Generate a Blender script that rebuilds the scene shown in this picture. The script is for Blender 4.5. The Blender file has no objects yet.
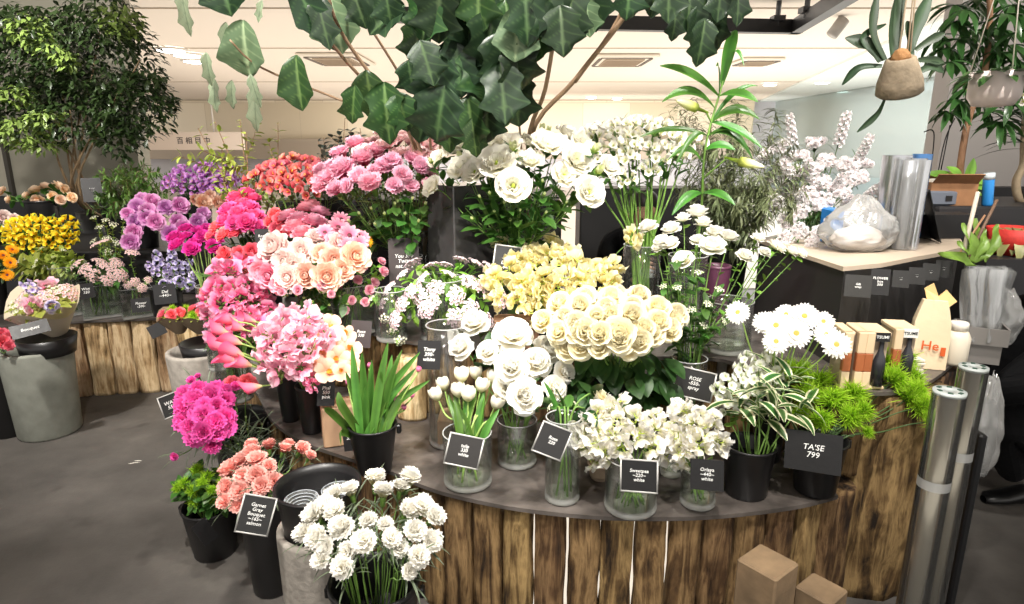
import bpy, math, random
from mathutils import Vector, Matrix, noise
random.seed(7)
R = math.radians
C = bpy.context.scene.collection
SC = bpy.context.scene
# ---------------------------------------------------------------- camera, world, lights, exposure
FPX = 640.0; CH = 1.5; TILT = R(14)
cam_d = bpy.data.cameras.new('camera'); cam = bpy.data.objects.new('camera', cam_d); C.objects.link(cam)
cam.location = (0, 0, CH); cam.rotation_euler = (R(90) - TILT, 0, 0)
cam_d.sensor_width = 36; cam_d.lens = FPX / 1024 * 36; cam_d.clip_start = 0.02; cam_d.clip_end = 200
SC.camera = cam
SC.view_settings.view_transform = 'Standard'; SC.view_settings.look = 'None'
SC.view_settings.gamma = 1; SC.view_settings.use_curve_mapping = False
SC.view_settings.exposure = 0.0
try:
    SC.cycles.transparent_max_bounces = 32; SC.cycles.max_bounces = 8
    SC.cycles.sample_clamp_indirect = 6; SC.cycles.caustics_reflective = False; SC.cycles.caustics_refractive = False
except Exception: pass
w = bpy.data.worlds.new('world'); SC.world = w; w.use_nodes = True
w.node_tree.nodes['Background'].inputs[0].default_value = (1.0, 0.96, 0.90, 1)
w.node_tree.nodes['Background'].inputs[1].default_value = 1.32

def spot(loc, target, power, angle=70, blend=0.6, col=(1, .955, .89), rad=.06):
    d = bpy.data.lights.new('spot_light', 'SPOT'); d.energy = power; d.spot_size = R(angle); d.spot_blend = blend
    d.color = col; d.shadow_soft_size = rad
    o = bpy.data.objects.new('spot_light', d); C.objects.link(o); o.location = loc
    o.rotation_euler = (Vector(target) - Vector(loc)).to_track_quat('-Z', 'Y').to_euler()
    return o
def area(loc, target, power, sx, sy, col=(1, .955, .89)):
    d = bpy.data.lights.new('hall_area_light', 'AREA'); d.energy = power; d.shape = 'RECTANGLE'; d.size = sx; d.size_y = sy; d.color = col
    o = bpy.data.objects.new('hall_area_light', d); C.objects.link(o); o.location = loc
    o.rotation_euler = (Vector(target) - Vector(loc)).to_track_quat('-Z', 'Y').to_euler()
    return o
# track spots over the flower stage, plus spots added to lift dark areas
spot((0.35, 0.75, 2.8), (0.25, 2.05, .7), 215, 66)
spot((0.9, 0.9, 2.8), (0.6, 2.2, .9), 165, 62)
spot((-0.9, 1.0, 2.8), (-0.75, 2.4, .8), 270, 66)
spot((0.1, 1.6, 2.8), (0.05, 2.75, 1.2), 170, 76)
spot((1.6, 1.5, 2.8), (1.4, 2.9, 1.2), 175, 72)
spot((-2.2, 2.0, 2.8), (-2.2, 3.7, .7), 380, 78)
spot((-0.6, 0.3, 2.8), (-0.45, 1.6, .5), 120, 52)
spot((-1.5, 1.2, 2.8), (-.95, 2.75, 1.15), 150, 48)  # added spot, lifts the pink blooms darkened by the overhead leaves
spot((1.0, 1.9, 2.8), (1.25, 2.75, 1.25), 110, 50)
spot((2.7, 3.0, 2.8), (3.5, 4.9, 1.6), 170, 90)  # added spot, brightens the grey wall at right
spot((2.6, 2.0, 2.8), (2.4, 3.2, 1.4), 110, 70)
spot((-3.0, 3.4, 2.8), (-4.2, 5.4, 1.3), 260, 95)  # added spot, brightens the left tree and wall
area((-1.2, 13, 2.85), (-1.2, 13, 0), 420, 9, 12)
area((6, 13, 2.85), (6, 13, 0), 420, 5, 10, (.9, .97, 1))
# unseen area lamps added in the hall to brighten ceiling and far wall
area((-3, 14, .9), (-3, 14, 3), 215, 9, 14)
area((5, 11, .9), (5, 11, 3), 170, 6, 10, (1, .95, .88))
area((-1.5, 6.6, .7), (-1.5, 7.2, 3), 24, 5, 1.2)
area((3, 20.5, .6), (3, 23, 1.6), 260, 16, 1)

# ---------------------------------------------------------------- projection helper: a photo pixel to a point of the place
def P(px, py, Y=None, z=None):
    a = (px - 512) / FPX; b = (302 - py) / FPX
    d = Vector((a, math.cos(TILT) + b * math.sin(TILT), -math.sin(TILT) + b * math.cos(TILT)))
    t = Y / d.y if Y is not None else (z - CH) / d.z
    v = d * t; v.z += CH
    return v
def depth(v): return v[1] * math.cos(TILT) + (CH - v[2]) * math.sin(TILT)
def proj(v):
    dz = depth(v); up = v[1] * math.sin(TILT) + (v[2] - CH) * math.cos(TILT)
    return 512 + FPX * v[0] / dz, 302 - FPX * up / dz

# ---------------------------------------------------------------- materials
def srgb(c):
    return tuple(((x / 255) / 12.92 if x / 255 <= .04045 else ((x / 255 + .055) / 1.055) ** 2.4) for x in c) + (1,)
MATS = {}
def newmat(name):
    m = bpy.data.materials.new(name); m.use_nodes = True; nt = m.node_tree
    b = nt.nodes['Principled BSDF']
    return m, nt, b
def N(nt, typ, **kw):
    n = nt.nodes.new(typ)
    for k, v in kw.items(): setattr(n, k, v)
    return n
def ramp(nt, fac, stops):
    r = N(nt, 'ShaderNodeValToRGB'); e = r.color_ramp.elements
    while len(e) > len(stops): e.remove(e[-1])
    while len(e) < len(stops): e.new(0.5)
    for k, (p, c) in enumerate(stops): e[k].position = p; e[k].color = c
    nt.links.new(fac, r.inputs[0]); return r
def vary(nt, col, amt=.15, hue=.0):
    oi = N(nt, 'ShaderNodeObjectInfo'); mr = N(nt, 'ShaderNodeMapRange')
    mr.inputs[3].default_value = 1 - amt; mr.inputs[4].default_value = 1 + amt * .5
    nt.links.new(oi.outputs['Random'], mr.inputs[0])
    hs = N(nt, 'ShaderNodeHueSaturation'); nt.links.new(col, hs.inputs['Color']); nt.links.new(mr.outputs[0], hs.inputs['Value'])
    if hue:
        m2 = N(nt, 'ShaderNodeMapRange'); m2.inputs[3].default_value = .5 - hue; m2.inputs[4].default_value = .5 + hue
        nt.links.new(oi.outputs['Random'], m2.inputs[0]); nt.links.new(m2.outputs[0], hs.inputs['Hue'])
    return hs.outputs[0]
def petal_mat(name, c0, c1, c2=None, trans=.3, rough=.6, var=.12, hue=0.0, p=(.15, .5, .9)):
    """ramp over the petal's own length: base, middle, edge"""
    if name in MATS: return MATS[name]
    m, nt, b = newmat(name)
    at = N(nt, 'ShaderNodeAttribute', attribute_name='t')
    r = ramp(nt, at.outputs['Fac'], [(p[0], srgb(c0)), (p[1], srgb(c1)), (p[2], srgb(c2 or c1))])
    col = vary(nt, r.outputs[0], var, hue)
    nt.links.new(col, b.inputs['Base Color']); b.inputs['Roughness'].default_value = rough
    b.inputs['Specular IOR Level'].default_value = .25
    tr = N(nt, 'ShaderNodeBsdfTranslucent'); nt.links.new(col, tr.inputs[0])
    mx = N(nt, 'ShaderNodeMixShader'); mx.inputs[0].default_value = trans
    nt.links.new(b.outputs[0], mx.inputs[1]); nt.links.new(tr.outputs[0], mx.inputs[2])
    nt.links.new(mx.outputs[0], nt.nodes['Material Output'].inputs[0])
    MATS[name] = m; return m
def leaf_mat(name, c0, c1, rough=.42, trans=.22, var=.25, hue=.015, edge=None):
    if name in MATS: return MATS[name]
    m, nt, b = newmat(name)
    at = N(nt, 'ShaderNodeAttribute', attribute_name='t')
    st = [(0, srgb(c0)), (.7, srgb(c1))] if not edge else [(0, srgb(c0)), (.55, srgb(c1)), (.62, srgb(edge))]
    r = ramp(nt, at.outputs['Fac'], st)
    if edge: r.color_ramp.interpolation = 'LINEAR'
    tc = N(nt, 'ShaderNodeTexCoord'); no = N(nt, 'ShaderNodeTexNoise'); no.inputs['Scale'].default_value = 14
    nt.links.new(tc.outputs['Object'], no.inputs['Vector'])
    mxr = N(nt, 'ShaderNodeMix', data_type='RGBA', blend_type='MULTIPLY'); mxr.inputs[0].default_value = .5 if not edge else .1
    rr = ramp(nt, no.outputs['Fac'], [(.3, (.45, .45, .45, 1)), (.7, (1.25, 1.25, 1.25, 1))])
    nt.links.new(r.outputs[0], mxr.inputs[6]); nt.links.new(rr.outputs[0], mxr.inputs[7])
    col = vary(nt, mxr.outputs[2], var, hue)
    nt.links.new(col, b.inputs['Base Color']); b.inputs['Roughness'].default_value = rough
    tr = N(nt, 'ShaderNodeBsdfTranslucent'); nt.links.new(col, tr.inputs[0])
    mx = N(nt, 'ShaderNodeMixShader'); mx.inputs[0].default_value = trans
    nt.links.new(b.outputs[0], mx.inputs[1]); nt.links.new(tr.outputs[0], mx.inputs[2])
    nt.links.new(mx.outputs[0], nt.nodes['Material Output'].inputs[0])
    MATS[name] = m; return m
def plain(name, c, rough=.5, metal=0, var=0, bump=0, bscale=40, spec=.5, nscale=6, namt=.0, emit=0):
    if name in MATS: return MATS[name]
    m, nt, b = newmat(name); b.inputs['Base Color'].default_value = srgb(c)
    b.inputs['Roughness'].default_value = rough; b.inputs['Metallic'].default_value = metal; b.inputs['Specular IOR Level'].default_value = spec
    tc = N(nt, 'ShaderNodeTexCoord')
    if namt:
        no = N(nt, 'ShaderNodeTexNoise'); no.inputs['Scale'].default_value = nscale; no.inputs['Detail'].default_value = 6
        nt.links.new(tc.outputs['Object'], no.inputs['Vector'])
        a = srgb(c); lo = tuple(x * (1 - namt) for x in a[:3]) + (1,); hi = tuple(min(1, x * (1 + namt)) for x in a[:3]) + (1,)
        r = ramp(nt, no.outputs['Fac'], [(.3, lo), (.7, hi)])
        nt.links.new(vary(nt, r.outputs[0], var) if var else r.outputs[0], b.inputs['Base Color'])
    if bump:
        n2 = N(nt, 'ShaderNodeTexNoise'); n2.inputs['Scale'].default_value = bscale; n2.inputs['Detail'].default_value = 5
        nt.links.new(tc.outputs['Object'], n2.inputs['Vector'])
        bp = N(nt, 'ShaderNodeBump'); bp.inputs['Strength'].default_value = bump; bp.inputs['Distance'].default_value = .01
        nt.links.new(n2.outputs['Fac'], bp.inputs['Height']); nt.links.new(bp.outputs[0], b.inputs['Normal'])
    if emit:
        b.inputs['Emission Color'].default_value = srgb(c); b.inputs['Emission Strength'].default_value = emit
    MATS[name] = m; return m
def glass(name, tint, refl=1.0, rough=.03, dens=.0):
    """thin clear glass / film / water: see-through with a fresnel sheen"""
    if name in MATS: return MATS[name]
    m, nt, b = newmat(name); nt.nodes.remove(b)
    t = N(nt, 'ShaderNodeBsdfTransparent'); t.inputs[0].default_value = tint + (1,)
    g = N(nt, 'ShaderNodeBsdfGlossy'); g.inputs['Roughness'].default_value = rough
    lw = N(nt, 'ShaderNodeLayerWeight'); lw.inputs[0].default_value = .25
    ml = N(nt, 'ShaderNodeMath', operation='MULTIPLY_ADD'); ml.inputs[1].default_value = .75 * refl; ml.inputs[2].default_value = .05 * refl
    nt.links.new(lw.outputs['Fresnel'], ml.inputs[0])
    mx = N(nt, 'ShaderNodeMixShader'); nt.links.new(ml.outputs[0], mx.inputs[0])
    nt.links.new(t.outputs[0], mx.inputs[1]); nt.links.new(g.outputs[0], mx.inputs[2])
    out = mx.outputs[0]
    if dens:
        d = N(nt, 'ShaderNodeBsdfDiffuse'); d.inputs[0].default_value = (.8, .8, .78, 1)
        m2 = N(nt, 'ShaderNodeMixShader'); m2.inputs[0].default_value = dens
        nt.links.new(out, m2.inputs[1]); nt.links.new(d.outputs[0], m2.inputs[2]); out = m2.outputs[0]
    nt.links.new(out, nt.nodes['Material Output'].inputs[0])
    MATS[name] = m; return m
def bark_mat(name, dark, mid, light, zs=.12, sc=30):
    if name in MATS: return MATS[name]
    m, nt, b = newmat(name); b.inputs['Roughness'].default_value = .8; b.inputs['Specular IOR Level'].default_value = .3
    tc = N(nt, 'ShaderNodeTexCoord'); oi = N(nt, 'ShaderNodeObjectInfo')
    ad = N(nt, 'ShaderNodeVectorMath', operation='ADD'); cb = N(nt, 'ShaderNodeCombineXYZ')
    mm = N(nt, 'ShaderNodeMath', operation='MULTIPLY'); mm.inputs[1].default_value = 37
    nt.links.new(oi.outputs['Random'], mm.inputs[0]); nt.links.new(mm.outputs[0], cb.inputs[2]); nt.links.new(mm.outputs[0], cb.inputs[0])
    nt.links.new(tc.outputs['Object'], ad.inputs[0]); nt.links.new(cb.outputs[0], ad.inputs[1])
    mp = N(nt, 'ShaderNodeMapping'); mp.inputs['Scale'].default_value = (1, 1, zs)
    nt.links.new(ad.outputs[0], mp.inputs[0])
    n1 = N(nt, 'ShaderNodeTexNoise'); n1.inputs['Scale'].default_value = sc; n1.inputs['Detail'].default_value = 8; n1.inputs['Roughness'].default_value = .65; n1.inputs['Distortion'].default_value = .6
    nt.links.new(mp.outputs[0], n1.inputs['Vector'])
    n2 = N(nt, 'ShaderNodeTexNoise'); n2.inputs['Scale'].default_value = 9; n2.inputs['Detail'].default_value = 5
    nt.links.new(ad.outputs[0], n2.inputs['Vector'])
    mx = N(nt, 'ShaderNodeMath', operation='MULTIPLY_ADD'); mx.inputs[1].default_value = .30
    nt.links.new(n2.outputs['Fac'], mx.inputs[0]); 
    m3 = N(nt, 'ShaderNodeMath', operation='MULTIPLY'); m3.inputs[1].default_value = .72; nt.links.new(n1.outputs['Fac'], m3.inputs[0]); nt.links.new(m3.outputs[0], mx.inputs[2])
    r = ramp(nt, mx.outputs[0], [(.38, srgb(dark)), (.47, srgb(mid)), (.56, srgb(light)), (.64, srgb(mid))])
    nt.links.new(vary(nt, r.outputs[0], .3, .01), b.inputs['Base Color'])
    bp = N(nt, 'ShaderNodeBump'); bp.inputs['Strength'].default_value = 1.0; bp.inputs['Distance'].default_value = .022
    nt.links.new(n1.outputs['Fac'], bp.inputs['Height']); nt.links.new(bp.outputs[0], b.inputs['Normal'])
    MATS[name] = m; return m

# ---------------------------------------------------------------- mesh builder
class MB:
    def __init__(s): s.v = []; s.f = []; s.t = []; s.m = []; s.cur = 0
    def add(s, p, t=0.0): s.v.append((p[0], p[1], p[2])); s.t.append(t); return len(s.v) - 1
    def face(s, *ix): s.f.append(tuple(ix)); s.m.append(s.cur)
    def grid(s, rows, ts, close=False):
        ids = [[s.add(p, t) for p, t in zip(r, tr)] for r, tr in zip(rows, ts)]
        for a, b in zip(ids[:-1], ids[1:]):
            n = len(a)
            for k in range(n if close else n - 1): s.face(a[k], a[(k + 1) % n], b[(k + 1) % n], b[k])
        return ids
    def mesh(s, name, mats, smooth=True):
        me = bpy.data.meshes.new(name); me.from_pydata(s.v, [], s.f)
        at = me.attributes.new('t', 'FLOAT', 'POINT'); at.data.foreach_set('value', s.t)
        for m in (mats if isinstance(mats, (list, tuple)) else [mats]): me.materials.append(m)
        me.polygons.foreach_set('material_index', s.m)
        if smooth: me.polygons.foreach_set('use_smooth', [True] * len(s.f))
        me.update(); return me
def link(name, me, parent=None, loc=None, mat4=None):
    o = bpy.data.objects.new(name, me); C.objects.link(o)
    if parent is not None: o.parent = parent
    if mat4 is not None: o.matrix_local = mat4
    elif loc is not None: o.location = loc
    return o
def tag(o, label=None, cat=None, group=None, kind=None):
    if label: o['label'] = label
    if cat: o['category'] = cat
    if group: o['group'] = group
    if kind: o['kind'] = kind
    return o
def thing(name, loc, label, cat, group=None, rz=0):
    o = bpy.data.objects.new(name, None); C.objects.link(o); o.location = loc; o.rotation_euler[2] = rz
    o.empty_display_size = .05
    return tag(o, label, cat, group)
def frame(z, spin=0.0):
    z = Vector(z).normalized(); q = Vector((0, 0, 1)).rotation_difference(z)
    return q.to_matrix().to_4x4() @ Matrix.Rotation(spin, 4, 'Z')
def box(mb, c, s, M=None, t=0.0, bev=0.0):
    x, y, z = (q / 2 for q in s); b = min(bev, x * .9, y * .9, z * .9)
    def pt(v):
        v = Vector(v); v = M @ v if M else v
        return mb.add(v + Vector(c), t)
    if b <= 0:
        i = [pt((a * x, e * y, g * z)) for a in (-1, 1) for e in (-1, 1) for g in (-1, 1)]
        for f in ((0, 1, 3, 2), (4, 6, 7, 5), (0, 4, 5, 1), (2, 3, 7, 6), (0, 2, 6, 4), (1, 5, 7, 3)): mb.face(*[i[k] for k in f])
        return
    # chamfered in plan (vertical edges) and at top and bottom
    def ring(xx, yy, bb, zz):
        return [pt(p) for p in ((-xx + bb, -yy, zz), (xx - bb, -yy, zz), (xx, -yy + bb, zz), (xx, yy - bb, zz), (xx - bb, yy, zz), (-xx + bb, yy, zz), (-xx, yy - bb, zz), (-xx, -yy + bb, zz))]
    rs = [ring(x - b, y - b, b * .5, -z), ring(x, y, b, -z + b), ring(x, y, b, z - b), ring(x - b, y - b, b * .5, z)]
    for A, B in zip(rs[:-1], rs[1:]):
        for k in range(8): mb.face(A[k], A[(k + 1) % 8], B[(k + 1) % 8], B[k])
    mb.face(*rs[0][::-1]); mb.face(*rs[3])
def lathe(mb, prof, n=28, c=(0, 0, 0), cap=True, M=None):
    ids = []
    for r, z in prof:
        row = []
        for k in range(n):
            p = Vector((r * math.cos(2 * math.pi * k / n), r * math.sin(2 * math.pi * k / n), z))
            if M: p = M @ p
            row.append(mb.add(p + Vector(c)))
        ids.append(row)
    for a, b in zip(ids[:-1], ids[1:]):
        for k in range(n): mb.face(a[k], a[(k + 1) % n], b[(k + 1) % n], b[k])
    if cap: mb.face(*ids[0][::-1]); mb.face(*ids[-1])
def tube(mb, pts, r0, r1=None, n=6, t=0.0, cap=True):
    r1 = r0 if r1 is None else r1; pts = [Vector(p) for p in pts]; L = len(pts); ids = []
    ref = Vector((.3, 1, .2)).normalized()
    for i, p in enumerate(pts):
        d = (pts[min(i + 1, L - 1)] - pts[max(i - 1, 0)])
        if d.length < 1e-9: d = Vector((0, 0, 1))
        d.normalize(); a = d.cross(ref)
        if a.length < .05: a = d.cross(Vector((1, 0, 0)))
        a.normalize(); b = d.cross(a); r = r0 + (r1 - r0) * i / max(1, L - 1)
        ids.append([mb.add(p + a * r * math.cos(2 * math.pi * k / n) + b * r * math.sin(2 * math.pi * k / n), t) for k in range(n)])
    for a, b in zip(ids[:-1], ids[1:]):
        for k in range(n): mb.face(a[k], a[(k + 1) % n], b[(k + 1) % n], b[k])
    if cap: mb.face(*ids[0][::-1]); mb.face(*ids[-1])
def smooth_pts(pts, k=4):
    pts = [Vector(p) for p in pts]; out = []
    for i in range(len(pts) - 1):
        p0 = pts[max(i - 1, 0)]; p1 = pts[i]; p2 = pts[i + 1]; p3 = pts[min(i + 2, len(pts) - 1)]
        for j in range(k):
            t = j / k
            out.append(.5 * ((2 * p1) + (p2 - p0) * t + (2 * p0 - 5 * p1 + 4 * p2 - p3) * t * t + (3 * p1 - p0 - 3 * p2 + p3) * t ** 3))
    out.append(pts[-1]); return out
def leaf(mb, M, L, W, prof=None, bend=.6, fold=.25, nu=6, nv=4, ruf=0.0, edge_t=False, ph=0.0):
    """a blade growing along +X of M, faces +Z; prof = half-width profile"""
    rows = []; ts = []; ang = 0; x = z = 0
    for i in range(nu + 1):
        u = i / nu
        if prof:
            w = 0
            for (a, wa), (b, wb) in zip(prof[:-1], prof[1:]):
                if a <= u <= b: w = wa + (wb - wa) * (u - a) / max(1e-6, b - a)
            w *= W
        else: w = W * .5 * max(.02, math.sin(math.pi * min(1, u * .93 + .05)) ** .8)
        row = []; tr = []
        for j in range(nv + 1):
            v = j / nv * 2 - 1
            y = v * w; zz = abs(v) * fold * w + ruf * W * math.sin(ph + u * 9 + v * 3) * abs(v)
            q = Vector((x - zz * math.sin(-ang) * 0, y, z + zz)); row.append(M @ q)
            tr.append(abs(v) if edge_t else .3 + .5 * abs(v) * (1 if j % 2 else .6))
        rows.append(row); ts.append(tr)
        ang = bend * (i + 1) / nu; x += L / nu * math.cos(ang); z -= L / nu * math.sin(ang)
    mb.grid(rows, ts)
def look_dir(d, up=(0, 0, 1), roll=0.0):
    """matrix whose +X runs along d, with +Z as near to up as it can be"""
    x = Vector(d).normalized(); u = Vector(up)
    y = u.cross(x)
    if y.length < 1e-4: y = Vector((0, 1, 0))
    y.normalize(); z = x.cross(y)
    m = Matrix((x, y, z)).transposed().to_4x4()
    return m @ Matrix.Rotation(roll, 4, 'X')
def rv(a=-1, b=1): return Vector((random.uniform(a, b), random.uniform(a, b), random.uniform(a, b)))
def petal(mb, phi, L, W, th0, th1, cup=.3, r0=.02, z0=0., nu=4, nv=4, ruf=0.0, rk=3.0, q=.7, t0=0.0, t1=1.0, tip=0.0, jag=0.0, tw=0.0):
    """a petal: leaves the axis at radius r0, its angle from the axis runs th0 -> th1 (degrees)"""
    cs, sn = math.cos(phi), math.sin(phi); r = r0; z = z0; rows = []; ts = []; ph = random.random() * 6
    for i in range(nu + 1):
        u = i / nu; th = R(th0 + (th1 - th0) * u)
        w = W * .5 * (math.sin(math.pi * min(.97, .08 + .62 * u ** .9 + (.28 * u if tip else 0))) ** q)
        row = []; tr = []
        nx, nz = -math.cos(th), math.sin(th)
        for j in range(nv + 1):
            v = j / nv * 2 - 1
            d = cup * w * v * v + ruf * W * u * u * math.sin(ph + rk * v * 3 + u * 2)
            lu = -jag * L * u * (j % 2) - L * .16 * v * v * u
            rr = r + nx * d + math.sin(th) * lu; zz = z + nz * d + math.cos(th) * lu; y = w * v + tw * u * W
            row.append((rr * cs - y * sn, rr * sn + y * cs, zz)); tr.append(t0 + (t1 - t0) * u)
        rows.append(row); ts.append(tr)
        r += math.sin(th) * L / nu; z += math.cos(th) * L / nu
    mb.grid(rows, ts)
U = random.uniform

# ---------------------------------------------------------------- price cards
def text_mesh(s, size, mat, name='lettering', align='CENTER', shear=.15, extr=.0006):
    cu = bpy.data.curves.new(name, 'FONT'); cu.body = s; cu.size = size; cu.align_x = align; cu.align_y = 'CENTER'
    cu.shear = shear; cu.extrude = extr; cu.space_line = .95; cu.resolution_u = 2; cu.offset = size * .008
    o = bpy.data.objects.new(name, cu); C.objects.link(o)
    me = bpy.data.meshes.new_from_object(o); C.objects.unlink(o); bpy.data.objects.remove(o)
    me.materials.clear(); me.materials.append(mat); return me
def card(px, py, Y, wpx, hpx, text, label, roll=0, yaw=0, pitch=0, sleeve=False, group='chalkboard price cards', colr=(22, 21, 22), tsize=.2):
    if colr[0] > 30: colr = tuple(int(q * .72) for q in colr)
    p = P(px, py, Y=Y); s = depth(p) / FPX; w_, h_ = wpx * s, hpx * s
    r = thing('price_card', p, label, 'price card', group)
    toc = Vector((-p.x, -p.y, 0)).normalized()
    base = Matrix((Vector((0, 0, 1)).cross(toc), Vector((0, 0, 1)), toc)).transposed().to_4x4()
    r.rotation_euler = (base @ Matrix.Rotation(R(yaw), 4, 'Y') @ Matrix.Rotation(R(-12 + pitch), 4, 'X') @ Matrix.Rotation(R(roll), 4, 'Z')).to_euler()
    mb = MB(); box(mb, (0, 0, 0), (w_, h_, .0016)); link('board', mb.mesh('card_board', plain('chalkboard' + str(colr), colr, .45, bump=.1), False), r)
    if text:
        link('lettering', text_mesh(text, h_ * tsize, plain('chalk white', (235, 235, 232), .7)), r, (0, h_ * .02, .0012))
    if sleeve:
        m2 = MB(); e = min(w_, h_) * .05
        for sx, sy, ww, hh in ((0, h_ / 2, w_ + e, e), (0, -h_ / 2, w_ + e, e), (w_ / 2, 0, e, h_), (-w_ / 2, 0, e, h_)): box(m2, (sx, sy, 0), (ww, hh, .003))
        link('sleeve_edge', m2.mesh('sleeve_edge', plain('clear plastic edge', (190, 188, 184), .3)), r)
    return r
# ---------------------------------------------------------------- the setting
def struct(name, mb, m, smooth=False):
    o = link(name, mb.mesh(name, m, smooth)); o['kind'] = 'structure'; return o
def slab(x0, x1, y0, y1, z0, z1):
    mb = MB(); box(mb, ((x0 + x1) / 2, (y0 + y1) / 2, (z0 + z1) / 2), (x1 - x0, y1 - y0, z1 - z0)); return mb
m_floor, nt, b = newmat('floor asphalt')
tc = N(nt, 'ShaderNodeTexCoord'); n1 = N(nt, 'ShaderNodeTexNoise'); n1.inputs['Scale'].default_value = 1.6; n1.inputs['Detail'].default_value = 8; n1.inputs['Roughness'].default_value = .6
nt.links.new(tc.outputs['Object'], n1.inputs['Vector'])
r_ = ramp(nt, n1.outputs['Fac'], [(.35, srgb((66, 63, 60))), (.55, srgb((88, 84, 80))), (.7, srgb((112, 107, 101)))])
n2 = N(nt, 'ShaderNodeTexNoise'); n2.inputs['Scale'].default_value = 4.5; n2.inputs['Detail'].default_value = 2; nt.links.new(tc.outputs['Object'], n2.inputs['Vector'])
r2 = ramp(nt, n2.outputs['Fac'], [(.62, (1, 1, 1, 1)), (.72, (.55, .55, .55, 1))])
mu = N(nt, 'ShaderNodeMix', data_type='RGBA', blend_type='MULTIPLY'); mu.inputs[0].default_value = 1
nt.links.new(r_.outputs[0], mu.inputs[6]); nt.links.new(r2.outputs[0], mu.inputs[7])
nt.links.new(mu.outputs[2], b.inputs['Base Color']); b.inputs['Roughness'].default_value = .62; b.inputs['Specular IOR Level'].default_value = .35
n3 = N(nt, 'ShaderNodeTexNoise'); n3.inputs['Scale'].default_value = 120; nt.links.new(tc.outputs['Object'], n3.inputs['Vector'])
bp = N(nt, 'ShaderNodeBump'); bp.inputs['Strength'].default_value = .25; bp.inputs['Distance'].default_value = .004
nt.links.new(n3.outputs['Fac'], bp.inputs['Height']); nt.links.new(bp.outputs[0], b.inputs['Normal'])
struct('floor', slab(-14, 16, -3, 26, -.1, 0), m_floor)
struct('floor_hall', slab(-14, 16, 6.6, 26, .0005, .006), plain('pale hall floor', (198, 190, 180), .35, namt=.05, nscale=.6))
m_ceil = plain('ceiling paint', (234, 224, 212), .8)
struct('ceiling', slab(-14, 16, -1.5, 26, 2.9, 3.0), m_ceil)
m_seam = plain('ceiling seam', (176, 160, 140), .8)
for k, y in enumerate((7.4, 10.4, 16)):
    struct('trim_%d' % (k + 1), slab(-14, 16, y, y + .03, 2.89, 2.899), m_seam)
# dropped white ceiling field beyond the right-hand seam
mb = MB()
pl = [(4.2, 5), (16, 5), (16, 26), (9.2, 26)]
a_ = [mb.add((x, y, 2.86)) for x, y in pl]; b_ = [mb.add((x, y, 2.899)) for x, y in pl]
mb.face(*a_[::-1]); mb.face(*b_)
for k in range(4): mb.face(a_[k], a_[(k + 1) % 4], b_[(k + 1) % 4], b_[k])
struct('trim_7', mb, plain('cool ceiling', (226, 232, 230), .8))
# far walls
struct('wall_far', slab(-14, 16, 23.0, 23.2, 0, 2.9), plain('far wall', (205, 203, 208), .8))
mw, nt, b = newmat('upper glass panels')
tc = N(nt, 'ShaderNodeTexCoord'); br = N(nt, 'ShaderNodeTexBrick'); br.inputs['Scale'].default_value = 1.0
br.inputs['Brick Width'].default_value = 1.6; br.inputs['Row Height'].default_value = 1.4; br.inputs['Mortar Size'].default_value = .012
br.inputs['Color1'].default_value = srgb((214, 202, 178)); br.inputs['Color2'].default_value = srgb((232, 222, 202)); br.inputs['Mortar'].default_value = srgb((206, 194, 172))
mp = N(nt, 'ShaderNodeMapping'); mp.inputs['Rotation'].default_value = (R(90), 0, 0); nt.links.new(tc.outputs['Object'], mp.inputs[0]); nt.links.new(mp.outputs[0], br.inputs[0])
nt.links.new(br.outputs[0], b.inputs['Base Color']); b.inputs['Roughness'].default_value = .35
struct('trim_8', slab(-14, 8.2, 22.6, 22.95, 1.62, 2.88), mw)
struct('trim_9', slab(-14, 8.2, 22.3, 22.95, .95, 1.62), plain('far beam', (168, 156, 142), .7))
sg = thing('hanging_sign', P(182, 141, Y=16), 'long white overhead sign with black characters beyond the left tree', 'sign')
m1 = MB(); box(m1, (0, 0, 0), (3.0, .08, .42)); link('sign_board', m1.mesh('sign_board', plain('sign white', (222, 208, 196), .6), False), sg)
m1 = MB()
for sx in (-.8, .8): tube(m1, ((sx, 0, .2), (sx, 0, 2.9 - sg.location.z)), .02)
link('hanger_rod', m1.mesh('sign_rods', plain('sign rod', (200, 196, 190))), sg)
mt = text_mesh('百 相 目 中', .17, plain('sign ink', (60, 55, 60), .7), shear=0); link('lettering', mt, sg, mat4=Matrix.Translation((.3, -.045, 0)) @ Matrix.Rotation(R(90), 4, 'X'))
# teal glass shopfront on the right
gw = MB(); box(gw, (9.0, 15.0, 1.75), (.06, 15.5, 2.2)); struct('window_1', gw, glass('teal shopfront glass', (.72, .9, .9), 1.0, .05, .35))
struct('trim_10', slab(8.9, 9.1, 7.2, 22.9, 0, .65), plain('shopfront base', (150, 165, 168), .6))
struct('wall_right', slab(10.8, 11, 4.6, 23, 0, 2.9), plain('wall beyond glass', (214, 226, 224), .8))
m_grey = plain('grey plaster', (150, 145, 140), .8, namt=.06, nscale=2)
struct('wall_partition_right', slab(3.38, 8, 5.2, 5.4, 0, 2.9), plain('grey plaster right', (172, 166, 162), .8))
struct('wall_left', slab(-9, -3.42, 6.0, 6.2, 0, 2.9), plain('olive grey board', (150, 146, 132), .7, namt=.08, nscale=1.2))
struct('trim_11', slab(-9, -3.42, 5.93, 5.99, 0, 1.02), plain('black low panel', (34, 33, 34), .5))
struct('trim_12', slab(-4.62, -4.585, 5.95, 5.99, 0, 2.9), plain('panel joint', (60, 56, 50), .7))
struct('trim_13', slab(3.38, 8, 5.05, 5.19, 0, 1.16), plain('black shelf run', (26, 25, 27), .45))
struct('window_2', slab(-6.2, -5.05, 5.86, 5.92, .95, 2.2), plain('bright lightbox pane', (255, 250, 240), .5, emit=1.2))

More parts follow.
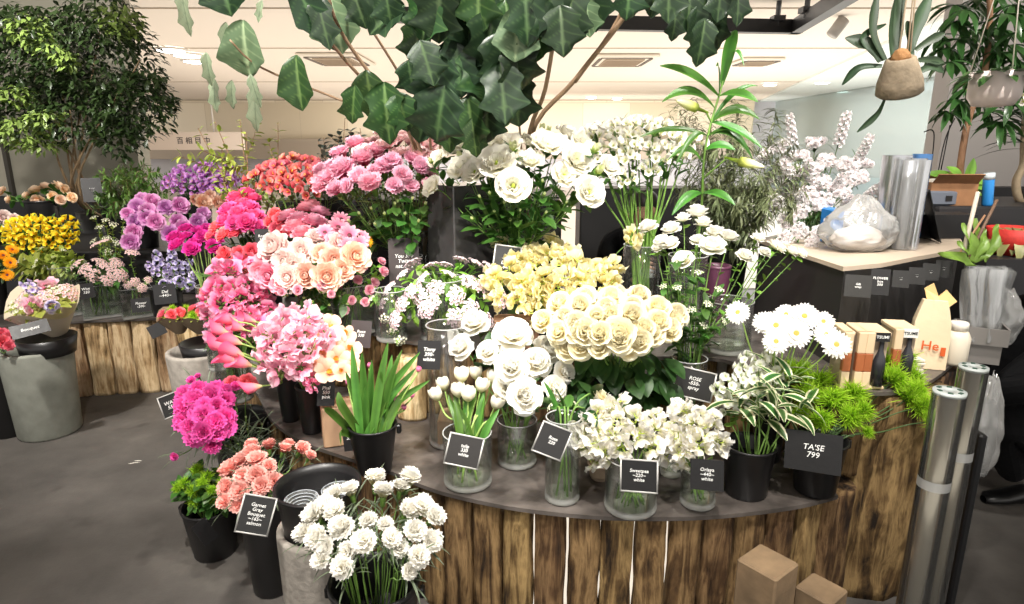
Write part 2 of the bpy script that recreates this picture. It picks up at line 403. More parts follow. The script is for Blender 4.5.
# ceiling fittings
def ac_unit(px, py, sx, sy, label):
    p = P(px, py, z=2.9); t = thing('ceiling_vent', (p.x, p.y, 2.9), label, 'ceiling vent', 'air conditioning vents')
    m = MB(); box(m, (0, 0, -.03), (sx, sy, .05), bev=.02); link('frame', m.mesh('vent_frame', plain('vent white', (226, 218, 204), .6), False), t)
    m = MB(); box(m, (0, 0, -.065), (sx * .62, sy * .62, .02))
    for k in range(7): box(m, (0, (k - 3) * sy * .08, -.08), (sx * .6, sy * .02, .012))
    link('grille', m.mesh('vent_grille', plain('vent grille', (168, 150, 130), .6), False), t)
    m = MB()
    for a, b2, c, d in ((0, sy * .4, sx * .8, .06), (0, -sy * .4, sx * .8, .06), (sx * .4, 0, .06, sy * .7), (-sx * .4, 0, .06, sy * .7)): box(m, (a, b2, -.058), (c, d, .012))
    link('air_slot', m.mesh('air_slot', plain('vent dark', (84, 72, 62), .6), False), t)
ac_unit(621, 59, 1.05, 1.5, 'square ceiling air unit above the white blooms, right of the tree')
ac_unit(338, 58, 1.0, 1.5, 'ceiling air unit behind the hanging heart-shaped leaf, left of the tree')
ac_unit(756, 60, .7, .9, 'small plain ceiling grille right of the lily buds')
track = thing('lighting_track', (2.4, 7.6, 2.72), 'black suspended lighting track crossing the ceiling at upper right', 'lighting track')
m = MB()
for a, b2 in ((P(540, 22, z=2.66), P(796, 27, z=2.66)), (P(796, 27, z=2.66), P(880, -26, z=2.66)), (P(540, 22, z=2.66), P(300, 10, z=2.66))):
    d = (b2 - a); M_ = look_dir(d); box(m, (a + b2) / 2 - track.location, (d.length + .1, .11, .13), M_)
link('rail', m.mesh('rail', plain('black track metal', (18, 17, 18), .4), False), track)
for q in ((777, 26), (806, 18)):
    a = P(*q, z=2.66) - track.location; m = MB(); tube(m, (a, a + Vector((0, 0, .24))), .025); box(m, a + Vector((0, 0, .07)), (.12, .12, .05)); link('hanger_rod', m.mesh('hanger_rod', plain('black track metal', (18, 17, 18)), False), track)
def small_spot(px, py, z, lab, s=.09, col=(150, 145, 138)):
    p = P(px, py, z=z); t = thing('track_spotlight', p, lab, 'spotlight', 'ceiling spotlights')
    m = MB(); lathe(m, [(s * .6, -s), (s * .62, s * .9), (s * .4, s)], 16, M=Matrix.Rotation(R(35), 4, 'Y')); link('housing', m.mesh('housing', plain('spot housing%d' % col[0], col, .4)), t)
    m = MB(); tube(m, ((0, 0, s * .5), (0, 0, 2.9 - z)), .012); link('arm', m.mesh('arm', plain('spot housing%d' % col[0], col, .4)), t)
small_spot(838, 27, 2.78, 'grey cylindrical spotlight on the ceiling right of the black track', .11)
m_bulb = plain('lamp glow', (255, 250, 240), .5, emit=14)
for k, (px, py, lab) in enumerate([(171, 51, 'left lamp of the glowing trio beyond the left tree'), (187, 56, 'middle lamp of the glowing trio beyond the left tree'), (196, 62, 'right lamp of the glowing trio beyond the left tree'),
        (591, 98, 'bright round downlight above the white lisianthus'), (617, 99, 'small downlight just right of the bright one above the lisianthus'),
        (770, 151 - 66, 'left of two bright lamps in front of the teal glass'), (822, 83, 'right of two bright lamps in front of the teal glass'), (843, 92, 'small lamp furthest right before the teal glass')]):
    p = P(px, py, z=2.86); t = thing('downlight', (p.x, p.y, 2.9), 'glowing ceiling ' + lab.replace('glowing ', '').replace('bright ', ''), 'ceiling light', 'glowing ceiling lamps')
    rr = .2 if k < 3 else .16
    m = MB(); lathe(m, [(rr * 1.25, -.005), (rr * 1.25, -.03), (rr, -.035)], 20, cap=False); link('trim_ring', m.mesh('trim_ring', plain('lamp ring', (220, 215, 208))), t)
    m = MB(); lathe(m, [(rr * .98, -.045), (rr * .6, -.06)], 20); link('lens', m.mesh('lens', m_bulb), t)

# ---------------------------------------------------------------- benches (dark tops) and their bark log fronts
m_top = plain('dark slate top', (80, 74, 70), .34, namt=.6, nscale=9, bump=.3, bscale=24, spec=.6)
m_body = plain('pale backing board', (222, 214, 202), .7)
bark = bark_mat('bark', (32, 22, 14), (98, 74, 46), (160, 130, 88), sc=26)
bark_tan = bark_mat('bark tan', (96, 74, 48), (176, 144, 104), (224, 198, 158), sc=24)
bark_dark = bark_mat('bark dark', (22, 15, 10), (78, 56, 36), (132, 104, 70), sc=26)
def platform(name, front, back, z0, z1, lab, cat='display bench', th=.013, mback=None):
    t = thing(name, (front[0][0], front[0][1], z0), lab, cat)
    pts = [Vector((x, y, 0)) for x, y in front]; pts = smooth_pts(pts, 5); loop = [(p.x, p.y) for p in pts] + list(back)
    o = Vector(t.location)
    def ext(lp, za, zb):
        m = MB(); lo = [m.add((x - o.x, y - o.y, za - o.z)) for x, y in lp]; hi = [m.add((x - o.x, y - o.y, zb - o.z)) for x, y in lp]
        m.face(*lo[::-1]); m.face(*hi)
        for k in range(len(lp)): m.face(lo[k], lo[(k + 1) % len(lp)], hi[(k + 1) % len(lp)], hi[k])
        return m
    link('worktop', ext(loop, z1 - th, z1).mesh('worktop', m_top, False), t)
    cx = sum(p[0] for p in loop) / len(loop); cy = max(p[1] for p in loop)
    inner = []
    for i, p in enumerate(pts):
        a = pts[max(0, i - 1)]; b = pts[min(len(pts) - 1, i + 1)]; d = (b - a).normalized(); nrm = Vector((-d.y, d.x, 0)); q = p + nrm * .12
        inner.append((q.x, q.y))
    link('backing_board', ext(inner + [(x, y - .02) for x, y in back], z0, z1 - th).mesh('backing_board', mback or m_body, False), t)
    return pts
def log_piece(name, x, y, z0, z1, wd, rz, mat, lab, group, dp=None, lean=0, seed=0):
    dp = dp or wd * .55; m = MB(); n = 36; nz = 22; rows = []
    for j in range(nz + 1):
        z = (z1 - z0) * j / nz; row = []
        for k in range(n):
            a = 2 * math.pi * k / n; ca, sa = math.cos(a), math.sin(a)
            k1 = 1 + .08 * noise.noise((ca * 2.2 + seed * 3, sa * 2.2, z * 2.5)) + .16 * noise.noise((ca * 5 + seed, sa * 5, z * 5)) + .06 * noise.noise((ca * 12 + seed, sa * 12, z * 14))
            rx = wd / 2 * abs(ca) ** .72 * (1 if ca > 0 else -1) * k1; ry = dp / 2 * abs(sa) ** .72 * (1 if sa > 0 else -1) * k1
            row.append((rx + lean * z + .05 * wd * noise.noise((seed, z * 5, 0)), ry, z))
        rows.append(row)
    ids = [[m.add(p) for p in r] for r in rows]
    for a, b in zip(ids[:-1], ids[1:]):
        for k in range(n): m.face(a[k], a[(k + 1) % n], b[(k + 1) % n], b[k])
    m.face(*ids[0][::-1]); m.face(*ids[-1])
    o = link(name, m.mesh('log', mat), loc=(x, y, z0)); o.rotation_euler[2] = rz
    return tag(o, lab, 'log', group)
def resample(pts, step):
    out = []; acc = 0; 
    for a, b in zip(pts[:-1], pts[1:]):
        L = (b - a).length; s = acc
        while s < L: out.append((a + (b - a) * s / L, (b - a).normalized())); s += step
        acc = s - L
    return out
ORD = ['first', 'second', 'third', 'fourth', 'fifth', 'sixth', 'seventh', 'eighth', 'ninth', 'tenth', 'eleventh', 'twelfth', 'thirteenth', 'fourteenth', 'fifteenth', 'sixteenth',
       'seventeenth', 'eighteenth', 'nineteenth', 'twentieth', 'twenty-first', 'twenty-second', 'twenty-third', 'twenty-fourth', 'twenty-fifth', 'twenty-sixth', 'twenty-seventh', 'twenty-eighth', 'twenty-ninth', 'thirtieth', 'thirty-first', 'thirty-second', 'thirty-third', 'thirty-fourth', 'thirty-fifth', 'thirty-sixth']
def log_front(pts, z0, z1, step, mat, what, group, x0=-9, x1=9, off=.055, gap=.006):
    k = 0
    for i, (p, d) in enumerate(resample(pts, step)):
        if not x0 < p.x < x1: continue
        nrm = Vector((-d.y, d.x, 0)); q = p + nrm * off + d * step * .5; wv = step - (.012 if z0 == 0 and -.05 < p.x < .62 else gap) - abs(noise.noise((i * 1.7, 3, 1))) * .010
        log_piece('bark_log', q.x, q.y, z0 + (0.0), z1 - .003, wv, math.atan2(d.y, d.x), mat, ('rough bark log of the %s, %s from the left' % (what, ORD[min(k, 35)])), group, dp=.075, seed=i + z0 * 7); k += 1
F1 = [(-1.62, 3.3), (-1.40, 3.0), (-1.22, 2.75), (-1.088, 2.564), (-0.95, 2.328), (-0.771, 2.137), (-0.556, 2.0), (-0.391, 1.904), (-0.291, 1.828), (-0.175, 1.763), (0.024, 1.691), (0.255, 1.649), (0.485, 1.644), (0.666, 1.664), (0.86, 1.707), (1.0, 1.76)]
f1 = platform('flower_bench', F1, [(1.02, 3.3)], 0, .45, 'low curved display bench with dark slate top and bark log front', mback=plain('glowing backing panel', (255, 246, 228), .7, emit=.9))  # backing itself glows, standing in for light behind the log gaps
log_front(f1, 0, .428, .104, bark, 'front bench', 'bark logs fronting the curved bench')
F2 = [(-1.25, 3.1), (-0.95, 2.78), (-0.6, 2.52), (-0.376, 2.368), (0.104, 2.27), (0.38, 2.2), (0.684, 2.19), (0.80, 2.12), (.96, 1.98), (1.1, 1.86), (1.28, 1.90), (1.5, 2.08), (1.72, 2.32), (1.9, 2.7)]
f2 = platform('upper_bench', F2, [(1.9, 3.3), (.9, 3.25), (.28, 3.25), (.28, 4.0), (-1.25, 4.0)], .45, .75, 'raised second tier with dark top behind the front vases')
log_front(f2, .4505, .728, .115, bark, 'raised tier', 'bark logs fronting the raised tier', x1=1.08)
F3 = [(-4.2, 3.45), (-3.2, 3.5), (-2.646, 3.607), (-2.35, 3.66), (-2.048, 3.695), (-1.75, 3.70)]
f3 = platform('back_bench', F3, [(-1.75, 5.8), (-4.2, 5.8)], 0, .48, 'back left display bench with pale tan log front')
log_front(f3, 0, .458, .128, bark_tan, 'back left bench', 'tan logs fronting the back left bench')
mbx = MB(); box(mbx, (0, 0, .15), (2.3, .9, .3), bev=.01)
tag(link('display_riser', mbx.mesh('riser', plain('black riser', (22, 21, 22), .5), False), loc=(-2.95, 4.75, .481)), 'low black riser box under the rear left flower buckets', 'riser')
mbx = MB(); box(mbx, (0, 0, .24), (1.38, .8, .48), bev=.01)
tag(link('display_riser', mbx.mesh('riser', plain('black riser', (22, 21, 22), .5), False), loc=(-.45, 3.5, .751)), 'black riser box hidden behind the white lisianthus', 'riser')
# big stump under the right end
for (x, y, wd, dp, z1, lab, sd) in ((1.19, 1.99, .34, .26, .727, 'wide craggy bark stump at the right end of the front bench', 3), (1.46, 2.22, .36, .3, .727, 'dark bark stump under the paper bag and jars', 8), (1.02, 1.86, .15, .12, .44, 'dark narrow bark log beside the wide stump', 5)):
    log_piece('bark_stump', x, y, 0, z1, wd, R(-10) if sd != 8 else R(35), bark if sd == 3 else bark_dark, lab, None, dp=dp, lean=.10 if sd == 3 else 0, seed=sd)
mbx = MB(); box(mbx, (0, 0, .6), (1.1, .3, 1.2), bev=.01)
tag(link('black_cabinet', mbx.mesh('black_cabinet', plain('black riser', (22, 21, 22), .5), False), loc=(1.0, 4.4, .007)), 'low black cabinet behind the seated person', 'cabinet')
# sales counter
ct = thing('sales_counter', (1.11, 2.101, .75), 'black angular counter holding film rolls and a plastic bag', 'counter')
cp = [(1.111, 2.101), (1.25, 2.165), (1.408, 2.27), (1.6, 2.39), (1.783, 2.526), (1.98, 2.86), (1.3, 2.98), (1.06, 2.72)]
def ext(lp, za, zb, o):
    m = MB(); lo = [m.add((x - o.x, y - o.y, za - o.z)) for x, y in lp]; hi = [m.add((x - o.x, y - o.y, zb - o.z)) for x, y in lp]
    m.face(*lo[::-1]); m.face(*hi)
    for k in range(len(lp)): m.face(lo[k], lo[(k + 1) % len(lp)], hi[(k + 1) % len(lp)], hi[k])
    return m
link('counter_body', ext(cp, .751, 1.085, ct.location).mesh('counter_body', plain('counter charcoal', (42, 40, 39), .38, spec=.6), False), ct)
link('counter_top', ext([(x * 1.0 + (.012 if x > 1.2 else -.012), y - (.014 if y < 2.9 else 0)) for x, y in cp], 1.085, 1.10, ct.location).mesh('counter_top', plain('counter cream top', (176, 160, 142), .5), False), ct)
# wood blocks standing on the floor by the stump
m_wood = plain('worn pine', (128, 106, 80), .8, namt=.4, nscale=9, bump=.3, bscale=25)
def wblock(px, py, Y, wd, dp, z0, z1, rz, lab, m=m_wood, name='wooden_block'):
    p = P(px, py, Y=Y); mb = MB(); box(mb, (0, 0, (z1 - z0) / 2), (wd, dp, z1 - z0), bev=.005)
    o = link(name, mb.mesh('block', m, False), loc=(p.x, p.y, z0)); o.rotation_euler[2] = R(rz); return tag(o, lab, 'wooden block')
wblock(768, 560, 1.50, .115, .115, 0, .41, 38, 'taller worn wooden block standing before the bark logs')
wblock(822, 585, 1.52, .10, .10, 0, .31, 38, 'shorter worn wooden block right of the taller one')
m_ply = plain('pale plywood', (176, 142, 112), .7, namt=.15, nscale=8)
wblock(339, 430, 2.13, .115, .10, .451, .60, 20, 'pale plywood block on the bench left of the tulip bucket', m_ply)
wblock(447, 432, 2.12, .055, .12, .451, .56, 0, 'small pale block on the bench behind the tulip vase', m_ply)
log_piece('bark_log', *P(412, 384, Y=2.34).xy, .451, .70, .11, 0, bark_tan, 'lone tan bark log upright right of the tulip leaves', None, dp=.09, seed=31)
wblock(516, 338, 2.33, .17, .10, .751, .86, 0, 'brown wooden block under the cream sweet pea pot', plain('brown wood', (138, 104, 80), .7, namt=.2), )
# ---------------------------------------------------------------- blooms (radius about 1, axis +Z, stem joins at the origin)
PI = math.pi
def g_calyx(mb, r=.22, h=.25, n=5, mi=1):
    c = mb.cur; mb.cur = mi
    for k in range(n): petal(mb, k * 2 * PI / n + .3, h * 1.9, r * 1.5, 70, 15, .4, .02, -.12, 3, 2)
    lathe(mb, [(.04, -.16), (r * .8, -.06), (r * .9, .06)], 8); mb.cur = c
def b_rose(k):
    mb = MB(); j = lambda a: U(-a, a)
    for n, L, W, a, b, z, cup, rf in ((3, .75, .55, 8, -22, .18, .9, 0), (4, .85, .75, 14, -12, .12, .8, .02), (5, .95, .95, 24, 2, .06, .7, .03), (5, 1.02, 1.1, 40, 20, .0, .55, .04), (6, 1.05, 1.2, 58, 50, -.04, .35, .05), (4, 1.0, 1.15, 70, 88, -.08, .15, .06)):
        o = U(0, 6)
        for i in range(n): petal(mb, o + i * 2 * PI / n + j(.2), L * (1 + j(.07)), W, a + j(4), b + j(10), cup, .04, z, 4, 4, rf, 2, .45)
    g_calyx(mb); return mb
def b_ranunculus(k):
    mb = MB()
    for n, L, W, a, b, z in ((4, .45, .4, 10, -60, .35), (5, .55, .5, 20, -50, .28), (6, .7, .6, 35, -35, .2), (7, .85, .7, 50, -15, .12), (8, 1.0, .8, 65, 0, .05), (8, 1.12, .85, 78, 25, .0), (8, 1.1, .85, 86, 60, -.03)):
        o = U(0, 6)
        for i in range(n): petal(mb, o + i * 2 * PI / n, L * U(.95, 1.05), W, a, b + U(-8, 8), .7, .05, z, 3, 3, .03, 2, .4)
    g_calyx(mb, .2); return mb
def b_carnation(k):
    mb = MB()
    for ring, (n, L, a) in enumerate(((7, .75, 10), (9, .85, 28), (10, .95, 48), (11, 1.0, 68), (9, .95, 88))):
        o = U(0, 6)
        for i in range(n): petal(mb, o + i * 2 * PI / n + U(-.2, .2), L * U(.85, 1.1), .85, a * .3, a + U(-10, 22), .1, .03, .0 + .05 * (4 - ring), 4, 6, .16, 6, .38, jag=.12)
    c = mb.cur; mb.cur = 1; lathe(mb, [(.05, -.75), (.17, -.6), (.22, -.1), (.25, .05)], 8); mb.cur = c
    return mb
def b_lisianthus(k):
    mb = MB()
    for n, L, W, a, b in ((5, .8, .9, 22, 15), (5, 1.0, 1.15, 32, 50), (5, 1.08, 1.25, 45, 85)):
        o = U(0, 6)
        for i in range(n): petal(mb, o + i * 2 * PI / n, L, W, a, b + U(-12, 12), .4, .05, 0, 4, 5, .09, 3, .5)
    mb.cur = 2; lathe(mb, [(.02, .1), (.11, .3), (.09, .45), (.02, .52)], 8); mb.cur = 0
    g_calyx(mb); return mb
def b_gerbera(k):
    mb = MB()
    for n, L, z, a in ((24, .95, .03, 82), (22, .8, .07, 70), (18, .5, .1, 55)):
        o = U(0, 6)
        for i in range(n): petal(mb, o + i * 2 * PI / n + U(-.05, .05), L * U(.92, 1.05), .2, a, a + U(0, 16), .25, .08, z, 4, 2, 0, 1, .5, tip=0)
    mb.cur = 2; lathe(mb, [(.24, .05), (.23, .14), (.15, .2), (.03, .17)], 16); mb.cur = 1
    lathe(mb, [(.05, -.15), (.22, -.04), (.26, .04)], 10); mb.cur = 0
    return mb
def b_tulip(k):
    mb = MB()
    for i in range(3): petal(mb, i * 2.094, 1.75, 1.15, 62, -28, .75, .02, 0, 7, 4, 0, 1, .6)
    for i in range(3): petal(mb, i * 2.094 + 1.05, 1.7, 1.1, 55, -30, .7, .02, .02, 7, 4, 0, 1, .6)
    return mb
def b_bud(k):
    mb = MB()
    for i in range(3): petal(mb, i * 2.094, 1.5, .9, 40, -18, .9, .02, 0, 5, 3, 0, 1, .7)
    g_calyx(mb, .3, .4); return mb
def floret_pea(mb, M, s):
    m2 = MB()
    petal(m2, 0, 1.0 * s, 1.7 * s, 20, -15 + U(-10, 10), -.15, .02, 0, 4, 6, .13, 2, .35)
    petal(m2, 0.5, .75 * s, .9 * s, 45, 60, .4, .02, 0, 3, 4, .1, 2, .5); petal(m2, -0.5, .75 * s, .9 * s, 45, 60, .4, .02, 0, 3, 4, .1, 2, .5)
    petal(m2, 0, .45 * s, .35 * s, 40, 10, .9, .03, 0, 3, 3)
    merge(mb, m2, M)
def merge(mb, m2, M):
    o = len(mb.v)
    for p, t in zip(m2.v, m2.t): mb.add(M @ Vector(p), t)
    for f, m in zip(m2.f, m2.m): mb.f.append(tuple(i + o for i in f)); mb.m.append(m if m else mb.cur)
def b_sweetpea(k):
    mb = MB()
    for i in range(6):
        a = i * 2.4 + U(-.3, .3); h = -.15 + i * .16
        M = Matrix.Translation((math.cos(a) * .34, math.sin(a) * .34, h)) @ frame((math.cos(a), math.sin(a), .4 + .15 * i), U(0, 6))
        floret_pea(mb, M, .62)
        mb.cur = 1; tube(mb, [(0, 0, h - .15), (math.cos(a) * .34, math.sin(a) * .34, h)], .03, .05, 4); mb.cur = 0
    return mb
def b_alstro(k):
    mb = MB()
    for i in range(6):
        a = i * 1.05 + U(-.2, .2); rr = .5 if i < 5 else .05; d = Vector((math.cos(a) * rr, math.sin(a) * rr, .35)); m2 = MB()
        for q in range(6): petal(m2, q * 1.047, .62, .3 if q % 2 else .36, 18, 60 + U(-10, 10), .3, .02, 0, 4, 2, 0, 1, .6)
        m2.cur = 2
        for q in range(3): tube(m2, [(0, 0, 0), (U(-.1, .1), U(-.1, .1), .45)], .015, .02, 3)
        merge(mb, m2, Matrix.Translation(d) @ frame((math.cos(a), math.sin(a), .8), U(0, 6)))
        mb.cur = 1; tube(mb, [(0, 0, -.1), d * .6, d], .03, .04, 4); mb.cur = 0
    return mb
def b_umbel(k, n=26):
    mb = MB()
    for i in range(n):
        r = math.sqrt((i + .5) / n); a = i * 2.4; d = Vector((r * math.cos(a) * .9, r * math.sin(a) * .9, .45 * math.sqrt(1 - r * r * .8) + U(-.05, .05)))
        M = Matrix.Translation(d) @ frame((d.x, d.y, 1), U(0, 6)); m2 = MB()
        for q in range(5): petal(m2, q * 1.257, .2, .2, 60, 80, .1, .01, 0, 2, 2)
        m2.cur = 2; box(m2, (0, 0, .03), (.05, .05, .05)); merge(mb, m2, M)
        if i % 3 == 0: mb.cur = 1; tube(mb, [(0, 0, -.3), d], .014, .012, 3); mb.cur = 0
    return mb
def b_spike(k):
    """a fluffy spike, long along +Z (length 3)"""
    mb = MB()
    for i in range(46):
        z = i / 46 * 3.0; a = i * 2.4; r = .38 * (1 - (i / 46) ** 3 * .5)
        d = Vector((math.cos(a) * r * .6, math.sin(a) * r * .6, z)); m2 = MB()
        for q in range(6): petal(m2, q * 1.047 + U(-.3, .3), .3, .24, 20, 85, .3, .01, 0, 2, 2, .1, 3)
        merge(mb, m2, Matrix.Translation(d) @ frame((math.cos(a), math.sin(a), .5), U(0, 6)))
    mb.cur = 1; tube(mb, [(0, 0, -.3), (0, 0, 2.8)], .06, .03, 5); mb.cur = 0
    return mb
def b_fluff(k):
    """cluster of fluffy balls on short arms"""
    mb = MB()
    for i in range(9):
        a = i * 2.4; d = Vector((math.cos(a) * .5 * (i > 0), math.sin(a) * .5 * (i > 0), .4 + U(-.15, .3)))
        for q in range(16):
            n = rv().normalized(); m2 = MB(); 
            for e in range(3): petal(m2, e * 2.1, .2, .2, 30, 80, .3, .01, 0, 2, 2, .1, 3)
            merge(mb, m2, Matrix.Translation(d + n * .12) @ frame(n, U(0, 6)))
        mb.cur = 1; tube(mb, [(0, 0, -.3), d], .025, .02, 4); mb.cur = 0
    return mb
def b_calla(k):
    mb = MB(); n = 20; rows = []; ts = []
    for i in range(9):
        u = i / 8; row = []; tr = []
        for j in range(n + 1):
            a = (j / n) * 2 * PI * 1.08; f = .5 + .5 * math.cos(a - PI)      # the long lip side
            z = 2.2 * u * (.72 + .4 * f * u); r = .12 + .50 * math.sin(u * 1.9) ** 1.2 + (.26 * max(0, u - .75) / .25) * (.3 + f * .9)
            z -= .25 * max(0, u - .8) / .2 * (1 - f)
            row.append((r * math.cos(a), r * math.sin(a), z)); tr.append(u)
        rows.append(row); ts.append(tr)
    mb.grid(rows, ts); mb.cur = 2; tube(mb, [(0, 0, .3), (0, 0, 1.5)], .07, .05, 6); mb.cur = 1; lathe(mb, [(.07, -.3), (.11, .05)], 8, cap=False); mb.cur = 0
    return mb
def b_orchid(k):
    mb = MB()
    for a, L, W in ((0, 1, .75), (1.26, 1, 1.05), (2.5, .95, .7), (3.77, .95, .7), (5.03, 1, 1.05)): petal(mb, a, L, W, 65, 88, -.15, .05, 0, 5, 4, .03, 2, .5)
    mb.cur = 2
    for a in (-.3, .3): petal(mb, PI + a, .5, .3, 30, 70, .6, .03, .05, 3, 3)
    petal(mb, PI, .55, .25, 60, 20, .5, .05, 0, 3, 3); mb.cur = 0
    return mb
def b_daisy(k):
    mb = MB()
    for z, a, n in ((0, 80, 12), (.05, 60, 10)):
        for i in range(n): petal(mb, i * 2 * PI / n + z * 9, .95, .34, a, a + 12, .2, .06, z, 3, 2)
    mb.cur = 2; lathe(mb, [(.25, .05), (.2, .18), (.05, .2)], 10); mb.cur = 1; lathe(mb, [(.05, -.15), (.2, 0)], 8); mb.cur = 0
    return mb
def b_tuft(k, n=420):
    """dense needle tuft"""
    mb = MB()
    for i in range(n):
        d = Vector((U(-1, 1), U(-1, 1), U(-.35, 1))).normalized(); o = rv() * .28 + Vector((0, 0, .1)); L = U(.5, .95); s = d.cross(rv()).normalized() * .028
        a = mb.add(o + s, .1); b = mb.add(o - s, .1); c = mb.add(o + d * L * .6 - s * .7, .6); e = mb.add(o + d * L * .6 + s * .7, .6); f = mb.add(o + d * L, 1)
        mb.face(a, b, c, e); mb.face(e, c, f)
    return mb
def b_delph(k):
    mb = MB()
    for i in range(16):
        z = i * .13 - .5; a = i * 2.4; r = .42 * (1 - i / 30); d = Vector((math.cos(a) * r, math.sin(a) * r, z)); m2 = MB()
        for q in range(5): petal(m2, q * 1.257, .36, .3, 40, 80, .2, .01, 0, 3, 2, .04, 2)
        merge(mb, m2, Matrix.Translation(d) @ frame((math.cos(a), math.sin(a), .35), U(0, 6)))
    mb.cur = 1; tube(mb, [(0, 0, -.6), (0, 0, 1.7)], .04, .02, 4); mb.cur = 0
    return mb
G_STEM = plain('stem green', (104, 138, 62), .5, var=.2); G_DARK = plain('stem dark green', (62, 88, 44), .5)
STEM_PALE = plain('stem pale green', (142, 172, 88), .5)
BL = {}
def bloomset(key, fn, mats, n=3):
    if key not in BL: BL[key] = [fn(i).mesh('bloom_' + key.replace(' ', '_'), mats) for i in range(n)]
    return BL[key]
YEL = plain('stamen yellow', (230, 190, 60), .6); LIME = plain('lime centre', (170, 190, 70), .6); BRN = plain('dark eye', (92, 44, 50), .6); ORG = plain('orange lip', (224, 140, 40), .5)
pm = petal_mat
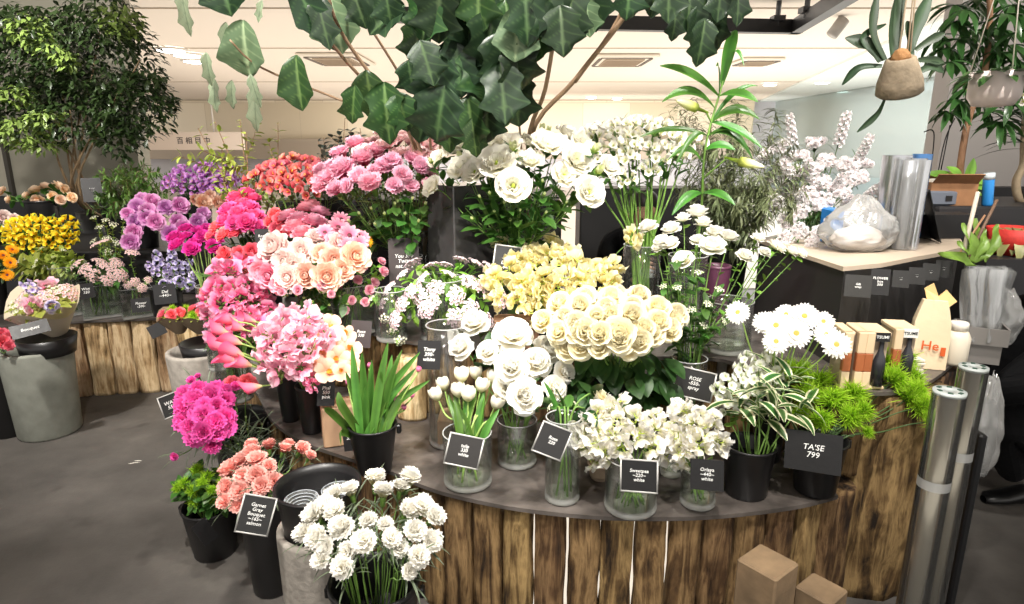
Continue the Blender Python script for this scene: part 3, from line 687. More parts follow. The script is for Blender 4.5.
KIND = {
 'rose_cream': (b_rose, lambda: [pm('rose cream', (232, 214, 140), (248, 236, 190), (252, 246, 222)), G_STEM]),
 'rose_white': (b_rose, lambda: [pm('rose white', (246, 236, 206), (255, 250, 236), (255, 254, 248)), G_STEM]),
 'spray_white': (b_rose, lambda: [pm('spray white', (244, 236, 200), (255, 252, 240), (255, 254, 248)), G_STEM]),
 'rose_peach': (b_rose, lambda: [pm('rose peach', (250, 206, 140), (254, 218, 176), (255, 232, 206), hue=.01), G_STEM]),
 'spray_pink': (b_rose, lambda: [pm('spray pink', (228, 110, 150), (244, 160, 186), (250, 198, 210)), G_STEM]),
 'ran_pink': (b_ranunculus, lambda: [pm('ranunculus pink', (238, 110, 150), (252, 150, 182), (255, 190, 208), hue=.012), G_STEM]),
 'ran_hot': (b_ranunculus, lambda: [pm('ranunculus hot', (220, 30, 120), (244, 64, 150), (252, 120, 176), hue=.015), G_STEM]),
 'ran_coral': (b_ranunculus, lambda: [pm('ranunculus coral', (228, 50, 84), (248, 92, 116), (254, 140, 154), hue=.01), G_STEM]),
 'ran_peach': (b_ranunculus, lambda: [pm('ranunculus peach', (244, 160, 126), (250, 196, 168), (254, 224, 206), hue=.01), G_STEM]),
 'ran_blush': (b_ranunculus, lambda: [pm('ranunculus blush', (246, 190, 190), (252, 220, 214), (255, 240, 234)), G_STEM]),
 'ran_lilac': (b_ranunculus, lambda: [pm('ranunculus lilac', (210, 120, 196), (238, 150, 222), (250, 196, 240), hue=.02), G_STEM]),
 'ran_magenta': (b_ranunculus, lambda: [pm('ranunculus magenta', (196, 16, 140), (226, 36, 164), (240, 80, 184)), G_STEM]),
 'car_white': (b_carnation, lambda: [pm('carnation white', (228, 222, 170), (252, 246, 230), (255, 253, 246)), G_STEM]),
 'car_magenta': (b_carnation, lambda: [pm('carnation magenta', (214, 30, 140), (238, 54, 168), (250, 110, 196)), G_STEM]),
 'car_salmon': (b_carnation, lambda: [pm('carnation salmon', (246, 140, 128), (254, 168, 158), (255, 200, 190)), G_STEM]),
 'car_pink': (b_carnation, lambda: [pm('carnation pink', (246, 120, 164), (254, 156, 192), (255, 204, 222), hue=.01), G_STEM]),
 'lisi': (b_lisianthus, lambda: [pm('lisianthus white', (220, 226, 150), (252, 248, 226), (255, 252, 240), p=(.1, .35, .8)), G_STEM, LIME]),
 'lisi_bud': (b_bud, lambda: [pm('lisianthus bud', (170, 196, 90), (214, 226, 140), (240, 244, 200)), G_STEM]),
 'lisi_pink': (b_lisianthus, lambda: [pm('lisianthus pink', (240, 170, 180), (252, 200, 206), (255, 224, 222)), G_STEM, LIME]),
 'gerb_white': (b_gerbera, lambda: [pm('gerbera white', (248, 240, 220), (255, 252, 244), (255, 254, 250)), G_STEM, plain('gerbera eye', (222, 176, 84), .7, bump=.6, bscale=60)]),
 'gerb_orange': (b_gerbera, lambda: [pm('gerbera orange', (240, 120, 10), (252, 160, 20), (255, 190, 40)), G_STEM, BRN]),
 'tulip_cream': (b_tulip, lambda: [pm('tulip cream', (226, 224, 170), (248, 242, 222), (252, 248, 236)), G_STEM]),
 'tulip_pink': (b_tulip, lambda: [pm('tulip pink', (226, 110, 170), (240, 130, 180), (246, 160, 200)), G_STEM]),
 'pea_white': (b_sweetpea, lambda: [pm('sweet pea white', (236, 236, 190), (255, 250, 242), (255, 253, 248), trans=.4), LIME, LIME]),
 'pea_cream': (b_sweetpea, lambda: [pm('sweet pea cream', (226, 214, 130), (248, 236, 178), (254, 246, 206), trans=.35), LIME, LIME]),
 'pea_pink': (b_sweetpea, lambda: [pm('sweet pea pink', (250, 176, 202), (254, 196, 216), (255, 220, 230), trans=.4), G_STEM, LIME]),
 'pea_hot': (b_sweetpea, lambda: [pm('stock pink', (244, 110, 164), (254, 150, 192), (255, 188, 214), trans=.35), G_STEM, LIME]),
 'freesia_yellow': (b_alstro, lambda: [pm('freesia yellow', (244, 190, 20), (255, 226, 30), (255, 238, 70)), G_STEM, ORG]),
 'alstro_white': (b_alstro, lambda: [pm('alstro white', (236, 236, 190), (254, 250, 236), (255, 252, 246)), G_STEM, LIME]),
 'alstro_purple': (b_alstro, lambda: [pm('alstro purple', (176, 96, 186), (208, 130, 218), (232, 176, 240), hue=.01), G_DARK, YEL]),
 'alstro_red': (b_alstro, lambda: [pm('alstro red', (196, 60, 78), (226, 96, 108), (240, 140, 140), hue=.02), G_DARK, YEL]),
 'umbel_white': (b_umbel, lambda: [pm('umbel blush', (214, 176, 190), (232, 206, 212), (246, 230, 232)), G_STEM, plain('rosy dot', (206, 140, 150), .6)]),
 'umbel_pink': (b_umbel, lambda: [pm('umbel pink', (238, 180, 192), (248, 212, 214), (254, 228, 226)), G_STEM, YEL]),
 'spike_white': (b_spike, lambda: [pm('spike white', (252, 240, 242), (255, 250, 250), (255, 254, 254), trans=.5, var=.03), G_DARK]),
 'fluff_white': (b_fluff, lambda: [pm('fluff white', (252, 240, 242), (255, 250, 250), (255, 254, 254), trans=.5, var=.03), G_DARK]),
 'calla_pink': (b_calla, lambda: [pm('calla pink', (232, 216, 160), (246, 150, 170), (242, 96, 140), p=(.05, .45, .95), rough=.4), STEM_PALE, YEL]),
 'orchid_peach': (b_orchid, lambda: [pm('orchid peach', (246, 170, 136), (250, 196, 166), (252, 212, 188)), G_STEM, ORG]),
 'daisy_pink': (b_daisy, lambda: [pm('daisy pink', (232, 110, 150), (246, 150, 176), (252, 190, 206)), G_STEM, BRN]),
 'tuft_lime': (b_tuft, lambda: [pm('tuft lime', (90, 136, 20), (164, 212, 40), (206, 240, 84), trans=.45)]),
 'delph_lilac': (b_delph, lambda: [pm('delph lilac', (160, 146, 210), (204, 190, 234), (234, 226, 248), hue=.02), G_STEM]),
 'delph_white': (b_delph, lambda: [pm('delph white', (220, 230, 180), (250, 250, 236), (255, 255, 248)), G_STEM]),
 'flora_white': (lambda k: b_umbel(k, 14), lambda: [pm('tiny white', (230, 230, 190), (248, 246, 226)), G_STEM, LIME]),
}
def bloom_mesh(kind):
    fn, mf = KIND[kind]; return random.choice(bloomset(kind, fn, mf()))
# ---------------------------------------------------------------- leaves on the stems
L_MID = leaf_mat('leaf mid', (50, 90, 34), (78, 122, 50)); L_DARK = leaf_mat('leaf dark', (34, 62, 30), (54, 90, 40)); L_LIGHT = leaf_mat('leaf light', (110, 158, 52), (140, 184, 76))
L_GREY = leaf_mat('leaf grey', (92, 108, 84), (132, 146, 118)); L_YEL = leaf_mat('leaf yellow green', (140, 160, 60), (176, 190, 90))
L_TULIP = leaf_mat('leaf tulip', (50, 96, 30), (92, 138, 56), rough=.4); L_OLIVE = leaf_mat('leaf olive', (70, 84, 44), (110, 120, 66))
def add_leaves(mb, pts, n, L, W, lo=.35, hi=.85, spread=1.0, up=.4, bend=.7, prof=None, nu=5, nv=2, fold=.25):
    for k in range(n):
        f = lo + (hi - lo) * (k + U(0, .8)) / n; i = min(len(pts) - 2, int(f * (len(pts) - 1))); p = pts[i].lerp(pts[i + 1], U(0, 1)); d = (pts[i + 1] - pts[i]).normalized()
        a = U(0, 2 * PI); s = d.cross(Vector((math.cos(a), math.sin(a), .3))).normalized() * spread + d * up
        leaf(mb, Matrix.Translation(p) @ look_dir(s, roll=U(-.4, .4)), L * U(.7, 1.15), W * U(.8, 1.15), prof, bend * U(.5, 1.3), fold, nu, nv)
FOL = {   # kind: (count, length, width, lo, hi, up, bend, material)
 'rose': (6, .075, .045, .45, .93, .2, .5, L_DARK), 'roselight': (5, .06, .034, .45, .93, .2, .5, L_MID),
 'lance': (7, .10, .026, .35, .95, .9, .5, L_MID), 'lisi': (7, .075, .034, .35, .92, .9, .5, L_MID), 'fine': (12, .07, .006, .3, .95, 1.1, .6, L_MID),
 'dark': (5, .07, .024, .4, .95, .8, .5, L_DARK), 'small': (9, .028, .018, .4, .96, .5, .4, L_LIGHT), 'few': (3, .06, .02, .5, .95, .8, .4, L_LIGHT),
 'carn': (7, .09, .006, .45, .97, 1.3, .8, L_GREY), 'olive': (12, .06, .016, .3, .98, .7, .4, L_OLIVE), 'round': (4, .06, .06, .4, .9, .3, .3, L_MID), None: None}

# ---------------------------------------------------------------- containers
BLACKP = plain('black plastic', (23, 22, 23), .38, namt=.15, nscale=12, spec=.5); WATER = glass('water', (.955, .975, .93), .35, .02); GLS = glass('vase glass', (.98, .99, .985), .8, .02, .012)
GLS_EDGE = glass('glass base', (.86, .85, .76), 1.6, .03, .28)
def bucket(px, py, z0, h, r0, r1, lab, Y=None, mat=None, name='black_bucket', cat='bucket', group='black flower buckets', ears=True):
    """(px,py) = photo pixel of the foot (or any pixel when Y is given)"""
    p = P(px, py, z=z0) if Y is None else Vector((P(px, py, Y=Y).x, Y, z0)); p.z = z0 + .001
    t = thing(name, p, lab, cat, group); mb = MB(); th = .004; mat = mat or BLACKP
    lathe(mb, [(r0 * .97, 0), (r0, .004), (r0 + (r1 - r0) * .93, h * .93), (r1, h * .95), (r1 * 1.03, h * .96), (r1 * 1.03, h), (r1 * .97, h), (r1 - th * 2, h * .95), (r0 - th, .012)], 36)
    link('body', mb.mesh('bucket_body', mat), t)
    mb = MB(); lathe(mb, [(r0 * .6, h * .70 - .002), (r0 + (r1 - r0) * .68 - .008, h * .70)], 24); link('water', mb.mesh('bucket_water', plain('dark water', (24, 26, 22), .08), False), t)
    if ears:
        mb = MB()
        for s in (-1, 1): box(mb, (s * (r1 * 1.02 + .006), 0, h * .9), (.014, .022, .03), bev=.003)
        link('ear', mb.mesh('ears', mat, False), t)
    return dict(base=p + Vector((0, 0, .02)), rb=r0 * .55, mouth=p + Vector((0, 0, h)), rm=r1 * .75, root=t)
def vase(px, py, z0, h, r0, lab, Y=None, r1=None, fill=.45, name='glass_vase', square=False, neck=None):
    p = P(px, py, z=z0) if Y is None else Vector((P(px, py, Y=Y).x, Y, z0)); p.z = z0 + .001; r1 = r1 or r0
    t = thing(name, p, lab, 'vase', 'clear glass vases'); th = .0035; n = 4 if square else 36
    M_ = Matrix.Rotation(R(45 if square else 0) + math.atan2(-p.x, p.y), 4, 'Z'); q = 1.414 if square else 1
    rr = lambda f: r0 + (r1 - r0) * f
    mb = MB(); lathe(mb, [(rr(0) * q, .012), (rr(.5) * q, h * .5), (rr(1) * q, h), (rr(1) * q - th, h), (rr(.5) * q - th, h * .5), (rr(0) * q - th, .014)], n, cap=False, M=M_)
    link('glass_wall', mb.mesh('glass_wall', GLS, not square), t)
    mb = MB(); lathe(mb, [(r0 * q * .94, 0), (r0 * q, .004), (r0 * q, .018), (r0 * q * .9, .021)], n, M=M_); link('glass_foot', mb.mesh('glass_foot', GLS_EDGE, not square), t)
    mb = MB(); lathe(mb, [(rr(0) * q - th * 1.5, .022), (rr(fill) * q - th * 1.5, h * fill)], n, M=M_); link('water', mb.mesh('vase_water', WATER, not square), t)
    mb = MB(); k = 40; m2 = [Vector(M_ @ Vector(((rr(1) * q - .001) * math.cos(2 * PI * i / (n if square else k)), (rr(1) * q - .001) * math.sin(2 * PI * i / (n if square else k)), h))) for i in range((n if square else k) + 1)]
    tube(mb, m2, .0022, n=5, cap=False); link('rim', mb.mesh('vase_rim', glass('glass rim', (.85, .88, .86), 2.0, .03, .35)), t)
    return dict(base=p + Vector((0, 0, .02)), rb=r0 * .6, mouth=p + Vector((0, 0, h)), rm=r1 * .72, root=t)

# ---------------------------------------------------------------- bunches
SIDE = ['leftmost', 'rightmost', 'topmost', 'lowest']
def ordinal_labels(items, pat):
    """pat has {}: where in the bunch, by rows as they show in the photograph"""
    n = len(items)
    if n == 1: items[0][0]['label'] = ' '.join(pat.replace('{}', '').replace(' ,', ',').split()); return
    xy = [(proj(v), o) for o, v in items]
    if n <= 5:
        names = {2: ['left', 'right'], 3: ['left', 'middle', 'right'], 4: ['leftmost', 'second from left', 'third from left', 'rightmost'], 5: ['leftmost', 'second from left', 'middle', 'second from right', 'rightmost']}[n]
        for nm, (_, o) in zip(names, sorted(xy, key=lambda a: a[0][0])): o['label'] = ' '.join(pat.format(nm).split())
        return
    nr = 2 if n <= 11 else 3 if n <= 21 else 4 if n <= 34 else 5
    rn = {2: ['top row', 'lower row'], 3: ['top row', 'middle row', 'bottom row'], 4: ['top row', 'second row', 'third row', 'bottom row'], 5: ['top row', 'second row', 'middle row', 'fourth row', 'bottom row']}[nr]
    xy.sort(key=lambda a: a[0][1])
    for r in range(nr):
        row = sorted(xy[r * n // nr:(r + 1) * n // nr], key=lambda a: a[0][0])
        for k, (_, o) in enumerate(row): o['label'] = ' '.join(pat.format('%s, %s from left' % (rn[r], ORD[k])).split())
def dome(cx, cy, rx, ry, Y, n, bulge=.10, tilt=.10, jit=.12, seed=1, fill=1.0):
    rnd = random.Random(seed * 13 + n); out = []
    for i in range(n):
        r = math.sqrt((i + .5) / n) * fill; a = i * 2.39996 + seed
        x = r * math.cos(a) + rnd.uniform(-jit, jit); y = r * math.sin(a) + rnd.uniform(-jit, jit)
        out.append((cx + rx * x, cy + ry * y, Y - bulge * math.sqrt(max(0, 1 - r * r)) - tilt * y + rnd.uniform(-.01, .01)))
    return out
def bunch(name, kind, cat, group, pat, heads, cont, rpx, fol=None, sr=.0022, ctr=None, outw=1.0, upw=.35, camw=.75, leafy=True, stem=None, sizej=.12, spin=True, straight=False, face=None, drop=0.0, order=True):
    """heads = [(px, py, Y[, radius px[, kind]])]; cont = container dict (mouth, base)"""
    vs = [P(h[0], h[1], Y=h[2]) for h in heads]
    c = sum(vs, Vector()) / len(vs); c = c.lerp(cont['mouth'], .55) if ctr is None else ctr
    its = []; fl = FOL[fol] if isinstance(fol, (str, type(None))) else fol
    for h, v in zip(heads, vs):
        k = h[4] if len(h) > 4 and h[4] else kind
        s = (h[3] if len(h) > 3 and h[3] else rpx) * depth(v) / FPX * U(1 - sizej, 1 + sizej)
        out = (v - c).normalized(); toc = Vector((0, 0, CH)) - v; toc.normalize()
        nrm = (out * outw + Vector((0, 0, upw)) + toc * camw + rv() * .12)
        if face: nrm = Vector(face) + rv() * .12
        nrm.normalize()
        a = U(0, 2 * PI); q = math.sqrt(U(.05, 1)); bs = cont['base'] + Vector((math.cos(a), math.sin(a), 0)) * cont['rb'] * q
        side = Vector((v.x - cont['mouth'].x, v.y - cont['mouth'].y, 0)); sd = side.normalized() if side.length > 1e-4 else Vector((0, 1, 0))
        mo = cont['mouth'] + sd * cont['rm'] * min(.9, side.length / max(.02, cont['rm'])) * .85 + Vector((U(-1, 1), U(-1, 1), 0)) * cont['rm'] * .15
        root = bpy.data.objects.new(name, None); C.objects.link(root); root.location = bs; root['category'] = cat; root['group'] = group; root.empty_display_size = .03
        b = link('bloom', bloom_mesh(k), root, mat4=Matrix.Translation(v - bs) @ frame(nrm, U(0, 6) if spin else 0) @ Matrix.Scale(s, 4))
        neck = v - nrm * min(.06, (v - mo).length * .35)
        pts = smooth_pts([bs, mo, mo.lerp(neck, .55) + out * .01, neck, v], 4) if not drop else smooth_pts([bs, mo, mo.lerp(v, .6) + Vector((0, 0, drop)), v + Vector((0, 0, drop * .5)) - nrm * .02, v], 4)
        mb = MB(); tube(mb, [p - bs for p in pts], sr * 1.15, sr * .8, 6); link('stem', mb.mesh('stem', stem or G_STEM), root)
        if fl and leafy:
            mb = MB(); n, L, W, lo, hi, up, bend, fm = fl; add_leaves(mb, [p - bs for p in pts], n, L, W, lo, hi, 1, up, bend)
            link('leaves', mb.mesh('stem_leaves', fm), root)
        its.append((root, v))
    ordinal_labels(its, pat)
    return its
Z1, Z2, ZB = .45, .75, .48
# ================================================================ front shelf, left to right
# -- two black sleeves for callas and pink sweet peas
cA = bucket(291, 420, Z1, .19, .032, .045, 'slim black bottle vase on bench edge under the pink callas', name='black_vase', cat='vase', group='slim black vases', ears=False)
cB = bucket(313, 431, Z1, .185, .038, .05, 'slim black vase on bench left of the plywood block', name='black_vase', cat='vase', group='slim black vases', ears=False)
# -- tulip leaf bucket
cT = bucket(375, 470, Z1, .165, .055, .078, 'black bucket of leafy closed tulips on the bench edge')
def tulip_leaf(root, base, tip, W, mat=None, bendv=None):
    d = Vector(tip) - Vector(base); L = d.length; mb = MB(); n = 8; rows = []; ts = []
    mid = Vector(base).lerp(Vector(tip), .5) + (bendv or Vector((0, 0, .02))); pts = smooth_pts([base, mid, tip], 4)
    s = d.cross(Vector((0, -1, .25)).cross(d)).normalized() if False else d.cross(Vector((U(-.5, .5), -1, .3))).normalized()
    nn = s.cross(d).normalized()
    for i, p in enumerate(pts):
        u = i / (len(pts) - 1); wd = W * .5 * (math.sin(PI * min(.995, .16 + u * .84)) ** .8) + .0005
        row = []; tr = []
        for j in range(5):
            v = j / 2 - 1; row.append(p + s * v * wd + nn * (abs(v) ** 1.5) * wd * .45); tr.append(.3 + .5 * abs(v))
        rows.append([q - root.location for q in row]); ts.append(tr)
    mb.grid(rows, ts); return link('leaf', mb.mesh('long_leaf', mat or L_TULIP), root)
tl = [((352, 345), (360, 410), 'upright'), ((388, 342), (375, 410), ''), ((362, 352), (366, 412), ''), ((398, 360), (382, 414), ''), ((410, 384), (388, 412), ''), ((338, 392), (362, 415), ''), ((324, 408), (350, 412), ''), ((341, 445), (352, 412), ''),
      ((372, 360), (372, 412), ''), ((416, 368), (392, 414), ''), ((402, 350), (380, 412), ''), ((346, 372), (360, 415), ''), ((381, 372), (376, 415), '')]
its = []
tl += [((392, 355), (378, 412), ''), ((366, 385), (368, 414), ''), ((420, 352), (390, 412), ''), ((430, 380), (392, 415), '')]
for k in range(9):
    b0 = cT['base'] + Vector((U(-.02, .02), U(-.02, .02), 0)); root = bpy.data.objects.new('tulip', None); C.objects.link(root); root.location = b0; root['category'] = 'tulip'; root['group'] = 'leafy tulips in the black bucket'
    (tx, ty), (bx, by), _ = tl[k]; Yt = cT['mouth'].y + U(-.05, .05); tipp = P(tx, ty, Y=Yt if k not in (6, 7) else Yt - .12); bs = cT['mouth'] + Vector(((bx - 375) * .0022, U(-.03, .03), -.06))
    tulip_leaf(root, bs, tipp, .027 if ty < 400 else .024, bendv=Vector((0, 0, .02)) if ty < 385 else Vector((-.02, -.03, .05)))
    if k < 8:
        (tx, ty), (bx, by), _ = tl[k + 9]; tulip_leaf(root, bs, P(tx, ty, Y=Yt + .03), .026)
    bud = [(348, 385), (412, 398), (395, 402), (418, 372), (369, 368), (352, 392), (405, 410), (386, 384), (361, 398)][k]
    v = P(bud[0], bud[1], Y=Yt + .06); mb = MB(); tube(mb, [p - b0 for p in smooth_pts([b0, bs, v], 4)], .003, .0028); link('stem', mb.mesh('stem', STEM_PALE), root)
    link('bloom', bloom_mesh('tulip_pink'), root, mat4=Matrix.Translation(v - b0) @ frame((U(-.3, .3), -.1, 1)) @ Matrix.Scale(.013, 4)); its.append((root, tipp))
ordinal_labels(its, 'broad-leaved pink-budded tulip in black bucket, {}')
for k, (a, b_) in enumerate([((395, 330), (400, 400)), ((440 - 20, 345), (405, 402)), ((388, 338), (396, 400)), ((410, 355), (404, 400))]): pass
# -- glass vase with cream tulips
cV = vase(468, 482, Z1, .172, .0765, 'glass vase of cream tulips with tilted chalkboard card', fill=.42)
th = [(439, 401, 1.93), (462, 383, 1.96), (445, 391, 2.0), (480, 393, 1.94), (491, 384, 1.98), (494, 409, 1.90), (468, 402, 1.90), (459, 398, 1.92), (476, 380, 2.02)]
its = bunch('cream_tulip', 'tulip_cream', 'tulip', 'cream tulips in glass vase', 'cream closed tulip in glass vase, {}', th, cV, 10.5, sr=.0035, stem=STEM_PALE, outw=.6, upw=1.2, camw=.1, sizej=.08)
for k, (o, v) in enumerate(its):
    a = k * 2.4; b0 = cV['mouth'] + Vector((.03 * math.cos(a), .03 * math.sin(a), -.08)); tulip_leaf(o, b0, b0.lerp(v, .85) + Vector((.03 * math.cos(a), .02 * math.sin(a), .03)), .024)
# -- round vase with white roses
cR = vase(517, 462, Z1, .155, .066, 'low glass vase holding white garden roses beside the tulips', fill=.42)
wr = [(476, 326, 2.12, 15), (463, 349, 2.05, 16), (489, 353, 2.0, 15), (513, 338, 2.03, 21), (512, 368, 1.92, 20), (524, 396, 1.86, 21), (545, 352, 2.05, 15), (553, 389, 1.95, 13), (563, 373, 2.0, 13), (508, 386, 1.95, 15), (535, 364, 2.0, 16)]
bunch('white_rose', 'rose_white', 'rose', 'white garden roses', 'full white garden rose in low glass vase, {}', wr, cR, 17, 'rose', sr=.003, camw=.8, ctr=P(515, 385, Y=2.12))
# -- cylinder vase
cC = vase(562, 498, Z1, .265, .0525, 'tall cylinder vase of clear glass on bench edge', fill=.4)
bunch('cream_rose', 'rose_cream', 'rose', 'two drooping roses at the cylinder vase', 'drooping cream rose over the cylinder vase, {}', [(597, 397, 1.82, 11), (590, 419, 1.78, 16)], cC, 14, 'rose', sr=.0028, upw=-.2, drop=.03)
bunch('green_sprig', 'flora_white', 'flower', 'leafy stems in the cylinder vase', 'leafy green stem inside the cylinder vase, {}', [(551, 408, 1.84), (573, 404, 1.86), (562, 400, 1.88)], cC, 6, 'lance', sr=.003)
# -- wide glass and small glass with white sweet peas
cS = vase(630, 507, Z1, .165, .077, 'wide glass vase of white sweet peas, square card in front', fill=.6)
cS2 = vase(697, 503, Z1, .115, .052, 'small glass vase of white sweet peas beside black bucket', fill=.5)
cS3 = vase(671, 474, Z1, .10, .036, 'small clear tumbler behind the two sweet pea vases', fill=.3, name='glass_tumbler')
bunch('white_sweet_pea', 'pea_white', 'sweet pea', 'white sweet peas in the wide vase', 'white sweet pea in wide glass vase, {}', dome(622, 432, 44, 24, 1.78, 17, .08, .07, seed=2) + [(588, 448, 1.74), (597, 462, 1.73), (578, 441, 1.8), (606, 450, 1.73), (648, 452, 1.73)], cS, 15, sr=.002, camw=.6, sizej=.15)
bunch('white_sweet_pea', 'pea_white', 'sweet pea', 'white sweet peas in the small vase', 'white sweet pea in small glass vase, {}', dome(692, 434, 27, 22, 1.78, 10, .07, .07, seed=4) + [(686, 460, 1.73), (718, 447, 1.76), (668, 452, 1.74), (683, 402 + 14, 1.84)], cS2, 14.5, sr=.002, camw=.6)
pb = MB(); lathe(pb, [(.028, 0), (.034, .012), (.04, .05), (.044, .055), (.038, .055), (.034, .01)], 24)
pr = P(600, 478, z=Z1); pr.z = Z1 + .001; tag(link('stone_cup', pb.mesh('stone_cup', plain('beige stone', (172, 150, 128), .8, namt=.2, nscale=20)), loc=pr), 'small beige stone cup behind the wide sweet pea vase', 'cup')
# -- black bucket with white delphinium and variegated foliage
cD = bucket(745, 492, Z1, .165, .062, .078, 'black bucket of white delphinium and striped leaves on bench')
bunch('white_delphinium', 'delph_white', 'delphinium', 'white delphinium sprays', 'white delphinium spray in black bucket, {}', [(742, 388, 1.88), (757, 383, 1.90), (733, 398, 1.86), (752, 400, 1.84), (765, 377, 1.94), (726, 405, 1.85), (745, 375, 1.96), (770, 392, 1.9)], cD, 16, 'small', sr=.002, camw=.1, upw=1)
L_VAR = leaf_mat('leaf striped', (52, 96, 44), (86, 128, 66), edge=(240, 238, 200), rough=.35)
def rosette(root, c, axis, n, L, W, mat, bend=.9, up=.5, nu=6, tiers=2, prof=None, name='leaves'):
    mb = MB(); axis = Vector(axis).normalized(); F = frame(axis)
    for k in range(n):
        a = k * 2.4; f = k / n; s = F.to_3x3() @ Vector((math.cos(a), math.sin(a), up + .9 * f))
        leaf(mb, Matrix.Translation(Vector(c) + axis * L * .35 * f * tiers) @ look_dir(s, roll=U(-.3, .3)), L * U(.8, 1.1), W, prof, bend * U(.6, 1.2), .18, nu, 8, edge_t=True)
    return link(name, mb.mesh('leaf_rosette', mat), root)
its = []
for k, (px, py, Y, n) in enumerate([(758, 398, 1.80, 9), (784, 392, 1.84, 10), (770, 416, 1.76, 10), (740, 408, 1.80, 7), (796, 412, 1.78, 7), (775, 378, 1.9, 7)]):
    v = P(px, py, Y=Y); bs = cD['base'] + Vector((U(-.02, .02), U(-.02, .02), 0)); root = bpy.data.objects.new('variegated_branch', None); C.objects.link(root); root.location = bs; root['category'] = 'foliage branch'; root['group'] = 'striped leaf branches'
    mb = MB(); tube(mb, [p - bs for p in smooth_pts([bs, cD['mouth'] + Vector((.02 + .01 * k, -.02, 0)), v], 5)], .003, .0025); link('stem', mb.mesh('stem', G_STEM), root)
    d = (v - cD['mouth']); rosette(root, v - bs - d.normalized() * .03, d, n, .115, .032, L_VAR, 1.1, .3); its.append((root, v))
ordinal_labels(its, 'green leaf branch with creamy margins in black bucket, {}')
# -- bucket with lime tufts and the big card
cL = bucket(814, 490, Z1, .175, .06, .078, 'black bucket of lime feathery foliage behind a black price card')
tuft = [(800, 374, 1.98, 18), (818, 385, 1.92, 20), (838, 380, 1.95, 18), (808, 398, 1.86, 20), (832, 402, 1.84, 22), (852, 395, 1.86, 18), (848, 418, 1.80, 17), (822, 420, 1.80, 16), (866, 432, 1.78, 10), (790, 368, 2.05, 13), (862, 412, 1.8, 14), (800, 415, 1.8, 14)]
bunch('feathery_sprig', 'tuft_lime', 'feathery foliage', 'lime feathery sprigs in the bucket', 'lime feathery asparagus tuft over black bucket, {}', tuft, cL, 18, sr=.0022, stem=G_DARK, camw=.3, sizej=.1)
tuft2 = [(a, b, c, r * 1.2) for a, b, c, r in [(872, 354, 2.0, 16), (885, 366, 1.94, 17), (902, 360, 1.97, 15), (870, 372, 1.93, 16), (893, 380, 1.88, 15), (912, 378, 1.92, 13), (908, 398, 1.84, 15), (920, 408, 1.8, 15), (930, 422, 1.76, 13), (865, 390, 1.9, 12), (880, 350, 2.05, 12), (915, 392, 1.85, 13)]]
bunch('feathery_sprig', 'tuft_lime', 'feathery foliage', 'lime feathery sprigs trailing over the stump', 'lime feathery tuft trailing over the bark stump, {}', tuft2, cL, 15, sr=.0022, stem=G_DARK, camw=.3, sizej=.1)
# -- second row on the front shelf: big cream rose mass in a black bucket
cM = bucket(0, 0, Z1, .29, .075, .10, 'tall black bucket under the dense cream roses', Y=2.07); cM['root'].location.x = P(615, 420, Y=2.07).x
for q in ('base', 'mouth'): cM[q].x = cM['root'].location.x
cr = dome(612, 322, 62, 30, 2.02, 26, .12, .12, .08, seed=5) + [(545, 322, 2.0, 14), (562, 338, 1.95, 15), (570, 349, 1.93, 15), (620, 336, 1.86, 17), (588, 334, 1.88, 16), (650, 335, 1.9, 14), (560, 312, 2.05, 13), (672, 322, 1.98, 13)]
bunch('cream_rose', 'rose_cream', 'rose', 'dense cream roses', 'cream rose in the dense dome, {}', cr, cM, 14.5, sr=.003, camw=.75, ctr=P(612, 350, Y=2.15), leafy=False)
mb = MB(); o_ = cM['mouth']
for k in range(64):
    a = k * 2.4; rr = U(.03, .17); q = Vector((rr * math.cos(a) * 1.15, -abs(rr * math.sin(a)) * .9 + .02, U(-.06, .09))); leaf(mb, Matrix.Translation(q) @ look_dir((math.cos(a), -abs(math.sin(a)) - .3, U(-.5, .1)), roll=U(-.5, .5)), .095, .062, None, .7, .2, 6, 4)
lf = link('rose_leaves', mb.mesh('rose_leaves', L_DARK), loc=o_); tag(lf, 'dark green rose leaves below the cream rose dome', 'rose leaves', kind='stuff')
# -- spray roses in glass
cQ = vase(0, 0, Z1, .34, .06, 'tall glass vase of white spray roses behind a card', Y=2.06, fill=.5)
def movex(c, px, py, Y):
    x = P(px, py, Y=Y).x
    for q in ('base', 'mouth'): c[q].x = x
    c['root'].location.x = x; return c
movex(cQ, 688, 380, 2.06)
sp = [(649, 230, 2.25, 10), (662, 243, 2.2, 9), (683, 221, 2.3, 9), (703, 226, 2.3, 11), (672, 232, 2.25, 11), (671, 246, 2.18, 10), (684, 263, 2.12, 11), (698, 243, 2.2, 10), (712, 250, 2.12, 13), (728, 240, 2.2, 11), (743, 258, 2.12, 10), (757, 240, 2.2, 8), (763, 254, 2.15, 7), (659, 249, 2.2, 7), (697, 216, 2.35, 11), (779, 250, 2.2, 7), (790, 253, 2.25, 8), (774, 248, 2.25, 8), (800, 255, 2.25, 7), (715, 236, 2.25, 10)]
bunch('white_spray_rose', 'spray_white', 'spray rose', 'white spray roses in the tall glass', 'white spray rose on thin stem in tall glass, {}', sp, cQ, 10, 'small', sr=.0018, camw=.5)
bunch('leafy_sprig', 'flora_white', 'leafy stem', 'leafy green stems among the spray roses', 'leafy green stem under the white spray roses, {}', dome(690, 300, 40, 45, 2.1, 12, .05, .02, seed=8), cQ, 5, (14, .05, .024, .3, .98, .5, .5, L_MID), sr=.0022)
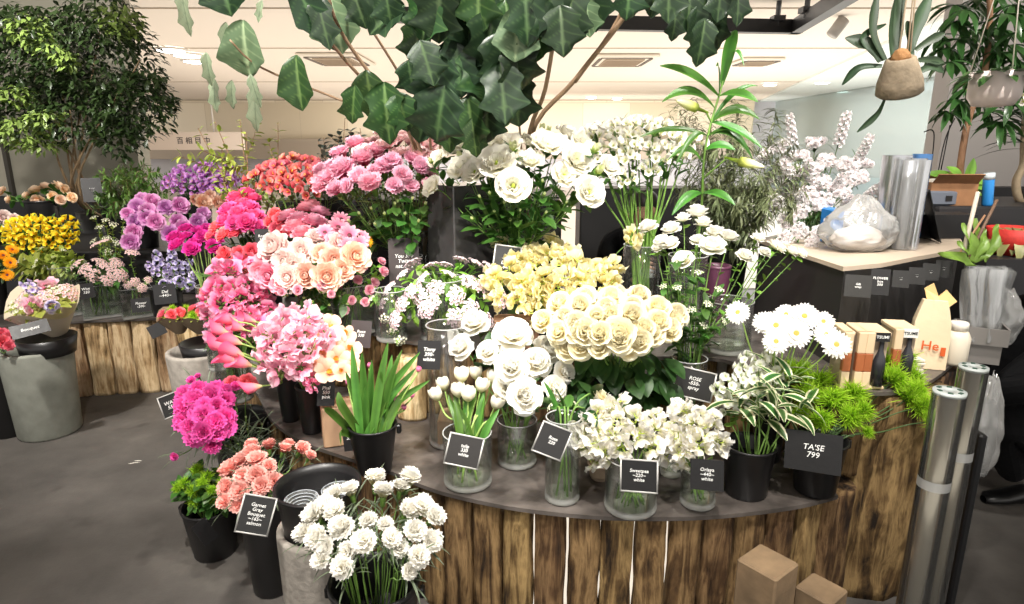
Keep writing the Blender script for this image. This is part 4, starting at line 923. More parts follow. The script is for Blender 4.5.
# -- gerberas
cG = bucket(0, 0, Z1, .26, .045, .055, 'narrow black vase of white gerberas behind the lime tufts', Y=2.0, name='black_vase', cat='vase', group='slim black vases', ears=False); movex(cG, 770, 420, 2.0)
gb = [(738, 313, 1.98, 13), (765, 323, 1.97, 13), (804, 317, 1.93, 15), (776, 326, 1.90, 15), (796, 334, 1.86, 16), (776, 342, 1.86, 14), (823, 322, 1.97, 12), (836, 345, 1.84, 15), (786, 315, 2.0, 12), (826, 335, 1.9, 12)]
bunch('white_gerbera', 'gerb_white', 'gerbera', 'white gerberas', 'white gerbera daisy with yellow eye, {}', gb, cG, 14.5, sr=.0028, camw=1.4, outw=.5, upw=.3, sizej=.05, stem=STEM_PALE)
# -- glass jar of water on the upper tier
vase(726, 350, Z2, .19, .085, 'wide clear glass jar of water on raised tier behind gerberas', fill=.35)
mv = bucket(716, 330, Z2, .24, .05, .055, 'dark maroon vase behind the white spray roses', Y=2.7, mat=plain('maroon', (84, 46, 66), .4), name='maroon_vase', cat='vase', group=None, ears=False); movex(mv, 716, 290, 2.7)

# ================================================================ raised tier, centre
cW = bucket(0, 0, Z2 , .13, .085, .10, 'black pot of cream sweet peas on raised tier', Y=2.45); movex(cW, 552, 310, 2.45)
bunch('cream_sweet_pea', 'pea_cream', 'sweet pea', 'cream sweet peas', 'cream yellow sweet pea in black pot, {}', dome(556, 285, 66, 28, 2.42, 34, .12, .14, seed=3) + [(502, 244, 2.55, 13), (552, 248, 2.6, 12), (630, 241, 2.5, 12), (560, 255, 2.5, 12), (520, 262, 2.45, 12), (538, 262, 2.5, 13)], cW, 15, sr=.002, camw=.6)
cU = vase(0, 0, Z2, .24, .085, 'wide glass vase of blush umbel flowers on raised tier', Y=2.42, r1=.09, fill=.35); movex(cU, 443, 350, 2.42)
um = [(404, 276, 2.45), (412, 293, 2.35), (391, 290, 2.4), (403, 305, 2.3), (424, 281, 2.4), (432, 268, 2.5), (448, 276, 2.42), (455, 296, 2.32), (433, 303, 2.3), (444, 268, 2.5), (465, 283, 2.4), (427, 310, 2.28), (470, 310, 2.3), (481, 290, 2.4), (455, 318, 2.25), (414, 266, 2.55), (436, 289, 2.33), (475, 266, 2.5), (487, 268, 2.5), (472, 285, 2.38), (500, 300, 2.3), (484, 322, 2.25), (493, 284, 2.4), (421, 296, 2.35), (397, 320, 2.3), (386, 303, 2.4), (460, 262, 2.55)]
bunch('blush_umbel', 'umbel_white', 'umbel flower', 'blush umbel flowers', 'small blush umbel flower in wide glass vase, {}', um, cU, 10, (8, .05, .024, .4, .93, .5, .4, L_LIGHT), sr=.0014, camw=.3, upw=.8)
cN = vase(0, 0, Z2 - .298, .44, .07, 'tall clear glass vase with bare green stems and chalkboard card', Y=2.27, fill=.4, name='glass_vase'); cN['root'].location.z = Z1 + .001
for q, z in (('base', Z1 + .02), ('mouth', Z1 + .44)): cN[q].z = z
movex(cN, 448, 400, 2.12); cN['root'].location.y = 2.12; cN['base'].y = cN['mouth'].y = 2.12
bunch('tiny_pink_rose', 'spray_pink', 'spray rose', 'tiny pink spray roses', 'tiny pink spray rose budding beside peach orchids, {}', [(362, 268, 2.5), (381, 262, 2.55), (383, 272, 2.5), (369, 290, 2.45), (331, 295, 2.45), (352, 300, 2.4), (374, 283, 2.5), (358, 280, 2.45), (340, 287, 2.45), (345, 310, 2.4), (365, 302, 2.4)],
      movex(vase(0, 0, Z2, .2, .07, 'square glass vase with tiny pink spray roses', Y=2.5, square=True, fill=.5), 352, 330, 2.5), 5, 'small', sr=.0015)
bunch('filler_sprig', 'flora_white', 'filler flower', 'pale filler flowers', 'pale tiny filler flower beside pink spray roses, {}', [(372, 300, 2.4), (392, 330, 2.35), (385, 318, 2.35), (400, 340, 2.3)], movex(vase(0, 0, Z2, .2, .06, 'glass vase with sparse pale fillers under the umbels', Y=2.4, fill=.5), 392, 335, 2.4), 6, 'small', sr=.0015)
# tall dark square column vase, left of the lisianthus
mbx = MB(); box(mbx, (0, 0, .29), (.21, .21, .58), bev=.004); tv = link('tall_square_vase', mbx.mesh('tall_vase', plain('dark glossy column', (70, 68, 68), .22, spec=.7, namt=.3, nscale=3), False), loc=(P(462, 260, Y=2.72).x, 2.72, Z2 + .001)); tv.rotation_euler[2] = R(38)
tag(tv, 'tall dark glossy square column vase left of the white lisianthus', 'vase')
# lisianthus
cI = movex(vase(0, 0, Z2, .30, .07, 'dark-sleeved glass vase of white lisianthus', Y=2.58, fill=.6), 516, 250, 2.58)
li = [(470, 150, 2.72, 14), (482, 160, 2.62, 15), (498, 168, 2.50, 18), (513, 188, 2.42, 15), (489, 143, 2.75, 13), (545, 151, 2.6, 15), (574, 164, 2.52, 15), (586, 194, 2.42, 14), (507, 152, 2.65, 14), (520, 165, 2.6, 12), (440, 162, 2.66, 10), (436, 189, 2.55, 10), (465, 172, 2.55, 13), (530, 148, 2.72, 12), (558, 148, 2.7, 12), (565, 140, 2.78, 12), (455, 152, 2.75, 12)]
li += [(478, 175, 2.5, 13), (495, 150, 2.62, 14), (530, 165, 2.55, 13), (562, 178, 2.48, 12), (605, 168, 2.55, 12), (578, 148, 2.65, 13)]
bunch('white_lisianthus', 'lisi', 'lisianthus', 'white lisianthus', 'ruffled white lisianthus above dark column vase, {}', [(a, b, c, r * 1.18) for a, b, c, r in li], cI, 14.5, 'lisi', sr=.0025, camw=.9, upw=.2)
bunch('lisianthus_bud', 'lisi_bud', 'lisianthus bud', 'green lisianthus buds', 'pale green lisianthus bud among white blooms, {}', [(499, 140, 2.7, 8), (466, 139, 2.75, 7), (461, 159, 2.6, 6), (513, 152, 2.5, 8), (593, 153, 2.5, 8), (596, 174, 2.45, 9), (484, 153, 2.52, 7), (541, 132, 2.7, 6), (432, 163, 2.6, 5), (548, 133, 2.68, 5), (503, 122, 2.75, 6), (453, 143, 2.7, 8)], cI, 7, 'lisi', sr=.002, upw=.9)
bunch('leafy_lisianthus', 'lisi_bud', 'leafy stem', 'leafy lisianthus stems', 'leafy lisianthus stem with small bud, {}', dome(515, 200, 48, 28, 2.5, 14, .05, .02, seed=9), cI, 3, (9, .085, .036, .3, .97, .9, .5, L_MID), sr=.0022, upw=.9)
# white alstroemeria
cO = movex(vase(0, 0, Z2, .32, .08, 'glass vase with thick bare stems of white alstroemeria', Y=2.75, fill=.6), 642, 250, 2.75)
al = dome(632, 148, 58, 26, 2.85, 22, .1, .1, seed=6) + [(628, 182, 2.65, 12), (612, 172, 2.7, 13), (680, 150, 2.8, 14), (592, 135, 2.95, 12), (660, 132, 2.95, 13), (640, 128, 2.95, 13)]
bunch('white_alstroemeria', 'alstro_white', 'alstroemeria', 'white alstroemerias', 'white alstroemeria on long bare stem, {}', al, cO, 13, (4, .09, .024, .55, .95, .8, .5, L_MID), sr=.0038, camw=.5, stem=plain('alstro stem', (110, 148, 62), .45))
# pink double blooms, centre left
cK = movex(vase(0, 0, Z2, .27, .075, 'dark glass vase of pink carnation blooms with chalk cards', Y=2.75, fill=.6), 405, 250, 2.75)
pk = [(330, 188, 2.75, 15), (347, 176, 2.7, 15), (343, 160, 2.8, 14), (373, 188, 2.62, 14), (365, 165, 2.75, 14), (385, 172, 2.7, 15), (402, 180, 2.65, 13), (420, 172, 2.7, 13), (338, 193, 2.65, 13), (395, 190, 2.62, 11), (428, 178, 2.72, 12), (358, 150, 2.85, 13), (350, 190, 2.66, 12), (410, 190, 2.65, 11), (378, 158, 2.8, 13), (325, 175, 2.8, 12), (336, 172, 2.75, 13), (352, 170, 2.72, 12), (392, 168, 2.7, 13), (412, 164, 2.75, 12), (376, 176, 2.68, 12), (334, 182, 2.72, 13), (426, 188, 2.66, 10), (362, 182, 2.66, 12)]
bunch('pink_carnation', 'car_pink', 'carnation', 'pink double blooms centre left', 'frilled pink bloom left of lisianthus, {}', [(a, b, c, r * 1.12) for a, b, c, r in pk], cK, 14, 'olive', sr=.0022, camw=.7)
pk2 = [(392, 142, 2.9, 12), (366, 156, 2.8, 12), (412, 147, 2.85, 13), (387, 150, 2.8, 13), (400, 158, 2.78, 12), (418, 158, 2.78, 12), (405, 140, 2.92, 12), (372, 145, 2.9, 11), (384, 138, 2.95, 11), (426, 150, 2.85, 11), (432, 160, 2.8, 11), (396, 146, 2.85, 12), (378, 152, 2.82, 12), (416, 140, 2.9, 10), (432, 146, 2.88, 10)]
bunch('blush_lisianthus', 'lisi_pink', 'lisianthus', 'blush blooms above the pink carnations', 'pale blush cupped bloom atop pink carnations, {}', pk2, cK, 12, 'olive', sr=.002, camw=.5, upw=.9)
bunch('round_leaved_sprig', 'lisi_bud', 'leafy stem', 'leafy stems beneath the pink carnations', 'round-leaved stem hanging below pink carnations, {}', [(395, 205, 2.6), (412, 200, 2.6), (425, 205, 2.58), (405, 215, 2.58), (418, 222, 2.55), (385, 215, 2.6), (372, 210, 2.6), (360, 215, 2.62), (350, 222, 2.62), (376, 225, 2.6)], cK, 3, (8, .05, .045, .35, .97, .4, .4, L_MID), sr=.002, upw=.9)
# ================================================================ pink cluster, left arc of the stage
def V_(px, py, z, h, r, lab, Y, **k): return movex(vase(0, 0, z, h, r, lab, Y=Y, **k), px, py, Y)
def B_(px, py, z, h, r0, r1, lab, Y, **k): return movex(bucket(0, 0, z, h, r0, r1, lab, Y=Y, **k), px, py, Y)
call = [(213, 330, 2.15, 13), (222, 318, 2.2, 12), (226, 340, 2.12, 12), (214, 345, 2.1, 13), (229, 326, 2.18, 12), (228, 352, 2.1, 13), (236, 362, 2.08, 13), (222, 357, 2.1, 12), (240, 318, 2.25, 11)]
bunch('pink_calla_lily', 'calla_pink', 'calla lily', 'pink calla lilies', 'pink calla lily pointing left over bench edge, {}', [(x + 16, y + 4, Y, r * .78) for x, y, Y, r in call], cA, 10, sr=.0038, stem=STEM_PALE, face=(-1, -.25, .45), sizej=.06)
bunch('pink_calla_lily', 'calla_pink', 'calla lily', 'pink calla lilies', 'single drooping magenta calla above the carnations', [(262, 386, 2.05, 9)], cA, 9, sr=.0038, stem=STEM_PALE, face=(-1, -.3, -.1))
bunch('pink_sweet_pea', 'pea_pink', 'sweet pea', 'pink sweet peas by the callas', 'ruffled pink sweet pea beside the callas, {}', dome(292, 345, 34, 26, 2.14, 14, .08, .06, seed=11) + [(283, 372, 2.05, 16), (308, 318, 2.2, 15), (270, 340, 2.1, 14)], cB, 15.5, sr=.002, camw=.6)
bunch('peach_orchid', 'orchid_peach', 'orchid', 'peach orchids', 'peach moth orchid with orange lip, {}', [(321, 352, 2.12, 12), (333, 340, 2.15, 13), (345, 335, 2.2, 12), (327, 371, 2.05, 13), (338, 358, 2.1, 13), (350, 350, 2.15, 12), (318, 338, 2.2, 12), (342, 372, 2.05, 10), (313, 362, 2.08, 11), (353, 365, 2.1, 9), (330, 325, 2.25, 11)], cB, 12, sr=.0022, camw=1.4, outw=.3, upw=.1, sizej=.08)
bunch('pink_sweet_pea', 'pea_hot', 'sweet pea', 'bright pink florets below the orchids', 'bright pink floret under the peach orchids, {}', [(308, 378, 2.05, 9), (301, 370, 2.06, 8), (313, 385, 2.04, 8)], cB, 9, sr=.002)
cF = V_(232, 360, Z1, .26, .07, 'glass vase of pink stock spikes behind the callas', 2.52)
bunch('pink_stock', 'pea_hot', 'stock flower', 'pink stock spikes', 'bright pink stock spike at left stage edge, {}', dome(238, 303, 30, 36, 2.5, 20, .1, .1, seed=12) + [(268, 312, 2.4, 13), (276, 322, 2.35, 12), (262, 300, 2.45, 13), (284, 330, 2.3, 12), (256, 325, 2.3, 12), (218, 335, 2.4, 12)], cF, 14, 'lance', sr=.0025, camw=.5)
cP = V_(320, 330, Z2, .26, .08, 'glass vase of peach ranunculus above the sweet peas', 2.6)
bunch('peach_ranunculus', 'ran_peach', 'ranunculus', 'peach ranunculus', 'large peach ranunculus in the pink cluster, {}', [(307, 276, 2.35, 15), (327, 277, 2.33, 16), (322, 255, 2.45, 13), (354, 258, 2.4, 16), (333, 262, 2.4, 15), (343, 270, 2.36, 13)], cP, 15, 'dark', sr=.0028, camw=.9)
bunch('blush_ranunculus', 'ran_blush', 'ranunculus', 'blush ranunculus', 'pale blush ranunculus in the pink cluster, {}', [(277, 250, 2.45, 17), (295, 268, 2.4, 16), (302, 252, 2.46, 14), (338, 245, 2.5, 13), (317, 240, 2.55, 13), (286, 262, 2.4, 14), (288, 278, 2.34, 13)], cP, 15, 'dark', sr=.0028, camw=.9)
bunch('pink_ranunculus', 'ran_pink', 'ranunculus', 'mid-pink ranunculus', 'mid-pink ranunculus in the upper pink cluster, {}', [(300, 222, 2.75, 13), (308, 212, 2.85, 12), (315, 225, 2.72, 13), (304, 236, 2.65, 12), (296, 230, 2.7, 12), (320, 215, 2.82, 11), (311, 208, 2.9, 11), (290, 219, 2.8, 12), (270, 262, 2.45, 14), (262, 272, 2.4, 13), (270, 276, 2.38, 12), (325, 232, 2.7, 10), (280, 285, 2.33, 11)], cP, 13, 'dark', sr=.0025, camw=.7)
bunch('pink_daisy', 'daisy_pink', 'daisy', 'pink chrysanthemum daisies', 'pink daisy with dark eye, {}', [(325, 233, 2.55, 10), (338, 228, 2.6, 11), (349, 236, 2.52, 11), (359, 244, 2.5, 11), (347, 246, 2.48, 10), (333, 240, 2.52, 10), (362, 238, 2.55, 9), (341, 220, 2.65, 9)], cP, 10, 'dark', sr=.0018, camw=1)
bunch('orange_petal_flower', 'gerb_orange', 'gerbera', 'lone orange flower', 'single orange bloom right of pink daisies', [(365, 240, 2.62, 9)], cP, 8)
bunch('leafy_sprig', 'lisi_bud', 'leafy stem', 'leaves under the peach ranunculus', 'leafy green stem under the peach ranunculus, {}', dome(322, 300, 34, 14, 2.38, 11, .05, .03, seed=15), cP, 2.5, (10, .05, .028, .3, .99, .6, .5, L_MID), sr=.0018)
bunch('pink_spray_rose', 'spray_pink', 'spray rose', 'small pink buds under peach ranunculus', 'small pink rosebud under the peach ranunculus, {}', [(322, 285, 2.3, 5.5), (331, 294, 2.28, 5), (282, 292, 2.3, 5), (298, 290, 2.3, 5)], cP, 5, 'small')
# red alstroemeria behind
cX = B_(310, 240, Z2, .27, .07, .085, 'black bucket of dusky red alstroemeria behind the pink blooms', 3.0)
bunch('red_alstroemeria', 'alstro_red', 'alstroemeria', 'dusky red alstroemerias', 'dusky red alstroemeria behind the pink blooms, {}', dome(300, 180, 42, 17, 3.1, 20, .1, .12, seed=14), cX, 12, 'olive', sr=.0022, camw=.4, upw=.7)
bunch('yellow_freesia', 'ran_peach', 'freesia', 'lone pale yellow bloom', 'lone pale yellow bloom below red alstroemerias', [(323, 181, 2.85, 6)], cX, 6, None)
# magenta and hot pink, mid left, standing on the raised tier's left end
cH = B_(262, 262, Z2 - .3, .52, .06, .085, 'tall black bucket with card under hot pink ranunculus', 2.95); cH['root'].location.z = Z1 + .001
bunch('hot_pink_ranunculus', 'ran_hot', 'ranunculus', 'hot pink ranunculus', 'hot pink ranunculus behind the purple flowers, {}', [(238, 200, 3.1, 10), (246, 196, 3.15, 10), (230, 212, 3.0, 10), (240, 216, 2.95, 10), (250, 210, 3.0, 10), (256, 218, 2.95, 9), (235, 224, 2.9, 10), (247, 224, 2.9, 10), (226, 222, 2.95, 9), (243, 206, 3.05, 10), (253, 200, 3.1, 9), (258, 228, 2.9, 8)], cH, 10, 'dark', sr=.002)
bunch('coral_ranunculus', 'ran_coral', 'ranunculus', 'coral ranunculus under the hot pink ones', 'coral pink ranunculus near the black buckets, {}', [(218, 228, 2.95, 9), (225, 236, 2.9, 9), (236, 234, 2.9, 9), (212, 236, 2.92, 7), (240, 254, 2.75, 9), (248, 262, 2.7, 9), (238, 265, 2.72, 9), (225, 254, 2.8, 7), (222, 262, 2.78, 7), (244, 272, 2.68, 8), (252, 252, 2.75, 9), (221, 270, 2.75, 6)], cH, 9, 'dark', sr=.002)
bunch('coral_spray_rose', 'ran_coral', 'spray rose', 'dusky coral florets beside pink ranunculus', 'dusky coral floret left of mid-pink ranunculus, {}', [(275, 214, 2.9, 7), (282, 220, 2.86, 8), (276, 228, 2.84, 7), (284, 232, 2.8, 7), (270, 222, 2.9, 7)], cX, 7, 'dark')
# coral red low rose sprays in front
cE = V_(218, 330, Z1, .26, .06, 'glass vase of coral ranunculus behind the two wrapped posies', 2.9)
bunch('coral_ranunculus', 'ran_coral', 'ranunculus', 'coral ranunculus over the stone pot', 'coral ranunculus with dark eye above stone pot, {}', [(207, 292, 2.85, 6), (214, 297, 2.82, 7), (222, 288, 2.85, 7), (225, 297, 2.8, 6), (213, 288, 2.86, 6)], cE, 6.5, sr=.002, camw=1)

# ================================================================ floor buckets, lower left
cg = B_(240, 420, 0, .42, .085, .11, 'tall black floor bucket under the magenta carnations', 2.42); 
bunch('magenta_carnation', 'car_magenta', 'carnation', 'magenta carnations', 'magenta frilled carnation in dense bunch, {}', dome(208, 416, 25, 28, 2.18, 20, .08, .1, seed=21) + [(193, 382, 2.3, 7), (199, 378, 2.35, 5), (176, 456, 2.1, 7), (188, 400, 2.2, 11), (236, 388, 2.25, 9), (226, 392, 2.22, 10), (211, 447, 2.1, 9)], cg, 15, 'carn', sr=.0018, camw=.9)
bunch('coral_carnation', 'ran_coral', 'carnation', 'flat coral blooms atop the magenta carnations', 'flat coral bloom atop magenta carnations, {}', [(232, 383, 2.35, 8), (247, 384, 2.33, 9)], cg, 8, 'carn')
vase(0, 0, 0, .36, .07, 'floor glass vase beside magenta carnations', Y=2.3)['root'].location.x = P(244, 440, Y=2.3).x
cb2 = B_(262, 470, 0, .30, .075, .095, 'black floor bucket in shade between the two carnation bunches', 2.22)
bunch('wispy_sprig', 'lisi_bud', 'leafy stem', 'grey green carnation foliage', 'grey green wispy stem below magenta carnations, {}', dome(240, 435, 22, 22, 2.22, 10, .04, .05, seed=22), cb2, 2, (16, .11, .006, .2, .99, 1.2, .9, L_GREY), sr=.0016)
cs = B_(271, 560, 0, .36, .065, .088, 'black floor bucket of salmon carnations with curled card', 1.92)
bunch('salmon_carnation', 'car_salmon', 'carnation', 'salmon carnations', 'salmon pink carnation left of the stone pot, {}', [(a, b, c, r * 1.15) for a, b, c, r in [(233, 474, 1.95, 13), (245, 466, 1.97, 12), (230, 490, 1.88, 12), (243, 492, 1.84, 13), (262, 488, 1.82, 12), (258, 478, 1.86, 12), (274, 484, 1.84, 11), (254, 458, 2.0, 11), (269, 449, 2.05, 10), (283, 452, 2.03, 8), (300, 452, 2.02, 9), (309, 458, 2.0, 8), (258, 465, 1.95, 12), (247, 480, 1.88, 12), (228, 502, 1.84, 10), (288, 447, 2.08, 7), (240, 505, 1.82, 10), (268, 470, 1.92, 11), (252, 449, 2.05, 8)]], cs, 14, 'carn', sr=.0018, camw=.8, upw=.8)
ch = B_(214, 535, 0, .20, .075, .10, 'low black pot of parsley-like greenery on floor', 2.12)
bunch('green_herb', 'tuft_lime', 'greenery', 'dark feathery greenery on the floor', 'green feathery herb sprig in low floor pot, {}', dome(203, 487, 27, 18, 2.1, 12, .06, .05, seed=23), ch, 8, (22, .05, .03, .35, .99, .7, .4, L_MID), sr=.002, order=False)
# stone pot with bucket and two clear cup holders
def stone_pot(px, Y, h, r0, r1, lab, mat=None):
    t = thing('stone_pot', (P(px, 400, Y=Y).x, Y, .001), lab, 'pot', 'grey stone pots'); m = MB(); lathe(m, [(r0 * .96, 0), (r0, .01), (r1, h * .97), (r1 * .99, h), (r1 * .86, h), (r1 * .85, h * .9), (r0 * .8, .04)], 44)
    link('body', m.mesh('stone_pot_body', mat or M_STONE), t); return t
M_STONE = plain('grey stone', (150, 143, 134), .8, namt=.22, nscale=30, bump=.25, bscale=60)
P(312, 500, Y=1.68)
sp_ = stone_pot(311, 1.62, .44, .115, .122, 'tall grey stone pot at bench corner holding a black tub')
sb = thing('black_tub', (sp_.location.x, 1.62, .40), 'black tub with two clear cup trays, seated in the stone pot', 'tub')
m = MB(); lathe(m, [(.092, 0), (.096, .004), (.112, .155), (.120, .165), (.120, .172), (.113, .172), (.104, .15), (.088, .006)], 44); link('body', m.mesh('tub_body', BLACKP), sb)
sb.rotation_euler[0] = R(-0); m = MB(); lathe(m, [(.02, .099), (.106, .10)], 40); link('tray_floor', m.mesh('tub_floor', plain('tub dark inside', (20, 20, 20), .3)), sb)
for k, (dx, dy) in enumerate(((-.042, -.02), (.047, .028))):
    t = thing('clear_cup', sb.location + Vector((dx, dy, .102)), ('left' if k == 0 else 'right') + ' clear ribbed plastic cup lying inside the black tub', 'plastic cup', 'clear ribbed cups'); m = MB()
    for q in range(5): rr = .046 - q * .006; tube(m, [(rr * math.cos(a * PI / 12), rr * math.sin(a * PI / 12), .034 - q * .007) for a in range(25)], .0013, n=5, cap=False)
    link('rib', m.mesh('cup_ribs', plain('pale plastic', (176, 182, 188), .3)), t)
    m = MB(); lathe(m, [(.02, .0), (.04, .02), (.046, .034)], 28, cap=False); link('wall', m.mesh('cup_wall', glass('cup plastic', (.9, .92, .93), 1.5, .05, .12)), t)
# white carnations in front
cc = B_(375, 590, 0, .40, .085, .115, 'big black floor bucket of white carnations in front', 1.44)
wc = [(375, 484, 1.62, 12), (383, 497, 1.56, 12), (408, 484, 1.62, 14), (400, 491, 1.6, 11), (352, 495, 1.56, 12), (336, 499, 1.54, 12), (329, 510, 1.50, 13), (318, 520, 1.48, 14), (309, 535, 1.45, 14), (322, 540, 1.42, 14), (345, 532, 1.42, 15), (338, 516, 1.48, 14), (364, 543, 1.38, 15), (325, 560, 1.38, 12), (345, 568, 1.35, 15), (369, 525, 1.46, 11), (390, 541, 1.40, 13), (412, 535, 1.42, 15), (420, 513, 1.5, 16), (432, 520, 1.46, 13), (415, 558, 1.37, 15), (427, 543, 1.42, 14), (406, 515, 1.5, 13), (350, 553, 1.38, 13), (408, 571, 1.36, 11), (384, 528, 1.44, 10), (396, 550, 1.4, 12), (330, 548, 1.4, 13)]
bunch('white_carnation', 'car_white', 'carnation', 'white carnations', 'white carnation in front floor bucket, {}', [(a, b, c, r * 1.22) for a, b, c, r in wc], cc, 13.5, 'carn', sr=.0018, camw=.7, sizej=.08)

# ================================================================ back bench, left
BB = ZB
stone_pot(45, 3.16, .47, .145, .165, 'large grey stone pot before back bench holding wrapped bouquet', plain('grey fibre pot', (138, 140, 130), .8, namt=.15, nscale=14, bump=.15))
stone_pot(205, 3.12, .47, .13, .155, 'speckled grey stone pot holding two wrapped posies')
def tub(px, Y, z0, h, r, lab):
    t = thing('black_tub', (P(px, 330, Y=Y).x, Y, z0), lab, 'tub'); m = MB(); lathe(m, [(r * .9, 0), (r, h), (r * .93, h), (r * .8, h * .6), (0.01, h * .6)], 32); link('body', m.mesh('tub_small', BLACKP), t); return t
tub(45, 3.16, .44, .09, .135, 'black tub inside the left stone pot under the bouquet'); tub(205, 3.12, .44, .075, .128, 'black tub inside the stone pot under the posies')
def posy(px, py, Y, s, paper, kinds, lab, n=7, tiltx=0):
    p = P(px, py, Y=Y); t = thing('wrapped_bouquet', p, lab, 'bouquet', 'wrapped bouquets'); m = MB(); n_ = 24; rows = []; ts = []
    for i in range(5):
        u = i / 4; row = [(s * (.28 + .8 * u) * math.cos(a * 2 * PI / n_) * 1.0, s * (.28 + .7 * u) * math.sin(a * 2 * PI / n_), s * (-.9 + 1.15 * u + .22 * u * math.sin(a * 2 * PI / n_ * 3))) for a in range(n_)]
        rows.append(row); ts.append([u] * n_)
    m.grid(rows, ts, True); link('paper_wrap', m.mesh('paper', paper), t)
    for k in range(n):
        a = k * 2.4; rr = s * .72 * math.sqrt((k + .5) / n); v = Vector((rr * math.cos(a), rr * math.sin(a), s * .32 + .01 * math.sin(k))); link('bloom', bloom_mesh(kinds[k % len(kinds)]), t, mat4=Matrix.Translation(v) @ frame((v.x * 2, v.y * 2 - s * .4, s), U(0, 6)) @ Matrix.Scale(s * .32, 4))
    m = MB(); 
    for k in range(14): a = k * 2.4; leaf(m, Matrix.Translation((0, 0, s * .1)) @ look_dir((math.cos(a), math.sin(a), .5)), s * 1.0, s * .35, nu=4, nv=2)
    link('leaves', m.mesh('posy_leaves', L_YEL), t); t.rotation_euler[0] = R(tiltx); return t
posy(46, 308, 3.16, .17, plain('cream paper', (216, 204, 180), .7), ['umbel_pink', 'delph_lilac', 'pea_pink', 'flora_white'], 'cream-wrapped lilac and pink bouquet lying in stone pot', 9, 22)
posy(177, 318, 3.08, .088, plain('brown paper', (130, 112, 90), .7), ['ran_coral', 'tuft_lime'], 'left brown-wrapped red and lime posy in stone pot', 5, 10)
posy(198, 318, 3.08, .088, plain('brown paper', (130, 112, 90), .7), ['ran_coral', 'ran_coral', 'tuft_lime'], 'right brown-wrapped red and lime posy in stone pot', 5, 10)
# vases along the bench edge
q1 = V_(68, 300, BB, .30, .075, 'square glass vase with dark stems left of card vases', 3.78, fill=.7, square=True)
q2 = V_(100, 300, BB, .20, .10, 'wide square glass vase of dusty pink flowers, middle of back bench', 3.75, fill=.6, square=True)
q3 = V_(136, 300, BB, .18, .085, 'square glass vase of tiny pink flowers with card', 3.75, fill=.6, square=True)
q4 = B_(167, 300, BB, .17, .085, .09, 'black pot of lavender delphinium with card on back bench', 3.78, name='black_pot', cat='pot', group='black pots')
q5 = V_(207, 290, BB, .24, .06, 'slim glass vase of magenta ranunculus with straight stems', 3.5, fill=.5)
bunch('dusty_pink_flower', 'umbel_pink', 'filler flower', 'dusty pink flowers on the back bench', 'dusty pink cluster flower in square glass, {}', [(78, 266, 3.75, 8), (86, 270, 3.7, 7), (94, 276, 3.66, 7), (103, 266, 3.75, 8), (112, 272, 3.7, 7), (120, 276, 3.66, 7), (108, 280, 3.62, 7), (98, 262, 3.8, 7), (116, 264, 3.78, 7)], q2, 7.5, 'lance')
bunch('tiny_pink_flower', 'umbel_pink', 'filler flower', 'tiny pink flowers on the back bench', 'tiny pink flower in square glass with card, {}', [(132, 254, 3.8, 7), (135, 282, 3.7, 5), (142, 288, 3.66, 5), (128, 285, 3.68, 5), (148, 280, 3.7, 4), (104, 243, 3.9, 6), (97, 246, 3.9, 6)], q3, 5, 'small')
bunch('lavender_delphinium', 'delph_lilac', 'delphinium', 'lavender delphiniums', 'lavender blue delphinium in black pot, {}', [(160, 266, 3.8, 9), (168, 274, 3.72, 9), (176, 270, 3.75, 9), (185, 268, 3.75, 9), (193, 276, 3.7, 8), (178, 282, 3.68, 9), (165, 284, 3.68, 8), (188, 286, 3.66, 8), (155, 272, 3.75, 7), (172, 262, 3.82, 8)], q4, 9, 'few')
bunch('magenta_ranunculus', 'ran_magenta', 'ranunculus', 'magenta ranunculus with pale stems', 'magenta ranunculus in slim glass, {}', [(178, 246, 3.5, 8), (186, 238, 3.55, 8), (195, 244, 3.48, 8), (204, 238, 3.52, 8), (213, 248, 3.45, 8), (198, 232, 3.58, 8), (186, 230, 3.6, 8), (208, 230, 3.58, 8), (216, 240, 3.5, 7), (175, 238, 3.55, 7), (192, 250, 3.44, 8)], q5, 8, sr=.003, stem=STEM_PALE, camw=.7)
r1 = B_(150, 270, BB + .3, .3, .08, .10, 'black bucket of lilac ranunculus on the riser', 4.5)
bunch('lilac_ranunculus', 'ran_lilac', 'ranunculus', 'lilac ranunculus', 'lilac pink ranunculus on back bench, {}', [(139, 208, 4.2, 9), (148, 212, 4.1, 9), (156, 222, 4.0, 9), (137, 222, 4.05, 9), (134, 232, 4.0, 8), (147, 218, 4.02, 8), (152, 202, 4.25, 8), (166, 208, 4.15, 8), (180, 206, 4.15, 8), (178, 222, 4.0, 9), (171, 234, 3.9, 9), (183, 228, 3.95, 8), (131, 242, 3.95, 8), (128, 214, 4.1, 7), (203, 214, 4.05, 8), (198, 222, 4.0, 8), (143, 200, 4.25, 7)], r1, 8.5, 'dark', camw=.7)
bunch('purple_alstroemeria', 'alstro_purple', 'alstroemeria', 'purple alstroemerias', 'purple alstroemeria at the back, {}', dome(200, 182, 34, 13, 4.6, 20, .1, .12, seed=31) + [(235, 180, 4.6, 7), (245, 188, 4.5, 6), (228, 172, 4.7, 6)], B_(200, 240, BB + .3, .35, .09, .11, 'black bucket of purple alstroemeria at back of riser', 4.72), 8.5, 'dark', upw=.8)
bunch('peach_carnation', 'ran_peach', 'carnation', 'pale peach flowers below purple alstroemerias', 'pale peach flat bloom below purple alstroemerias, {}', [(203, 203, 4.3, 8), (218, 203, 4.3, 8), (210, 197, 4.35, 7), (195, 200, 4.32, 6), (224, 200, 4.3, 6)], r1, 7, 'dark')
